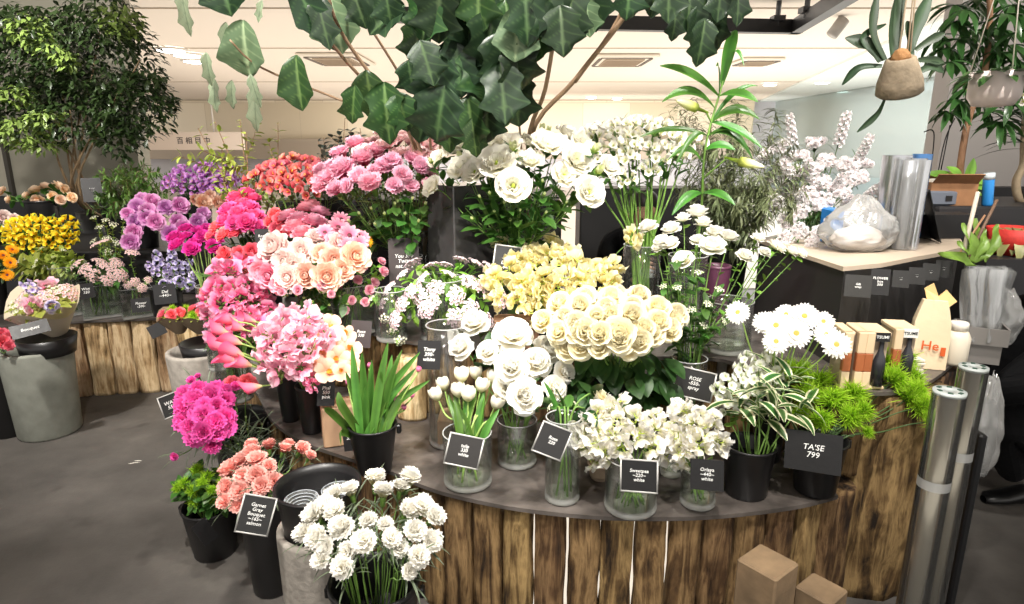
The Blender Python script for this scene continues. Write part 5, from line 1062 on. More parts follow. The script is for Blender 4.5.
bunch('yellow_freesia', 'freesia_yellow', 'freesia', 'yellow freesias', 'bright yellow freesia on back bench, {}', dome(38, 234, 42, 13, 4.1, 26, .1, .1, seed=32), B_(40, 270, BB, .34, .10, .12, 'black bucket of yellow freesias on back bench', 4.15), 8.5, 'lance', upw=.7)
bunch('yellow_green_sprig', 'flora_white', 'foliage', 'yellow green foliage by the yellow freesias', 'yellow green leafy sprig below yellow freesias, {}', dome(46, 264, 42, 16, 3.85, 18, .05, .05, seed=33), q1, 3, (26, .065, .028, .3, .99, .6, .5, L_YEL))
bunch('orange_gerbera', 'gerb_orange', 'gerbera', 'orange gerberas', 'orange gerbera at the photo left edge, {}', [(3, 256, 3.8, 7), (12, 250, 3.85, 7), (10, 263, 3.78, 7), (7, 275, 3.7, 7)], B_(-8, 300, BB, .24, .07, .09, 'black bucket of orange gerberas at bench end', 3.8), 7, 'dark', camw=.8)
bunch('peach_spray_rose', 'rose_peach', 'spray rose', 'peach spray roses', 'peach spray rose beneath the left tree, {}', [(36, 192, 4.9, 7), (46, 189, 4.95, 7), (57, 188, 4.95, 7), (40, 200, 4.85, 7), (52, 197, 4.85, 6), (64, 190, 4.9, 6), (28, 197, 4.9, 6), (71, 198, 4.85, 5), (4, 192, 4.9, 6), (10, 200, 4.85, 5), (60, 200, 4.8, 5)], B_(46, 230, BB + .3, .3, .09, .11, 'black bucket of peach spray roses at back', 4.85), 7, 'round', camw=.5)
bunch('blush_carnation', 'ran_blush', 'carnation', 'pale blush flowers at left edge', 'pale blush bloom at photo left edge, {}', [(3, 218, 4.5, 8), (10, 225, 4.4, 7), (14, 219, 4.45, 6)], B_(-6, 250, BB + .3, .2, .08, .1, 'black bucket of blush flowers at left edge', 4.6), 7, 'dark')
bunch('white_filler_sprig', 'flora_white', 'filler flower', 'pale tiny-flowered sprigs', 'sprig of tiny pale flowers right of yellow freesias, {}', dome(112, 235, 22, 24, 4.1, 12, .05, .05, seed=34), V_(113, 290, BB, .26, .07, 'glass vase of pale filler sprigs behind', 4.05, fill=.5), 4.5, (14, .03, .02, .3, .99, .6, .4, L_YEL))
cz = B_(-2, 370, 0, .42, .10, .13, 'black floor bucket with coral flowers cut by left edge', 3.15)
bunch('coral_flower', 'ran_coral', 'carnation', 'coral flowers at left edge', 'coral bloom beside the left stone pot, {}', [(3, 342, 3.0, 7), (8, 338, 3.05, 6), (2, 334, 3.08, 6), (9, 346, 2.98, 5)], cz, 6)
# conifer branches, eucalyptus, budding branches
def twig_plant(name, cat, lab, group, cont, tips, mat, L, W, n, stemmat, sr=.004, side=3, bend=.5, prof=None, spread=1, pend=0, seedv=1):
    out = []
    for (px, py, Y) in tips:
        v = P(px, py, Y=Y); bs = cont['base'] + Vector((U(-.03, .03), U(-.03, .03), 0)); root = bpy.data.objects.new(name, None); C.objects.link(root); root.location = bs; root['category'] = cat; root['group'] = group
        pts = smooth_pts([bs, cont['mouth'] + Vector((U(-.04, .04), U(-.04, .04), 0)), cont['mouth'].lerp(v, .6) + rv() * .05, v], 6); pts = [p - bs for p in pts]
        mb = MB(); tube(mb, pts, sr, sr * .4); lm = MB()
        for k in range(side):
            i = len(pts) // 3 + k * (len(pts) * 2 // 3 - 1) // max(1, side); i = min(i, len(pts) - 2); d = (pts[i + 1] - pts[i]).normalized(); e = pts[i] + (d + rv() * .9).normalized() * (.12 + .5 * (pts[-1] - pts[i]).length) * U(.5, .9)
            sub = smooth_pts([pts[i], pts[i].lerp(e, .5) + rv() * .02, e], 3); tube(mb, sub, sr * .55, sr * .25, 5); add_leaves(lm, sub, n, L, W, .1, 1, spread, .6, bend, prof, 4, 2)
        add_leaves(lm, pts, n, L, W, .4, 1, spread, .6, bend, prof, 4, 2)
        link('stem', mb.mesh('twig', stemmat), root); link('leaves', lm.mesh('twig_leaves', mat), root); out.append((root, v))
    ordinal_labels(out, lab); return out
BRNS = plain('twig brown', (120, 92, 66), .7); 
cj = B_(120, 220, BB + .3, .25, .10, .12, 'black tub of conifer greenery under the left tree', 4.9)
twig_plant('conifer_branch', 'conifer branch', 'soft green conifer branch below the left tree, {}', 'conifer branches', cj, [(x, y, Y) for x, y, Y in ((95, 195, 4.6), (110, 180, 4.7), (125, 168, 4.8), (145, 165, 4.8), (160, 172, 4.7), (172, 180, 4.7), (130, 190, 4.5), (110, 205, 4.4), (150, 185, 4.6), (98, 180, 4.8), (140, 178, 4.6))], leaf_mat('leaf conifer', (66, 100, 40), (104, 138, 62)), .05, .012, 26, BRNS, side=6)
cbz = V_(258, 240, Z2, .3, .06, 'glass vase of budding branches behind red alstroemeria', 3.2)
twig_plant('budding_branch', 'budding branch', 'thin branch with fresh yellow green buds, {}', 'budding branches', cbz, [(198, 128, 3.3), (215, 122, 3.35), (240, 120, 3.3), (278, 122, 3.4), (222, 148, 3.2), (246, 132, 3.2)], L_YEL, .045, .022, 16, BRNS, sr=.005, side=3)
ceu = V_(370, 250, Z2, .3, .07, 'glass vase of dark eucalyptus behind pink blooms', 3.15)
twig_plant('eucalyptus_branch', 'eucalyptus branch', 'dusky blue green eucalyptus branch, {}', 'eucalyptus branches', ceu, [(330, 135, 3.2), (345, 118, 3.3), (360, 128, 3.2), (318, 140, 3.2), (376, 132, 3.2), (350, 145, 3.1), (340, 150, 3.1), (388, 118, 3.3)], leaf_mat('leaf eucalyptus', (58, 70, 62), (92, 104, 94)), .035, .026, 16, BRNS, side=4)
# hazy grey-green thicket behind the lily and lilies
cy = B_(726, 255, Z2, .28, .08, .10, 'black bucket of wispy grey green foliage behind lilies', 2.93)
twig_plant('wispy_branch', 'wispy foliage', 'wispy grey green needle branch behind the lily, {}', 'wispy grey green branches', cy, [(x, y, Y) for x, y, Y in ((668, 110, 3.0), (690, 100, 3.05), (715, 108, 3.0), (735, 100, 3.0), (755, 112, 3.0), (775, 122, 2.95), (700, 135, 2.9), (730, 135, 2.85), (760, 145, 2.8), (785, 140, 2.9), (690, 160, 2.8), (720, 170, 2.75), (750, 170, 2.7), (775, 180, 2.7), (800, 170, 2.8), (740, 195, 2.65), (765, 205, 2.62), (710, 195, 2.7), (795, 200, 2.65))],
           leaf_mat('leaf wispy', (78, 90, 58), (124, 132, 94)), .07, .007, 44, plain('wispy stem', (110, 106, 72), .6), sr=.002, side=5, bend=1.2)
cl_ = V_(690, 230, Z2, .30, .08, 'glass vase of tall lilies behind white spray roses', 2.6)
L_LILY = leaf_mat('leaf lily', (44, 86, 28), (74, 122, 44), rough=.35)
root = thing('lily', cl_['base'], 'tall green lily stem with closed buds in glass vase', 'lily'); o_ = cl_['base']
pts = smooth_pts([o_, P(700, 225, Y=2.58), P(705, 150, Y=2.5), P(722, 85, Y=2.5), P(733, 40, Y=2.5)], 5); mb = MB(); tube(mb, [p - o_ for p in pts], .006, .003); link('stem', mb.mesh('lily_stem', G_STEM), root)
def leafto(root, a, b, W, mat, sag=.03, name='leaf', fw=None):
    a = Vector(a); b = Vector(b); d = b - a; side = d.cross(Vector((0, -.8, .6))).normalized() if fw is None else d.cross(Vector(fw)).normalized(); nn = side.cross(d).normalized()
    mb = MB(); rows = []; ts = []
    for i in range(11):
        u = i / 10; p = a.lerp(b, u) + Vector((0, 0, 1)) * sag * 4 * u * (1 - u); wd = W * .5 * max(.02, math.sin(PI * min(.99, .05 + .93 * u)) ** .8)
        rows.append([p + side * v * wd + nn * abs(v) * wd * .35 - root.location for v in (-1, -.5, 0, .5, 1)]); ts.append([.8, .5, .2, .5, .8])
    mb.grid(rows, ts); return link(name, mb.mesh('blade', mat), root)
for a, b, Wd in [((712, 100), (758, 102), .034), ((705, 105), (662, 102), .034), ((708, 125), (760, 120), .035), ((706, 130), (752, 158), .03), ((703, 135), (640, 137), .02), ((716, 118), (758, 86), .016), ((722, 90), (736, 30), .036), ((710, 100), (716, 66), .022), ((712, 92), (660, 66), .036), ((728, 62), (744, 66), .014),
                 ((704, 135), (676, 165), .02), ((707, 150), (735, 150), .03), ((703, 170), (668, 160), .025), ((702, 190), (735, 205), .03), ((700, 200), (672, 215), .03), ((708, 140), (755, 95 + 50), .02), ((745, 120), (762, 148), .028)]:
    f = min(range(len(pts)), key=lambda i: abs(proj(pts[i])[1] - a[1])); leafto(root, pts[f], P(b[0], b[1], Y=2.44 + U(-.08, .06)), Wd * 1.25, L_LILY, U(.015, .05))
mlb = pm('lily bud', (150, 180, 60), (206, 214, 110), (236, 236, 190), trans=.2)
for a, b, s in [((706, 112), (676, 100), 1), ((727, 158), (764, 167), 1.15), ((733, 60), (736, 32), .0)]:
    if s:
        pa, pb_ = P(*a, Y=2.48), P(*b, Y=2.4); d = (pb_ - pa); mb = MB(); L = d.length
        lathe(mb, [(.004, -.01), (.010, .05 * L / .1), (.0175, .35 * L), (.018, .6 * L), (.010, .88 * L), (.003, L)], 12); 
        for i, q in enumerate(mb.v): mb.t[i] = q[2] / L
        link('flower_bud', mb.mesh('lily_bud', mlb), root, mat4=Matrix.Translation(pa - o_) @ frame(d))
        mb = MB(); f = min(range(len(pts)), key=lambda i: abs(proj(pts[i])[1] - a[1] - 15)); tube(mb, smooth_pts([pts[f] - o_, (pts[f].lerp(pa, .6) - o_), pa - o_], 3), .0035); link('stem', mb.mesh('bud_stalk', G_STEM), root)
# white fluffy flowers, right
cst = B_(808, 250, Z2, .36, .05, .07, 'black bucket of white fluffy flowers behind the counter corner', 3.14)
bunch('white_fluffy_spike', 'spike_white', 'fluffy flower spike', 'white fluffy spikes', 'white fluffy blossom spike beside the counter, {}', [(a, b, c + .12, r * 1.25) for a, b, c, r in [(793, 145, 2.9, 9), (838, 145, 2.85, 9), (858, 160, 2.75, 8), (790, 182, 2.7, 9), (808, 180, 2.7, 9), (864, 200, 2.6, 8), (835, 190, 2.65, 8), (845, 205, 2.6, 7)]], cst, 8, 'fine', sr=.0022, upw=.8, outw=1)
bunch('white_fluffy_flower', 'fluff_white', 'fluffy flower', 'white fluffy clusters', 'white fluffy blossom cluster beside the counter, {}', [(a, b, c + .12, r * 1.35) for a, b, c, r in [(768, 158, 2.85, 10), (784, 168, 2.8, 11), (800, 160, 2.85, 10), (812, 172, 2.75, 11), (826, 165, 2.8, 10), (845, 170, 2.75, 10), (806, 198, 2.6, 11), (822, 204, 2.58, 11), (838, 192, 2.62, 10), (858, 180, 2.7, 9), (782, 150, 2.9, 9), (868, 214, 2.55, 9), (815, 148, 2.95, 9), (850, 212, 2.55, 8), (796, 176, 2.75, 10), (877, 208, 2.6, 7), (818, 233, 2.45, 7), (832, 222, 2.5, 8), (802, 212, 2.55, 7), (850, 182, 2.68, 9), (776, 180, 2.8, 10), (790, 195, 2.72, 10), (820, 186, 2.72, 10), (862, 168, 2.8, 9), (788, 222, 2.55, 9), (800, 232, 2.48, 9), (775, 205, 2.65, 9), (842, 222, 2.5, 8), (812, 244, 2.4, 7), (786, 240, 2.5, 8)]], cst, 10, 'fine', sr=.002, upw=.6)
# ================================================================ right: counter goods
FILM = glass('clear film', (.93, .94, .95), 2.0, .12, .13); FOIL = plain('silver film', (196, 198, 202), .22, metal=.85, bump=.2, bscale=9)
def crumple_bag(px, py, Y, sx, sy, sz, z0, lab, mat, seed=1, name='plastic_bag', cat='plastic bag', pinch=.5):
    t = P(px, py, Y=Y); m = MB(); n = 40; rows = []
    for i in range(23):
        v = i / 22; ph = PI * v; row = []
        for k in range(n):
            a = 2 * PI * k / n; ca, sa = math.cos(a), math.sin(a); rr = math.sin(min(PI * .96, .35 + ph * .85)) ** .55
            z = v; d = Vector((ca * 1.5, sa * 1.5, v * 2.5 + seed)); kf = 1 + .22 * noise.noise(d * 1.6) + .14 * noise.noise(d * 4)
            kk = 1 - (v ** 2) * pinch; row.append((sx * .5 * ca * rr * kf * kk, sy * .5 * sa * rr * kf * kk, sz * z * (1 + .12 * noise.noise(d * 2.2))))
        rows.append(row)
    ids = [[m.add(p) for p in r] for r in rows]
    for a, b in zip(ids[:-1], ids[1:]):
        for k in range(n): m.face(a[k], a[(k + 1) % n], b[(k + 1) % n], b[k])
    m.face(*ids[0][::-1]); m.face(*ids[-1]); return tag(link(name, m.mesh('crumpled_bag', mat), loc=(t.x, Y, z0)), lab, cat)
HAZE = glass('hazy plastic', (.93, .94, .95), 1.4, .15, .26)
crumple_bag(856, 250, 2.42, .30, .20, .20, 1.102, 'crumpled translucent plastic bag on the counter corner', HAZE, 3)
wr_ = crumple_bag(856, 250, 2.43, .20, .14, .09, 1.104, 'white tissue bundle inside the crumpled plastic bag', plain('white tissue', (226, 216, 208), .8, bump=.4, bscale=20), 5, 'tissue_bundle', 'tissue bundle', .2)
m = MB(); box(m, (0, 0, .07), (.05, .10, .14), bev=.006); o = tag(link('blue_box', m.mesh('blue_box', plain('bright blue', (40, 130, 210), .4), False), loc=(P(832, 240, Y=2.58).x, 2.60, 1.102)), 'small bright blue box behind the crumpled plastic bag', 'box')
# film rolls on the counter
for k, (px, Y, r, h, lab, mt_) in enumerate([(905, 2.46, .047, .34, 'large clear film roll standing on the counter', FILM), (916, 2.52, .03, .355, 'blue-tinted film roll behind the large clear roll', plain('blue film', (96, 150, 214), .2, metal=.3)), (893, 2.55, .05, .35, 'silver film roll standing left of the large clear roll', FOIL), (918, 2.44, .022, .335, 'slim silver film roll at the front of counter rolls', FOIL)]):
    t = thing('film_roll', (P(px, 200, Y=Y).x, Y, 1.102), lab, 'film roll', 'film rolls on the counter'); m = MB(); n = 30; rows = []
    for i in range(7):
        z = h * i / 6; rows.append([(r * (1 + .06 * a / n) * (1 + .05 * math.sin(a * .8 + i * .3)) * math.cos(a * 2 * PI / n * 1.3) * (1 + .12 * i / 6), r * (1 + .06 * a / n) * math.sin(a * 2 * PI / n * 1.3) * (1 + .12 * i / 6), z) for a in range(n + 1)])
    m.grid(rows, [[0] * (n + 1)] * 7); link('film', m.mesh('film_wrap', mt_), t)
    m = MB(); lathe(m, [(r * .45, 0), (r * .45, h * .98)], 14); link('core', m.mesh('film_core', plain('card core', (150, 152, 156), .4, metal=.5)), t)
m = MB(); box(m, (0, 0, .11), (.16, .004, .22), Matrix.Rotation(R(-18), 3, 'X')); box(m, (0, .07, .11), (.16, .004, .22), Matrix.Rotation(R(18), 3, 'X'))
o = link('display_stand', m.mesh('stand', plain('matte black board', (20, 20, 21), .5), False), loc=(P(935, 225, Y=2.62).x, 2.66, 1.10)); o.rotation_euler[2] = R(70); tag(o, 'black folded display board right of the film rolls', 'display board')
m = MB(); box(m, (0, 0, .05), (.30, .12, .10)); o = link('black_tray', m.mesh('tray', plain('black tray', (22, 21, 22), .5), False), loc=(P(935, 235, Y=2.75).x, 2.78, 1.103)); tag(o, 'black tray at the back of the counter', 'tray')
tp = thing('grey_device', (P(934, 195, Y=3.2).x, 3.2, 1.201), 'small grey device with black socket above the counter', 'device'); m = MB(); box(m, (0, 0, .035), (.16, .12, .07), bev=.008); link('body', m.mesh('device_body', plain('device grey', (104, 110, 122), .4), False), tp); m = MB(); box(m, (.035, -.061, .035), (.03, .006, .025)); link('socket', m.mesh('socket', plain('black socket', (12, 12, 14)), False), tp)
# back counter carrying goods, to the right
mbx = MB(); box(mbx, (0, 0, .6), (2.6, .6, 1.2), bev=.01); tag(link('back_counter', mbx.mesh('back_counter', plain('dark back counter', (34, 33, 35), .45), False), loc=(3.35, 3.40, 0)), 'long black back counter carrying cardboard and plants at right', 'counter')
m_card = plain('cardboard', (150, 108, 74), .8, namt=.2, nscale=14, bump=.1)
t = thing('cardboard_box', (P(972, 225, Y=3.0).x, 3.22, 1.201 - .0), 'open corrugated cardboard box with white lining on back counter', 'box'); t.rotation_euler[2] = R(-8)
t.location.z = 1.201; t.scale = (.8, .8, .85)
m = MB()
for (cx, cy, sx, sy) in ((0, -.09, .26, .006), (0, .09, .26, .006), (-.13, 0, .006, .18), (.13, 0, .006, .18)): box(m, (cx, cy, .065), (sx, sy, .13))
box(m, (0, 0, .004), (.26, .18, .006)); link('body', m.mesh('carton_body', m_card, False), t)
for s, rz in ((-1, 25), (1, -18)):
    m = MB(); box(m, (0, 0, 0), (.255, .09, .005), Matrix.Rotation(R(40 * s), 3, 'X')); link('flap', m.mesh('flap', m_card, False), t, (0, s * .12, .15))
m = MB(); box(m, (0, 0, .10), (.22, .14, .09), bev=.02); link('lining', m.mesh('lining', plain('lining', (226, 220, 208), .7), False), t)
m = MB(); box(m, (0, 0, .04), (.07, .10, .08), bev=.004); tag(link('cardboard_box', m.mesh('carton_small', m_card, False), loc=(P(948, 225, Y=3.2).x, 3.22, 1.201)), 'smaller closed cardboard box left of the open one', 'box')
m = MB(); box(m, (0, 0, .04), (.20, .13, .08), bev=.004); tag(link('paper_box', m.mesh('paper_box', plain('white carton', (214, 204, 190), .7), False), loc=(P(868, 172, Y=3.6).x, 3.6, 1.113)), 'white and tan carton behind the fluffy white flowers', 'box')
mbx = MB(); box(mbx, (0, 0, .555), (.4, .3, 1.11)); tag(link('dark_shelf', mbx.mesh('dark_shelf', plain('black riser', (30, 28, 29), .5), False), loc=(P(868, 172, Y=3.6).x, 3.62, .001)), 'black shelf block behind the white fluffy flowers', 'shelf')
# blue roll + red box + greens
t = thing('blue_roll', (P(1016, 222, Y=2.95).x, 3.15, 1.201), 'bright blue wrapped roll leaning on back counter', 'roll'); m = MB(); lathe(m, [(.022, 0), (.024, .01), (.024, .15), (.02, .155)], 18); link('wrap', m.mesh('blue_wrap', plain('blue wrap', (44, 138, 214), .4)), t); m = MB(); lathe(m, [(.025, .13), (.025, .158)], 18); link('label', m.mesh('roll_label', plain('pale label', (210, 220, 226), .6)), t); t.rotation_euler = (R(4), R(-9), 0)
t = thing('red_basket', (P(1018, 236, Y=2.92).x, 2.93, 1.0), 'red patterned basket with pale leaves at right edge', 'basket'); m = MB(); lathe(m, [(.09, 0), (.12, .12), (.115, .12), (.085, .01)], 26); link('body', m.mesh('basket', plain('red basket', (206, 52, 44), .6, namt=.2, nscale=40)), t)
m = MB()
for k in range(26): a = k * 2.4; leaf(m, Matrix.Translation((.03 * math.cos(a), .03 * math.sin(a), .10)) @ look_dir((math.cos(a), math.sin(a), U(-.3, .6))), U(.12, .18), .045, nu=6, nv=3, bend=1.2)
link('leaves', m.mesh('pale_leaves', leaf_mat('leaf pale', (150, 160, 90), (196, 196, 130))), t)
mbx = MB(); box(mbx, (0, 0, .5), (.6, .28, .998)); tag(link('side_stand', mbx.mesh('side_stand', plain('dark back counter', (34, 33, 35), .45), False), loc=(2.40, 2.93, 0.0)), 'dark side stand under the red basket at right', 'stand')
# leafy cut greens and wooden sticks in a grey crate of film bags
cr_ = thing('grey_crate', (P(985, 318, Y=2.15).x, 2.16, .751), 'grey open box holding upright clear film bags', 'box'); m = MB()
for (cx, cy, sx, sy) in ((0, -.055, .14, .006), (0, .055, .14, .006), (-.07, 0, .006, .11), (.07, 0, .006, .11)): box(m, (cx, cy, .10), (sx, sy, .06))
box(m, (0, 0, .073), (.14, .11, .006)); box(m, (0, 0, .035), (.12, .09, .069)); link('body', m.mesh('crate_body', plain('grey crate', (128, 124, 120), .5), False), cr_); cr_.rotation_euler[2] = R(-25)
for k in range(7):
    m = MB(); n = 10; rows = [[(U(-.004, .004) + (j / n - .5) * (.095 + .006 * i), .012 * math.sin(j * 1.3 + k + i * .4), i * .05) for j in range(n + 1)] for i in range(6)]
    m.grid(rows, [[0] * (n + 1)] * 6); o = link('film_bag', m.mesh('film_bag', FILM), loc=(cr_.location.x - .035 + k * .010, 2.12 + k * .013, .83)); o.rotation_euler = (R(-6), U(-.06, .06), R(-28))
    tag(o, 'clear film bag in the grey box, %s from the front' % ORD[k], 'film bag', 'clear film bags')
for k, (a, b, lab, rr, c_) in enumerate([((962, 258), (978, 192), 'pale smooth stick rising from the film bags', .008, (196, 184, 168)), ((966, 262), (997, 200), 'dark stick leaning right from the film bags', .006, (110, 84, 66)), ((958, 256), (985, 215), 'thin tan stick among the film bags', .004, (160, 120, 90))]):
    pa = P(*a, Y=2.2); pb_ = P(*b, Y=2.25); m = MB(); tube(m, [Vector((0, 0, 0)), pb_ - pa], rr, rr * .9); tag(link('stick', m.mesh('stick', plain('stick%d' % k, c_, .6)), loc=pa - Vector((0, 0, 0))), lab, 'stick')
t = thing('cut_greens', P(975, 262, Y=2.2), 'fresh lime green leaves among the film bags', 'leaves'); m = MB()
for a, b in (((975, 262), (985, 215)), ((975, 262), (1000, 240)), ((975, 262), (965, 240)), ((975, 262), (992, 228)), ((975, 262), (972, 222)), ((975, 265), (950, 250)), ((985, 262), (1006, 222))):
    pa, pb_ = P(*a, Y=2.2) - t.location, P(*b, Y=2.15 + U(0, .1)) - t.location; leaf(m, Matrix.Translation(pa) @ look_dir(pb_ - pa, (0, -1, .5)), (pb_ - pa).length, .036, nu=12, nv=4, bend=.5, ruf=.3)
link('leaves', m.mesh('green_leaves', L_LIGHT), t)
for k, (px, py, Y, sx, sy, sz, z0, lab) in enumerate([(1004, 320, 2.2, .12, .10, .19, .80, 'hazy plastic bag slumped beside the grey box'), (992, 380, 1.95, .12, .10, .34, .42, 'clear plastic bag hanging off the bench corner by the jars')]):
    crumple_bag(px, py, Y, sx, sy, sz, z0, lab, HAZE, 9 + k, pinch=.25)
# kits: wooden sided boxes standing like books
m_pale = plain('pale birch', (222, 196, 160), .6, namt=.08, nscale=6); m_mid = plain('cherry block', (168, 96, 56), .5, namt=.15, nscale=10)
for k, (px, Y, lab) in enumerate([(844, 1.935, 'leftmost wooden-spined kit box below the counter cards'), (857, 1.935, 'wooden-spined kit box second from left below counter cards'), (872, 1.93, 'wooden kit box with upper black title tag'), (899, 1.97, 'rightmost wooden kit box with white title tag')]):
    t = thing('kit_box', (P(px, 330, Y=Y).x, Y, .7515), lab, 'kit box', 'wooden spined kit boxes'); t.rotation_euler[2] = R(-8)
    h = .185; wd = .030 if k < 2 else .072; dpt = .11
    m = MB(); box(m, (0, 0, h * .5), (.028, .014, h), bev=.002) if False else None
    m = MB(); box(m, (-wd / 2 + .012, -dpt * .5, h * .82), (.024, .02, h * .36), bev=.002); box(m, (-wd / 2 + .012, -dpt * .5, h * .16), (.024, .02, h * .32), bev=.002); box(m, (0, 0, h - .006), (wd, dpt, .012), bev=.002); box(m, (0, 0, .005), (wd, dpt, .01), bev=.002)
    link('pale_frame', m.mesh('pale_frame', m_pale, False), t)
    m = MB(); box(m, (-wd / 2 + .012, -dpt * .5, h * .48), (.0245, .021, h * .32), bev=.002); link('cherry_block', m.mesh('cherry_block', m_mid, False), t)
    m = MB(); box(m, (0, .004, h * .5), (wd - .004, dpt - .02, h - .024)); link('inner_box', m.mesh('inner_box', plain('kit side', (178, 158, 136), .6), False), t)
    if k >= 2:
        m = MB(); b0 = (wd / 2 - .02, -dpt * .5 + .002, 0); lathe(m, [(.0015, 0), (.017, .0), (.018, .08), (.012, .10), (.007, .115), (.007, .14), (.0085, .15)], 16, c=(wd / 2 - .022, -dpt * .5 + .006, .012)); link('dark_bottle', m.mesh('kit_bottle', plain('dark bottle', (50, 50, 54), .2)), t)
        m = MB(); box(m, (.008, -dpt * .52 - .004, h * .93), (.044, .003, .028)); link('title_tag', m.mesh('title_tag', plain('tag black', (26, 25, 26), .5) if k == 2 else plain('tag white', (232, 230, 224), .6), False), t)
        tm = text_mesh('TSUME' if k == 3 else 'TSUMI', .013, plain('chalk white', (235, 235, 232), .7) if k == 2 else plain('tag ink', (24, 24, 26), .6), shear=0); link('lettering', tm, t, mat4=Matrix.Translation((.008, -dpt * .52 - .0062, h * .93)) @ Matrix.Rotation(R(90), 4, 'X'))
# paper bag, jars, small white stack
t = thing('paper_bag', (P(929, 350, Y=2.08).x, 2.09, .7515), 'cream paper bag with orange lettering and folded top', 'paper bag'); t.rotation_euler[2] = R(-20); m = MB()
prof = [(0, 1), (.10, 1.02), (.16, .96), (.20, .8), (.235, .62)]; ids = []
for z, k_ in prof: ids.append([m.add((x * .055 * k_, y * .03 * (1 - z * 2.2), z)) for x, y in ((-1, -1), (-.1, -1.1), (1, -1), (1.04, 0), (1, 1), (-1, 1), (-1.04, 0))])
for a, b in zip(ids[:-1], ids[1:]):
    for k in range(7): m.face(a[k], a[(k + 1) % 7], b[(k + 1) % 7], b[k])
m.face(*ids[0][::-1]); m.face(*ids[-1]); link('body', m.mesh('bag_body', plain('cream bag paper', (228, 206, 172), .7, bump=.3, bscale=14), False), t)
m = MB(); ids = [m.add(p) for p in ((-.02, -.004, .22), (.03, -.01, .205), (.062, -.004, .235), (.03, .004, .27), (.01, .004, .245), (-.01, .003, .29), (-.035, .003, .27))]; j2 = [m.add((p[0], p[1] + .008, p[2])) for p in [m.v[i] for i in ids]]; m.face(*ids); m.face(*j2[::-1])
for k in range(7): m.face(ids[k], j2[k], j2[(k + 1) % 7], ids[(k + 1) % 7])
link('folded_top', m.mesh('bag_top', plain('gold bag paper', (226, 190, 130), .6), False), t)
link('lettering', text_mesh('He', .045, plain('orange print', (214, 96, 40), .6), shear=0), t, mat4=Matrix.Translation((-.002, -.0345, .082)) @ Matrix.Rotation(R(90), 4, 'X'))
m = MB(); box(m, (.038, -.033, .065), (.014, .003, .03)); link('printed_mark', m.mesh('printed_mark', plain('orange print', (214, 96, 40), .6), False), t)
m_jar = plain('milky jar', (226, 216, 196), .35, spec=.5); 
for k, (px, Y, lab) in enumerate([(955, 2.12, 'larger milky white jar beside the paper bag'), (972, 2.2, 'milky jar with small red mark behind the larger one')]):
    t = thing('milky_jar', (P(px, 350, Y=Y).x, Y, .7515), lab, 'jar', 'milky plastic jars'); m = MB(); lathe(m, [(.036, 0), (.04, .01), (.041, .095), (.032, .115), (.026, .12)], 26); link('body', m.mesh('jar_body', m_jar), t)
    m = MB(); lathe(m, [(.028, .12), (.029, .145), (.025, .15)], 24); link('lid', m.mesh('jar_lid', plain('jar lid', (236, 230, 218), .4)), t)
    if k: m = MB(); box(m, (.006, -.0415, .03), (.018, .003, .02)); link('red_mark', m.mesh('red_mark', plain('red mark', (206, 76, 60)), False), t)
t = thing('paper_stack', (P(915, 360, Y=1.98).x, 1.985, .7515), 'small stack of white paper bags in front of paper bag', 'paper stack'); m = MB()
for k in range(6): box(m, (U(-.003, .003), U(-.003, .003), .006 + k * .011), (.05, .04, .0095), bev=.002)
link('sheets', m.mesh('sheets', plain('white paper', (226, 216, 200), .7), False), t)
# wire basket
t = thing('wire_basket', (P(938, 395, Y=1.98).x + .04, 2.0, .60), 'black wire basket hooked at the stump edge', 'basket'); m = MB()
for q in range(3): tube(m, [(.09 * math.cos(a * PI / 10), .06 * math.sin(a * PI / 10), .03 * q) for a in range(21)], .002, n=5, cap=False)
for q in range(10): a = q * PI / 5; tube(m, [(.09 * math.cos(a), .06 * math.sin(a), 0), (.09 * math.cos(a), .06 * math.sin(a), .07)], .0015, n=4)
link('wires', m.mesh('wires', plain('black wire', (18, 18, 18), .4)), t)
# counter cards
card(858, 286, 2.075, 24, 22, 'Gift\nwrap', 'leftmost grey card on the counter face', yaw=8, sleeve=False, group='cards on the counter face', colr=(58, 56, 54), tsize=.13)
card(880, 282, 2.105, 17, 26, 'FLOWER\nbox\n550', 'tall black card second on the counter face', yaw=10, group='cards on the counter face', tsize=.13)
for k, (px, py, Y) in enumerate([(901, 279, 2.17), (917, 276, 2.24), (931, 272, 2.30), (944, 269, 2.36)]): card(px, py, Y, 15, 17, '· · ·\n—', 'small dark card on counter face, %s after the tall black one' % ORD[k], yaw=12, group='cards on the counter face', colr=(48, 46, 45), tsize=.12)
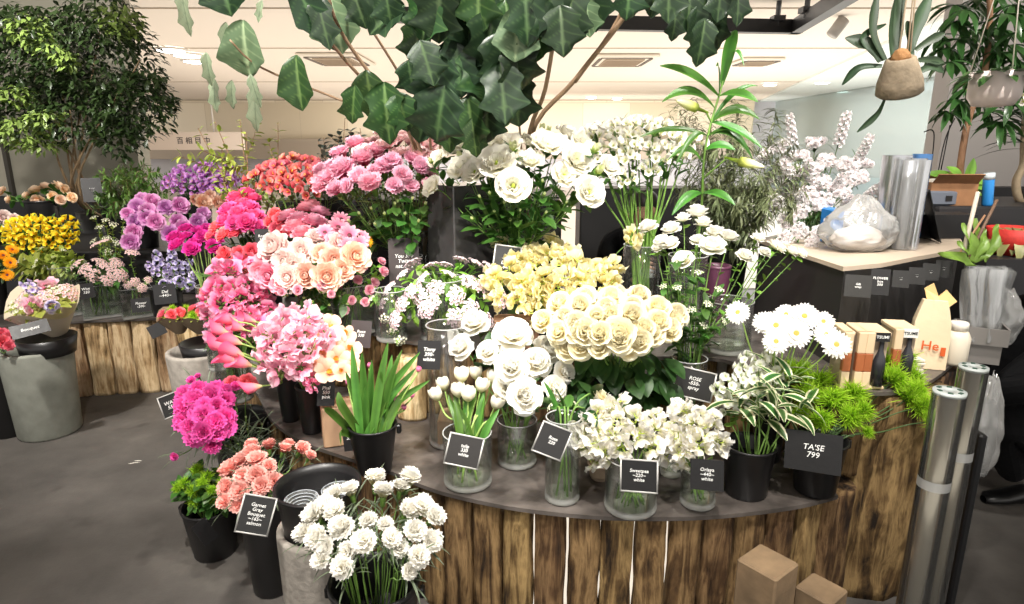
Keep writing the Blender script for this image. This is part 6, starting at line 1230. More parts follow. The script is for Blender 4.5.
# film tubes standing on the floor
tubes = []
for k, (px, py, Y, r, h, lab) in enumerate([(947, 407, 1.52, .038, .885, 'front long clear film roll tube standing on the floor'), (968, 398, 1.66, .036, .90, 'second long clear film roll tube behind the front one')]):
    zt = h; x = P(px, py, Y=Y).x; t = thing('film_tube', (x, Y, .001), lab, 'film roll', 'long film rolls standing on the floor')
    m = MB(); lathe(m, [(r, 0), (r, h)], 30, cap=False); link('film', m.mesh('tube_film', glass('tube film', (.92, .92, .90), 2.6, .05, .03)), t)
    m = MB(); lathe(m, [(r * .55, .0), (r * .55, h - .01)], 20); link('core', m.mesh('tube_core', plain('pale core', (206, 198, 182), .25, metal=.6)), t)
    m = MB(); lathe(m, [(r * .3, h - .004), (r * .3, h + .004), (r * .98, h + .004), (r * .98, h - .006)], 30, cap=False); link('end_ring', m.mesh('tube_end', plain('grey end', (176, 182, 180), .5)), t)
    m = MB()
    for q in range(6): a = q * PI / 3; box(m, (r * .68 * math.cos(a), r * .68 * math.sin(a), h + .005), (r * .22, r * .30, .002), Matrix.Rotation(a, 3, 'Z'))
    link('print_mark', m.mesh('end_print', plain('dark green print', (50, 80, 66)), False), t)
    m = MB(); lathe(m, [(r * 1.01, h * .70), (r * 1.01, h * .73)], 30, cap=False); link('tape_band', m.mesh('tape_band', glass('tape', (.8, .82, .84), 3, .1, .35)), t)
m = MB(); box(m, (0, 0, .33), (.025, .13, .66), bev=.006); tag(link('black_bin', m.mesh('black_bin', plain('black bin', (17, 17, 19), .5), False), loc=(P(968, 470, Y=1.75).x + .02, 1.80, .001)), 'narrow black bin behind the long film tubes', 'bin')

# ================================================================ overhead tree with big lobed leaves
LOBE = [(0, .03), (.06, .20), (.14, .33), (.28, .50), (.36, .40), (.48, .38), (.60, .46), (.70, .60), (.76, .42), (.80, .26), (.88, .22), (.94, .12), (1.0, .0)]
HEART = [(0, .04), (.06, .18), (.2, .34), (.45, .46), (.64, .54), (.74, .58), (.77, .44), (.84, .34), (.93, .2), (1, .02)]
L_BIG = leaf_mat('leaf big', (72, 96, 58), (32, 52, 32), rough=.38, trans=.12, var=.3); L_BIGP = leaf_mat('leaf big pale', (140, 156, 118), (92, 112, 82), rough=.45, trans=.2); L_BIGG = leaf_mat('leaf big bright', (96, 124, 66), (46, 74, 38), rough=.38)
def big_leaf(root, px, py, L, W, Y, dirx=0.0, mat=None, prof=LOBE, facing=(0, -1, .25), droop=.5, roll=0):
    a = P(px, py, Y=Y); s = depth(a) / FPX; Lw, Ww = L * s, W * s
    d = Vector((dirx, U(-.15, .15), -1 if abs(dirx) < 3 else -.15)).normalized(); up = Vector(facing) + rv() * .12
    mb = MB(); leaf(mb, look_dir(d, up, roll), Lw, Ww, prof, droop * U(.4, 1.3), .38 * U(.4, 2.2), 24, 12, .035, ph=U(0, 6))
    for i in range(len(mb.v)):
        j, r = i % 13, i // 13; c = abs(j - 6)
        mb.t[i] = 0 if c == 0 else (.38 if (r + 24 - c) % 5 == 0 else .8)
    return link('leaf', mb.mesh('lobed_leaf', mat or random.choice([L_BIG, L_BIG, L_BIGG])), root, mat4=Matrix.Translation(a - root.location))
BR = plain('branch brown', (150, 124, 98), .7, namt=.2, nscale=12)
def tree_thing(lab, base, branches, leaves, Yl):
    root = thing('lobed_leaf_branch', base, lab, 'leafy branch', 'large-leaved branches arching overhead'); o = root.location
    for pl_, r0, r1 in branches: mb = MB(); tube(mb, smooth_pts([P(x, y, Y=Y) - o for x, y, Y in pl_], 5), r0, r1, 7); link('branch', mb.mesh('branch', BR), root)
    for q in leaves:
        px, py, L, W = q[:4]; dx = q[4] if len(q) > 4 else U(-.25, .25); mt_ = q[5] if len(q) > 5 else None; pr_ = q[6] if len(q) > 6 else (LOBE if W < L else LOBE)
        big_leaf(root, px, py, L, W, Yl + U(-.12, .12), dx, mt_, pr_)
    return root
cHB = V_(425, 240, Z2, .36, .07, 'tall glass vase of the arching large-leaved branches', 2.95)
bL = cHB['mouth']; pbx, pby = proj(bL)
tree_thing('arching large-leaved branches leaning left over pink blooms', cHB['base'],
    [([(pbx, pby + 25, 2.95), (415, 145, 2.75), (345, 60, 2.4), (300, 0, 2.2), (285, -40, 2.1)], .008, .004), ([(pbx, pby + 25, 2.95), (420, 150, 2.75), (385, 95, 2.5), (340, 30, 2.3), (325, -20, 2.2)], .009, .005), ([(pbx, pby + 20, 2.95), (408, 130, 2.7), (340, 100, 2.5), (262, 68, 2.3), (230, 40, 2.2)], .006, .003),
     ([(pbx, pby + 20, 2.95), (430, 130, 2.75), (400, 75, 2.5), (360, 10, 2.3), (350, -20, 2.2)], .006, .004), ([(pbx, pby + 20, 2.95), (440, 150, 2.75), (436, 90, 2.5), (425, 30, 2.3)], .006, .004)],
    [(243, 20, 56, 42, -.05, L_BIGP, HEART), (296, 55, 54, 34, 0, L_BIGG, HEART), (288, -30, 70, 34, .45, L_BIG, HEART), (330, -5, 56, 46, .15, L_BIGP, HEART), (316, -6, 54, 28, .2), (222, -22, 36, 42, .1, L_BIG, HEART), (352, -12, 40, 30, .3), (384, -18, 44, 34, .1), (366, 70, 52, 34, .1, L_BIGG), (384, 82, 62, 40, .05, L_BIGG), (408, 60, 36, 30, .1), (405, 5, 48, 52, -1.6, L_BIG), (355, 85, 40, 24, -.2), (420, 40, 46, 36, .3),
     (226, 22, 44, 16, -.1, L_GREY), (206, 52, 34, 12, 0, L_GREY), (214, 78, 34, 12, -.1, L_GREY), (232, 80, 30, 11, -.2, L_GREY), (250, 74, 34, 11, .2, L_GREY), (256, 84, 48, 16, -.15, L_GREY), (181, -12, 46, 14, 0, L_GREY), (262, 0, 22, 8, -.3, L_GREY), (398, 92, 40, 32, .2, L_BIGG)], 2.25)
cHC = V_(532, 245, Z2, .36, .07, 'tall glass vase of the thick branch behind lisianthus', 2.95)
bR = cHC['mouth']; pcx, pcy = proj(bR)
tree_thing('large-leaved branch cluster hanging over the white lisianthus', cHC['base'],
    [([(pcx, pcy + 25, 2.95), (528, 145, 2.8), (545, 90, 2.6), (556, 20, 2.4), (560, -30, 2.3)], .010, .007), ([(pcx, pcy + 25, 2.95), (530, 140, 2.8), (575, 80, 2.6), (622, 20, 2.4), (648, -25, 2.3)], .011, .008), ([(575, 82, 2.6), (612, 30, 2.45), (634, -15, 2.35)], .008, .006), ([(pcx, pcy + 10, 2.95), (519, 120, 2.8), (526, 60, 2.5), (515, 0, 2.3)], .005, .003), ([(470, 175, 2.7), (462, 110, 2.5), (462, 40, 2.3), (470, -20, 2.2)], .006, .004)],
    [(430, -10, 50, 44, -.2), (462, 12, 60, 52, .05, L_BIG), (440, 55, 55, 50, -.2, L_BIG), (478, 40, 62, 54, .2), (500, 30, 60, 50, .1, L_BIG), (452, -20, 50, 46, .1), (478, -25, 56, 44, 0, L_BIGG), (498, -15, 60, 50, .3, L_BIG), (524, -18, 62, 46, .1), (548, -12, 60, 44, .15, L_BIG), (570, -18, 60, 42, .05), (588, -22, 52, 40, .2), (520, 5, 54, 44, -.1, L_BIGP, HEART), (445, 85, 62, 56, -.25, L_BIG), (430, 95, 50, 40, -.3), (480, 62, 56, 32, .0, L_BIG), (500, 62, 62, 46, .1, L_BIG), (512, 72, 56, 44, .15, L_BIG), (468, 95, 56, 34, .1, L_BIGG), (488, 92, 54, 38, -.05), (448, 112, 42, 26, 0, L_BIGG), (472, 118, 40, 24, .1, L_BIGG), (420, 20, 44, 36, -.2), (505, 0, 50, 40, .2), (560, 5, 50, 40, .1), (540, 15, 46, 36, -.1), (470, 20, 56, 46, -.3, L_BIG), (585, 0, 36, 26, .2, L_BIGP),
     (440, -15, 56, 50, -.1, L_BIG), (470, -5, 58, 50, .1, L_BIG), (515, 40, 52, 44, .2, L_BIG), (490, 10, 60, 50, 0, L_BIG), (455, 40, 56, 46, .1, L_BIG), (535, -20, 60, 46, 0, L_BIG), (560, -15, 66, 44, .1, L_BIG), (630, -22, 40, 36, 0),
     (655, -18, 34, 30, 0), (668, -30, 50, 36, .1), (690, -20, 50, 34, .05), (704, -10, 46, 30, .1, L_BIG), (705, 18, 48, 28, -.05, L_BIG), (722, -25, 44, 30, 0), (738, -20, 44, 24, .1), (676, 10, 30, 20, 0), (698, 5, 44, 26, .1), (716, 0, 52, 24, .05)], 2.25)
root = None
# ================================================================ left tree
tr = thing('indoor_tree', (P(62, 230, Y=4.9).x, 5.5, .482), 'dense small-leaved indoor tree filling the upper left corner', 'tree'); o_ = tr.location
m = MB(); lathe(m, [(.18, 0), (.24, .45), (.22, .45), (.2, .35), (.02, .35)], 28); link('planter', m.mesh('tree_planter', plain('black planter', (28, 27, 28), .5)), tr)
for k, (px, py) in enumerate([(30, 60), (60, 40), (90, 70), (120, 90), (70, 110), (140, 60), (45, 100), (100, 30)]):
    mb = MB(); tube(mb, smooth_pts([Vector((U(-.05, .05), U(-.05, .05), .36)), P(62 + k * 3, 185, Y=4.9) - o_ + Vector((0, U(-.1, .1), 0)), P(px, py, Y=4.8 + U(-.2, .3)) - o_], 5), .013, .005, 6); link('trunk' if k < 3 else 'branch', mb.mesh('tree_branch', plain('tree bark', (134, 112, 84), .8, namt=.2)), tr)
def leaf_cloud(root, clumps, n, L, W, mat, seed, name='foliage', up=(0, 0, 1)):
    rnd = random.Random(seed); mb = MB(); tot = sum(c[3] * c[4] for c in clumps)
    for (px, py, Y, rx, ry) in clumps:
        c = P(px, py, Y=Y); s = depth(c) / FPX; k_ = int(n * rx * ry / tot)
        for i in range(k_):
            d = Vector((rnd.gauss(0, 1), rnd.gauss(0, 1), rnd.gauss(0, 1))).normalized() * rnd.uniform(.35, 1) ** .6
            p = c + Vector((d.x * rx * s, d.y * (rx + ry) * .5 * s, d.z * ry * s)) - root.location
            dd = Vector((d.x + rnd.uniform(-.8, .8), d.y + rnd.uniform(-.8, .8), rnd.uniform(-.7, .4)))
            leaf(mb, Matrix.Translation(p) @ look_dir(dd, roll=rnd.uniform(-.6, .6)), L * rnd.uniform(.7, 1.2), W, None, .5, .3, 2, 2)
    o = link(name, mb.mesh('leaf_cloud', mat), root); return o
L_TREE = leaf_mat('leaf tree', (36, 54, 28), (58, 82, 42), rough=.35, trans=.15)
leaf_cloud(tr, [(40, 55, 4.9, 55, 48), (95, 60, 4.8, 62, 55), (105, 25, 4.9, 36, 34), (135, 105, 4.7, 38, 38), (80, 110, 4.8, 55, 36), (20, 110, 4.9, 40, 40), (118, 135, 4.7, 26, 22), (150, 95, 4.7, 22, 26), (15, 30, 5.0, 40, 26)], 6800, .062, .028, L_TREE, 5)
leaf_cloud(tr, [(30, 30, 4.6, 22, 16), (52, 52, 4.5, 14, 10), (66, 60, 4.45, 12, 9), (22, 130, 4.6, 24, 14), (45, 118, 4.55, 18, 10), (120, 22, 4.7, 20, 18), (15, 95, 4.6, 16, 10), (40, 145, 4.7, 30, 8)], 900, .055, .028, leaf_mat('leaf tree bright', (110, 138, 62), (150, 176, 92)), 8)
# ================================================================ right tall plants and hanging pots
L_PHI = leaf_mat('leaf glossy', (38, 74, 36), (66, 112, 54), rough=.3, trans=.12)
tr2 = thing('tall_potted_plant', (P(962, 215, Y=3.35).x, 3.38, 1.201), 'tall glossy-leaved plant with bare trunk against grey wall', 'plant'); o_ = tr2.location
m = MB(); lathe(m, [(.055, 0), (.075, .09), (.07, .09), (.05, .02)], 24); link('pot', m.mesh('plant_pot', plain('brown pot', (108, 84, 64), .7)), tr2)
m = MB(); tube(m, smooth_pts([Vector((0, 0, .02)), P(960, 170, Y=3.36) - o_, P(966, 130, Y=3.36) - o_, P(973, 105, Y=3.36) - o_, P(985, 70, Y=3.4) - o_, P(990, 10, Y=3.4) - o_, P(985, -40, Y=3.4) - o_], 5), .018, .012, 9); link('trunk', m.mesh('plant_trunk', plain('reddish bark', (150, 112, 84), .75, namt=.2, nscale=16)), tr2)
m = MB()
for px, py in [(965, 10), (985, 22), (1005, 14), (1018, 32), (960, 40), (978, 48), (1000, 52), (1018, 60), (950, 62), (968, 75), (988, 40), (1012, 5), (955, 22), (958, 100), (972, 100), (985, 112), (1000, 122), (948, 112), (940, 35), (1022, 80), (995, 90), (945, 48), (975, 0), (995, -5), (985, 60), (1010, 45), (960, 58), (975, 30), (998, 30), (955, 5), (1020, 15), (968, 88), (1010, 100)]:
    c = P(px, py, Y=3.35 + U(-.2, .2)) - o_
    for k in range(9): a = k * 2.4; leaf(m, Matrix.Translation(c) @ look_dir((math.cos(a), math.sin(a) * .8, U(-.5, .3)), roll=U(-.4, .4)), U(.10, .17), .032, None, 1.0, .3, 5, 2)
link('foliage', m.mesh('glossy_foliage', L_PHI), tr2)
m = MB()
for a, b in (((965, 182), (988, 186)), ((965, 182), (978, 160)), ((962, 190), (985, 192)), ((962, 182), (968, 205)), ((958, 180), (935, 168)), ((962, 180), (955, 165)), ((964, 186), (975, 198)), ((965, 178), (988, 180))):
    pa, pb_ = P(*a, Y=3.3) - o_, P(*b, Y=3.25) - o_; leaf(m, Matrix.Translation(pa) @ look_dir(pb_ - pa, (0, -1, .6)), (pb_ - pa).length, .05, nu=8, nv=4, bend=.6)
link('low_leaves', m.mesh('low_leaves', L_LIGHT), tr2)
tr3 = thing('yucca', (P(1022, 225, Y=3.4).x, 3.36, 1.201), 'spiky-leaved plant with curved pale trunk at right edge', 'plant'); o_ = tr3.location
m = MB(); lathe(m, [(.06, 0), (.08, .07), (.075, .07), (.05, .02)], 24); link('pot', m.mesh('yucca_pot', plain('dark pot', (40, 38, 38), .6)), tr3)
m = MB(); tube(m, smooth_pts([Vector((0, 0, .02)), P(1020, 200, Y=3.36) - o_, P(1016, 182, Y=3.36) - o_, P(1023, 165, Y=3.36) - o_, P(1024, 140, Y=3.36) - o_, P(1026, 110, Y=3.36) - o_], 5), .022, .016, 9); link('trunk', m.mesh('yucca_trunk', plain('pale trunk', (160, 142, 116), .75, namt=.25, nscale=20)), tr3)
m = MB()
for k in range(46): a = k * 2.4; c = P(1026, 150 - k * .9, Y=3.36) - o_; leaf(m, Matrix.Translation(c) @ look_dir((math.cos(a), math.sin(a), U(.1, 1.2))), U(.16, .26), .026, None, .7, .2, 6, 2)
link('leaves', m.mesh('yucca_leaves', leaf_mat('leaf yucca', (44, 70, 46), (72, 98, 66))), tr3)
tl_ = thing('flowering_vine', P(1022, 95, Y=3.0), 'pale yellow flower cluster at photo right edge', 'flower'); 
link('bloom', bloom_mesh('alstro_white'), tl_, mat4=frame((-1, -1, .2)) @ Matrix.Scale(.05, 4)); m = MB(); tube(m, [(0, 0, 0), (.1, .2, .05), (.2, .36, .0)], .004); link('stem', m.mesh('vine_stem', G_STEM), tl_)
def hanging(px, py, Y, zlen, lab, name, cat):
    return thing(name, P(px, py, Y=Y), lab, cat, 'hanging plants')
hk = hanging(900, 75, 1.9, 1, 'staghorn fern in a tilted tan moss pot hanging on cord', 'hanging_fern', 'hanging plant'); o_ = hk.location; s = depth(o_) / FPX
TM = Matrix.Rotation(R(-14), 4, 'Y') @ Matrix.Rotation(R(14), 4, 'X'); m = MB(); lathe(m, [(.02, -.072), (.064, -.07), (.076, -.06), (.072, -.02), (.056, .03), (.048, .055), (.04, .06), (.02, .05)], 34, M=TM); _s = Matrix.Scale(.8, 4)
link('pot', m.mesh('tan_pot', plain('tan mossy clay', (128, 114, 94), .9, namt=.22, nscale=26, bump=.4, bscale=40)), hk, mat4=_s)
m = MB(); lathe(m, [(.034, .05), (.030, .068), (.018, .085), (.006, .09)], 20, M=TM); link('root_ball', m.mesh('root_ball', plain('brown roots', (140, 100, 60), .9, bump=.7, bscale=50)), hk, mat4=_s)
for dx in (-.012, .012, .02): m = MB(); tube(m, [(dx, 0, .06), (dx * .5, .01, .35), (0, .02, 2.9 - o_.z)], .0022); link('cord', m.mesh('cord', plain('cord beige', (206, 184, 156), .8)), hk)
L_STAG = leaf_mat('leaf staghorn', (60, 82, 54), (40, 60, 38), rough=.5)
STG = [(0, .2), (.3, .35), (.6, .5), (.8, .55), (.84, .4), (1, .25)]
for a, c1, b, W_ in [((880, 62), (868, 45), (845, 38), .05), ((885, 60), (872, 30), (878, -10), .03), ((893, 60), (893, 30), (903, -20), .045), ((898, 60), (898, 40), (903, 10), .02), ((908, 58), (914, 30), (932, -10), .045), ((915, 50), (930, 40), (945, 33), .026), ((918, 72), (932, 66), (944, 72), .03), ((918, 60), (930, 60), (944, 62), .025), ((882, 66), (858, 68), (842, 85), .022), ((884, 100), (876, 115), (857, 132), .018), ((912, 56), (908, 30), (910, 22), .03), ((878, 60), (862, 38), (886, 24), .018)]:
    pts = [P(*q, Y=1.9 + .02 * k_) - o_ for k_, q in enumerate((a, c1, b))]; pts = smooth_pts(pts, 6); mb = MB(); rows = []; ts = []
    for i, p in enumerate(pts):
        u = i / (len(pts) - 1); d = (pts[min(i + 1, len(pts) - 1)] - pts[max(i - 1, 0)]).normalized(); sd = d.cross(Vector((.2, -1, .3))).normalized(); wd = W_ * .5 * (.35 + .8 * u if u < .7 else (.35 + .8 * .7) * max(0, 1 - (u - .7) * 3.2)) + .0015
        rows.append([p + sd * v * wd + Vector((0, -1, 0)) * abs(v) * wd * .4 for v in (-1, -.5, 0, .5, 1)]); ts.append([.7, .5, .2, .5, .7])
    mb.grid(rows, ts); link('frond', mb.mesh('frond', L_STAG), hk)
hp = hanging(995, 88, 2.3, 1, 'plain white hanging pot with trailing leaves, right of the fern', 'hanging_pot', 'hanging plant'); o_ = hp.location
m = MB(); lathe(m, [(.03, -.062), (.06, -.058), (.078, -.03), (.08, .05), (.075, .052), (.07, .0), (.03, -.04)], 34); link('pot', m.mesh('white_pot', plain('white ceramic', (216, 202, 196), .4)), hp)
for k in range(3): a = k * 2.094 + .4; m = MB(); tube(m, [(.078 * math.cos(a), .078 * math.sin(a), .05), (0, 0, .6), (0, 0, 2.9 - o_.z)], .002); link('cord', m.mesh('cord2', plain('cord white', (224, 214, 200), .8)), hp)
m = MB(); lathe(m, [(.01, .03), (.073, .032)], 24); link('soil', m.mesh('soil', plain('potting soil', (50, 38, 28), .95)), hp)
m = MB()
for k in range(34): a = k * 2.4; leaf(m, Matrix.Translation((.05 * math.cos(a), .05 * math.sin(a), .035)) @ look_dir((math.cos(a), math.sin(a), U(0, 1))), U(.07, .12), .03, None, 1.0, .25, 5, 2)
link('foliage', m.mesh('hanging_leaves', L_PHI), hp)
# thin wire stand before the grey wall
m = MB(); 
for pl_ in ([(937, 178), (945, 140), (955, 118)], [(930, 175), (934, 140), (932, 130), (924, 132)], [(941, 170), (950, 125)]): tube(m, smooth_pts([P(x, y, Y=3.45) - P(937, 178, Y=3.45) for x, y in pl_], 4), .003)
tag(link('wire_stand', m.mesh('wire_stand', plain('black wire', (18, 18, 18), .4)), loc=P(937, 178, Y=3.45)), 'thin bent black wires against the grey wall', 'wire stand')

# ================================================================ people
def skin_body(name, joints, edges, mat, parent):
    me = bpy.data.meshes.new(name); me.from_pydata([j[0] for j in joints], edges, []); o = link(name, me, parent); me.materials.append(mat)
    sk = o.modifiers.new('skin', 'SKIN'); 
    for i, j in enumerate(joints):
        me.skin_vertices[0].data[i].radius = (j[1], j[1] * (j[2] if len(j) > 2 else 1)); me.skin_vertices[0].data[i].use_root = (i == 0)
    ss = o.modifiers.new('sub', 'SUBSURF'); ss.levels = 2; ss.render_levels = 2
    return o
COAT = plain('black cloth', (13, 13, 15), .85, spec=.2, bump=.2, bscale=50); SKIN = plain('skin', (206, 160, 134), .5); HAIR = plain('dark hair', (26, 20, 18), .5); TROU = plain('dark trousers', (24, 23, 27), .8)
def head(parent, c, fwd):
    m = MB(); F = look_dir(fwd); rows = []; ts = []
    prof = [(-.125, .035), (-.11, .05), (-.08, .062), (-.04, .072), (0, .076), (.04, .076), (.08, .064), (.105, .04), (.115, .01)]
    for z, r in prof:
        row = []
        for k in range(20):
            a = 2 * PI * k / 20; x = r * 1.15 * math.cos(a); y = r * .92 * math.sin(a)
            if abs(a) < .3 or a > 5.98: x += .016 * max(0, 1 - abs(z + .02) / .03) + (.004 if -.07 < z < -.05 else 0)      # nose, lips
            if .25 < abs(math.atan2(math.sin(a), math.cos(a))) < .6 and abs(z - .005) < .02: x -= .006                           # eye sockets
            row.append((x, y, z))
        rows.append(row); ts.append([0] * 20)
    m.grid(rows, ts, True); link('head', m.mesh('head', SKIN), parent, mat4=Matrix.Translation(c) @ F)
    m = MB()
    for s in (-1, 1): lathe(m, [(.002, -.02), (.012, -.01), (.014, .01), (.004, .022)], 10, c=(0, s * .072, -.01))
    link('ears', m.mesh('ears', SKIN), parent, mat4=Matrix.Translation(c) @ F)
    m = MB()
    for s in (-1, 1): lathe(m, [(.001, -.007), (.008, 0), (.001, .007)], 10, c=(.074, s * .03, .006))
    link('eyes', m.mesh('eyes', plain('dark eyes', (30, 24, 22), .2)), parent, mat4=Matrix.Translation(c) @ F)
    m = MB(); rows = []
    for z, r in ((-.07, .078), (-.02, .085), (.03, .088), (.075, .078), (.108, .05), (.124, .01)): rows.append([(r * 1.12 * math.cos(a) - .012, r * .98 * math.sin(a), z + .004) for a in [(.9 - .35 * (z > .05) * 2.4 if z > .05 else .9) + (2 * PI - 2 * (.9 if z <= .05 else .06)) * k / 20 for k in range(21)]])
    m.grid(rows, [[0] * 21] * 6); link('hair', m.mesh('hair', HAIR), parent, mat4=Matrix.Translation(c) @ F)
def hand(parent, w, dirn, palm_n, name='hand', mat=None):
    """palm and five curled fingers; w = wrist"""
    F = look_dir(dirn, palm_n); J = [((0, 0, 0), .024, .7), ((.04, 0, 0), .034, .45), ((.08, 0, 0), .036, .4)]; E_ = [(0, 1), (1, 2)]
    o = skin_body(name, [(F @ Vector(j[0]) + Vector(w), j[1], j[2]) for j in J], E_, mat or SKIN, parent)
    for k, (y, L) in enumerate(((-.027, .062), (-.009, .072), (.009, .068), (.027, .052))):
        pts = [(.07, y, 0), (.07 + L * .45, y * 1.1, -.008), (.07 + L * .75, y * 1.1, -.026), (.07 + L * .85, y * 1.1, -.046)]
        skin_body('finger', [(F @ Vector(p) + Vector(w), .0085 - .0008 * i) for i, p in enumerate(pts)], [(0, 1), (1, 2), (2, 3)], mat or SKIN, parent)
    pts = [(.025, .02, 0), (.05, .045, -.012), (.075, .052, -.028)]
    skin_body('thumb', [(F @ Vector(p) + Vector(w), .010 - .0008 * i) for i, p in enumerate(pts)], [(0, 1), (1, 2)], mat or SKIN, parent)
# crouching visitor in black at the right edge
pr = thing('person', (2.20, 2.48, 0), 'person in black coat crouching on the floor, cut by the right edge', 'person')
B0 = Vector((0, 0, 0)); kneeL = P(994, 412, Y=2.34) - pr.location; kneeL.z = .50; footL = P(1014, 505, z=0) - pr.location
J = [((.04, .02, .34), .20), ((.0, -.01, .50), .23), ((-.03, -.03, .68), .21), ((-.06, -.03, .84), .12), ((-.09, -.05, .93), .06),
     ((-.02, -.13, .34), .12), (tuple(kneeL + Vector((.04, .02, -.06))), .095), ((footL.x + .02, footL.y + .05, .10), .055),
     ((.0, .16, .34), .12), ((-.36, .22, .44), .09), ((-.22, .2, .10), .06),
     ((-.06, -.20, .80), .075), ((-.36, -.20, .56), .085), ((-.14, -.30, .70), .05),
     ((-.06, .16, .80), .075), ((-.32, .20, .60), .085), ((-.14, .14, .74), .05)]
skin_body('clothed_body', J, [(0, 1), (1, 2), (2, 3), (3, 4), (0, 5), (5, 6), (6, 7), (0, 8), (8, 9), (9, 10), (3, 11), (11, 12), (12, 13), (3, 14), (14, 15), (15, 16)], COAT, pr)
head(pr, (-.13, -.06, 1.06), (-1, -.1, -.3))
hand(pr, (-.13, -.31, .72), (.35, .1, 1), (-1, 0, 0)); hand(pr, (-.13, .13, .76), (.3, -.2, 1), (-1, 0, 0))
for q in ((footL.x + .01, footL.y + .02), (-.22, .2)):
    m = MB(); 
    rows = [];
    for x, wv, hh in ((-.13, .02, .03), (-.11, .04, .045), (-.05, .046, .055), (.02, .04, .08), (.09, .042, .085), (.125, .03, .07), (.135, .01, .04)): rows.append([(x, wv * math.cos(a), .001 + hh * .5 + hh * .5 * math.sin(a)) for a in [2 * PI * k / 14 for k in range(14)]])
    m.grid(rows, [[0] * 14] * 7, True); link('shoe', m.mesh('shoe', plain('black shoe', (14, 14, 15), .35)), pr, (q[0], q[1], 0))
# seated shop worker in black behind the white flowers
pw = thing('person', (P(640, 260, Y=3.5).x, 3.58, 0), 'person in black seated behind the white flowers, holding a small card', 'person')
hw = P(641, 262, Y=3.05) - pw.location
pwk = thing('stool', pw.location + Vector((0, .05, 0)), 'low black stool under the person behind the flowers', 'stool'); m = MB(); lathe(m, [(.15, .40), (.17, .42), (.17, .45), (.15, .46)], 26); link('seat', m.mesh('stool_seat', BLACKP), pwk)
for q in range(4): a = q * PI / 2 + .7; m = MB(); tube(m, [(.15 * math.cos(a), .15 * math.sin(a), 0), (.12 * math.cos(a), .12 * math.sin(a), .41)], .012); link('leg', m.mesh('stool_leg', BLACKP), pwk)
J = [((0, .05, .58), .14), ((0, .02, .72), .14), ((0, -.02, .92), .15), ((0, -.04, 1.0), .10), ((0, -.06, 1.07), .05), ((-.1, -.05, .56), .09), ((-.12, -.1, .55), .08), ((-.13, -.12, .12), .05), ((.1, -.05, .56), .09), ((.12, -.1, .55), .08), ((.13, -.12, .12), .05),
     ((-.17, -.02, .96), .065), ((-.22, -.14, .78), .05), ((-.10, -.34, .82), .036), ((.17, -.02, .96), .065), ((.25, -.2, .86), .05), ((hw.x - .02, hw.y + .09, hw.z), .036)]
skin_body('clothed_body', J, [(0, 1), (1, 2), (2, 3), (3, 4), (0, 5), (5, 6), (6, 7), (0, 8), (8, 9), (9, 10), (3, 11), (11, 12), (12, 13), (3, 14), (14, 15), (15, 16)], COAT, pw)
head(pw, (0, -.12, 1.13), (0.1, -1, -.4))
hand(pw, (hw.x - .01, hw.y + .06, hw.z + .01), (.25, -1, -.1), (-1, -.2, .3)); hand(pw, (-.09, -.36, .82), (.3, -1, 0), (0, 0, 1))
m = MB(); box(m, (0, 0, 0), (.035, .002, .055)); tag(link('small_card', m.mesh('small_card', plain('pale card', (206, 206, 214), .6), False), loc=P(652, 272, Y=3.0)), 'small pale card held by the seated person', 'card')

# ================================================================ price cards (text as it can be read)
card(464, 451, 1.715, 34, 31, 'tulip\n330\nwhite', 'grey card tilted on the cream tulip vase', roll=-14, sleeve=True, colr=(70, 67, 66), tsize=.15)
card(552, 441, 1.655, 31, 31, 'Rose\n220', 'card tilted on the tall cylinder vase', roll=-24, sleeve=True, yaw=10, colr=(62, 60, 60), tsize=.15)
card(639, 476, 1.595, 36, 32, 'Sweetpea\n~220~\nwhite', 'square framed card on the wide sweet pea vase', roll=2, sleeve=True, tsize=.15)
card(707, 475, 1.625, 32, 31, 'Orlaya\n~440~\nwhite', 'black card on the small sweet pea vase', roll=4, yaw=0, tsize=.16)
card(813, 452, 1.70, 52, 40, "TA'SE\n799", 'large black card on bucket under lime tufts', roll=3, colr=(18, 17, 18), tsize=.20)
card(694, 384, 1.98, 38, 29, 'ROSE\n-550-\nspray', 'framed card before the white spray rose stems', roll=-8, sleeve=True, colr=(52, 50, 50), tsize=.17)
card(612, 405, 1.92, 26, 22, 'ROSE\n~440~', 'black card half hidden below the cream rose dome', roll=0, tsize=.2)
card(429, 355, 2.02, 23, 29, 'Tinny\n390-\nwhite', 'black card clipped below the blush umbel flowers', roll=-4, tsize=.18)
card(361, 334, 2.36, 20, 27, 'Rose\n330', 'dark card right of the peach orchids', roll=-8, colr=(84, 74, 74), tsize=.15)
card(326, 393, 2.08, 17, 26, 'Phal\n550\npink', 'black card between orchids and plywood block', roll=-6, tsize=.18)
card(350, 436, 1.96, 15, 30, 'Tulip\n330', 'black card hanging on the leafy tulip bucket', roll=8, yaw=-20, tsize=.17)
card(256, 515, 1.50, 31, 38, 'Garnet\nGray\nBouquet\n~165~\nsalmon', 'curled tilted card beside the salmon carnations', roll=-18, yaw=-10, sleeve=True, colr=(58, 58, 58), tsize=.13)
card(171, 405, 2.45, 19, 22, 'WAX\n550', 'clear tilted card left of the magenta carnations', roll=8, yaw=15, sleeve=True, colr=(66, 66, 66), tsize=.22)
card(205, 532, 1.98, 15, 26, '', 'plain black card leaning on the low floor pot', roll=20, yaw=20)
card(404, 262, 2.64, 30, 48, 'You 390\nTwist\nnat. 330', 'tall dark handwritten card beneath the pink carnations', roll=0, colr=(78, 66, 64), tsize=.11)
card(506, 266, 2.44, 26, 40, 'Lisian\n440', 'dark card partly hidden behind cream sweet peas', roll=-8, sleeve=True, colr=(50, 50, 52), tsize=.12)
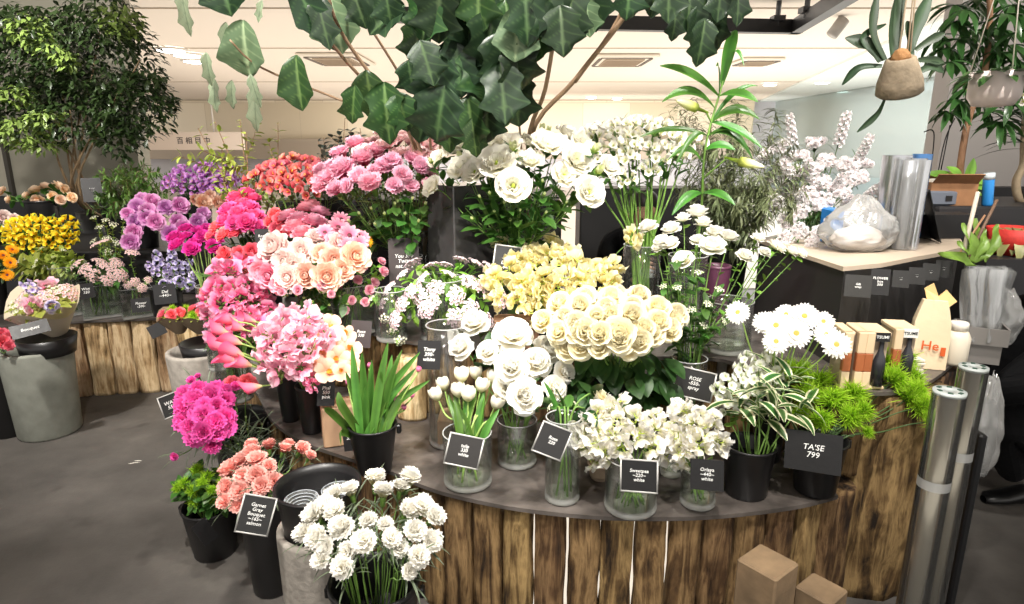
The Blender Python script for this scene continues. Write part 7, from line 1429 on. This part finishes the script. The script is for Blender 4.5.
card(262, 238, 2.82, 13, 18, 'Rose\n330', 'small black card on the tall bucket behind pink ranunculus', colr=(26, 25, 27), tsize=.2)
card(86, 291, 3.58, 14, 15, 'Wax\n330', 'small card on the wide square vase, back bench', roll=4, tsize=.24)
card(141, 305, 3.58, 17, 14, 'Flower\n-200-', 'small card on the square vase of tiny pink flowers', tsize=.24)
card(165, 294, 3.60, 20, 20, 'Del\n~440~', 'card in front of the lavender delphinium pot', colr=(40, 40, 42), tsize=.2)
card(220, 311, 2.96, 11, 17, 'R\n~', 'narrow black card beside the wrapped posies', tsize=.22)
card(30, 329, 2.92, 32, 15, 'Bouquet', 'card lying at the foot of the cream-wrapped bouquet', roll=8, pitch=-30, tsize=.3)
card(157, 330, 3.55, 15, 13, '', 'small leaning card at the end of back bench', roll=20, colr=(60, 60, 62))
card(92, 190, 4.6, 17, 24, '- - -\n- -', 'plain black card among conifer branches below the tree', tsize=.12)
# black framed shelf with a red item behind the lisianthus
t = thing('black_shelf_unit', (P(534, 235, Y=3.2).x, 3.28, 1.012), 'small black open shelf with a red object behind lisianthus', 'shelf'); m = MB()
for cx, cz, sx, sz in ((-.12, .11, .012, .22), (.12, .11, .012, .22), (0, .006, .25, .012), (0, .22, .25, .012), (0, .11, .24, .008)): box(m, (cx, 0, cz), (sx, .14, sz))
link('frame', m.mesh('shelf_frame', plain('black frame', (24, 23, 25), .5), False), t)
m = MB(); box(m, (0, 0, .02), (.09, .06, .04), bev=.01); tag(link('red_packet', m.mesh('red_packet', plain('red packet', (190, 74, 54), .5), False), loc=t.location + Vector((.0, -.03, .116))), 'small red packet on the black shelf', 'packet')
# scraps on the floor and water drops of light plastic on the bench
for k, (px, py, rz) in enumerate([(128, 464, .5), (134, 461, .2)]):
    p = P(px, py, z=.003); m = MB(); leaf(m, Matrix.Rotation(rz, 4, 'Z'), .05 - k * .015, .008, None, .1, .2, 4, 2); tag(link('petal_scrap', m.mesh('petal_scrap', plain('scrap white', (212, 206, 196), .7)), loc=p), ('longer' if k == 0 else 'shorter') + ' white scrap lying on the dark floor', 'scrap')
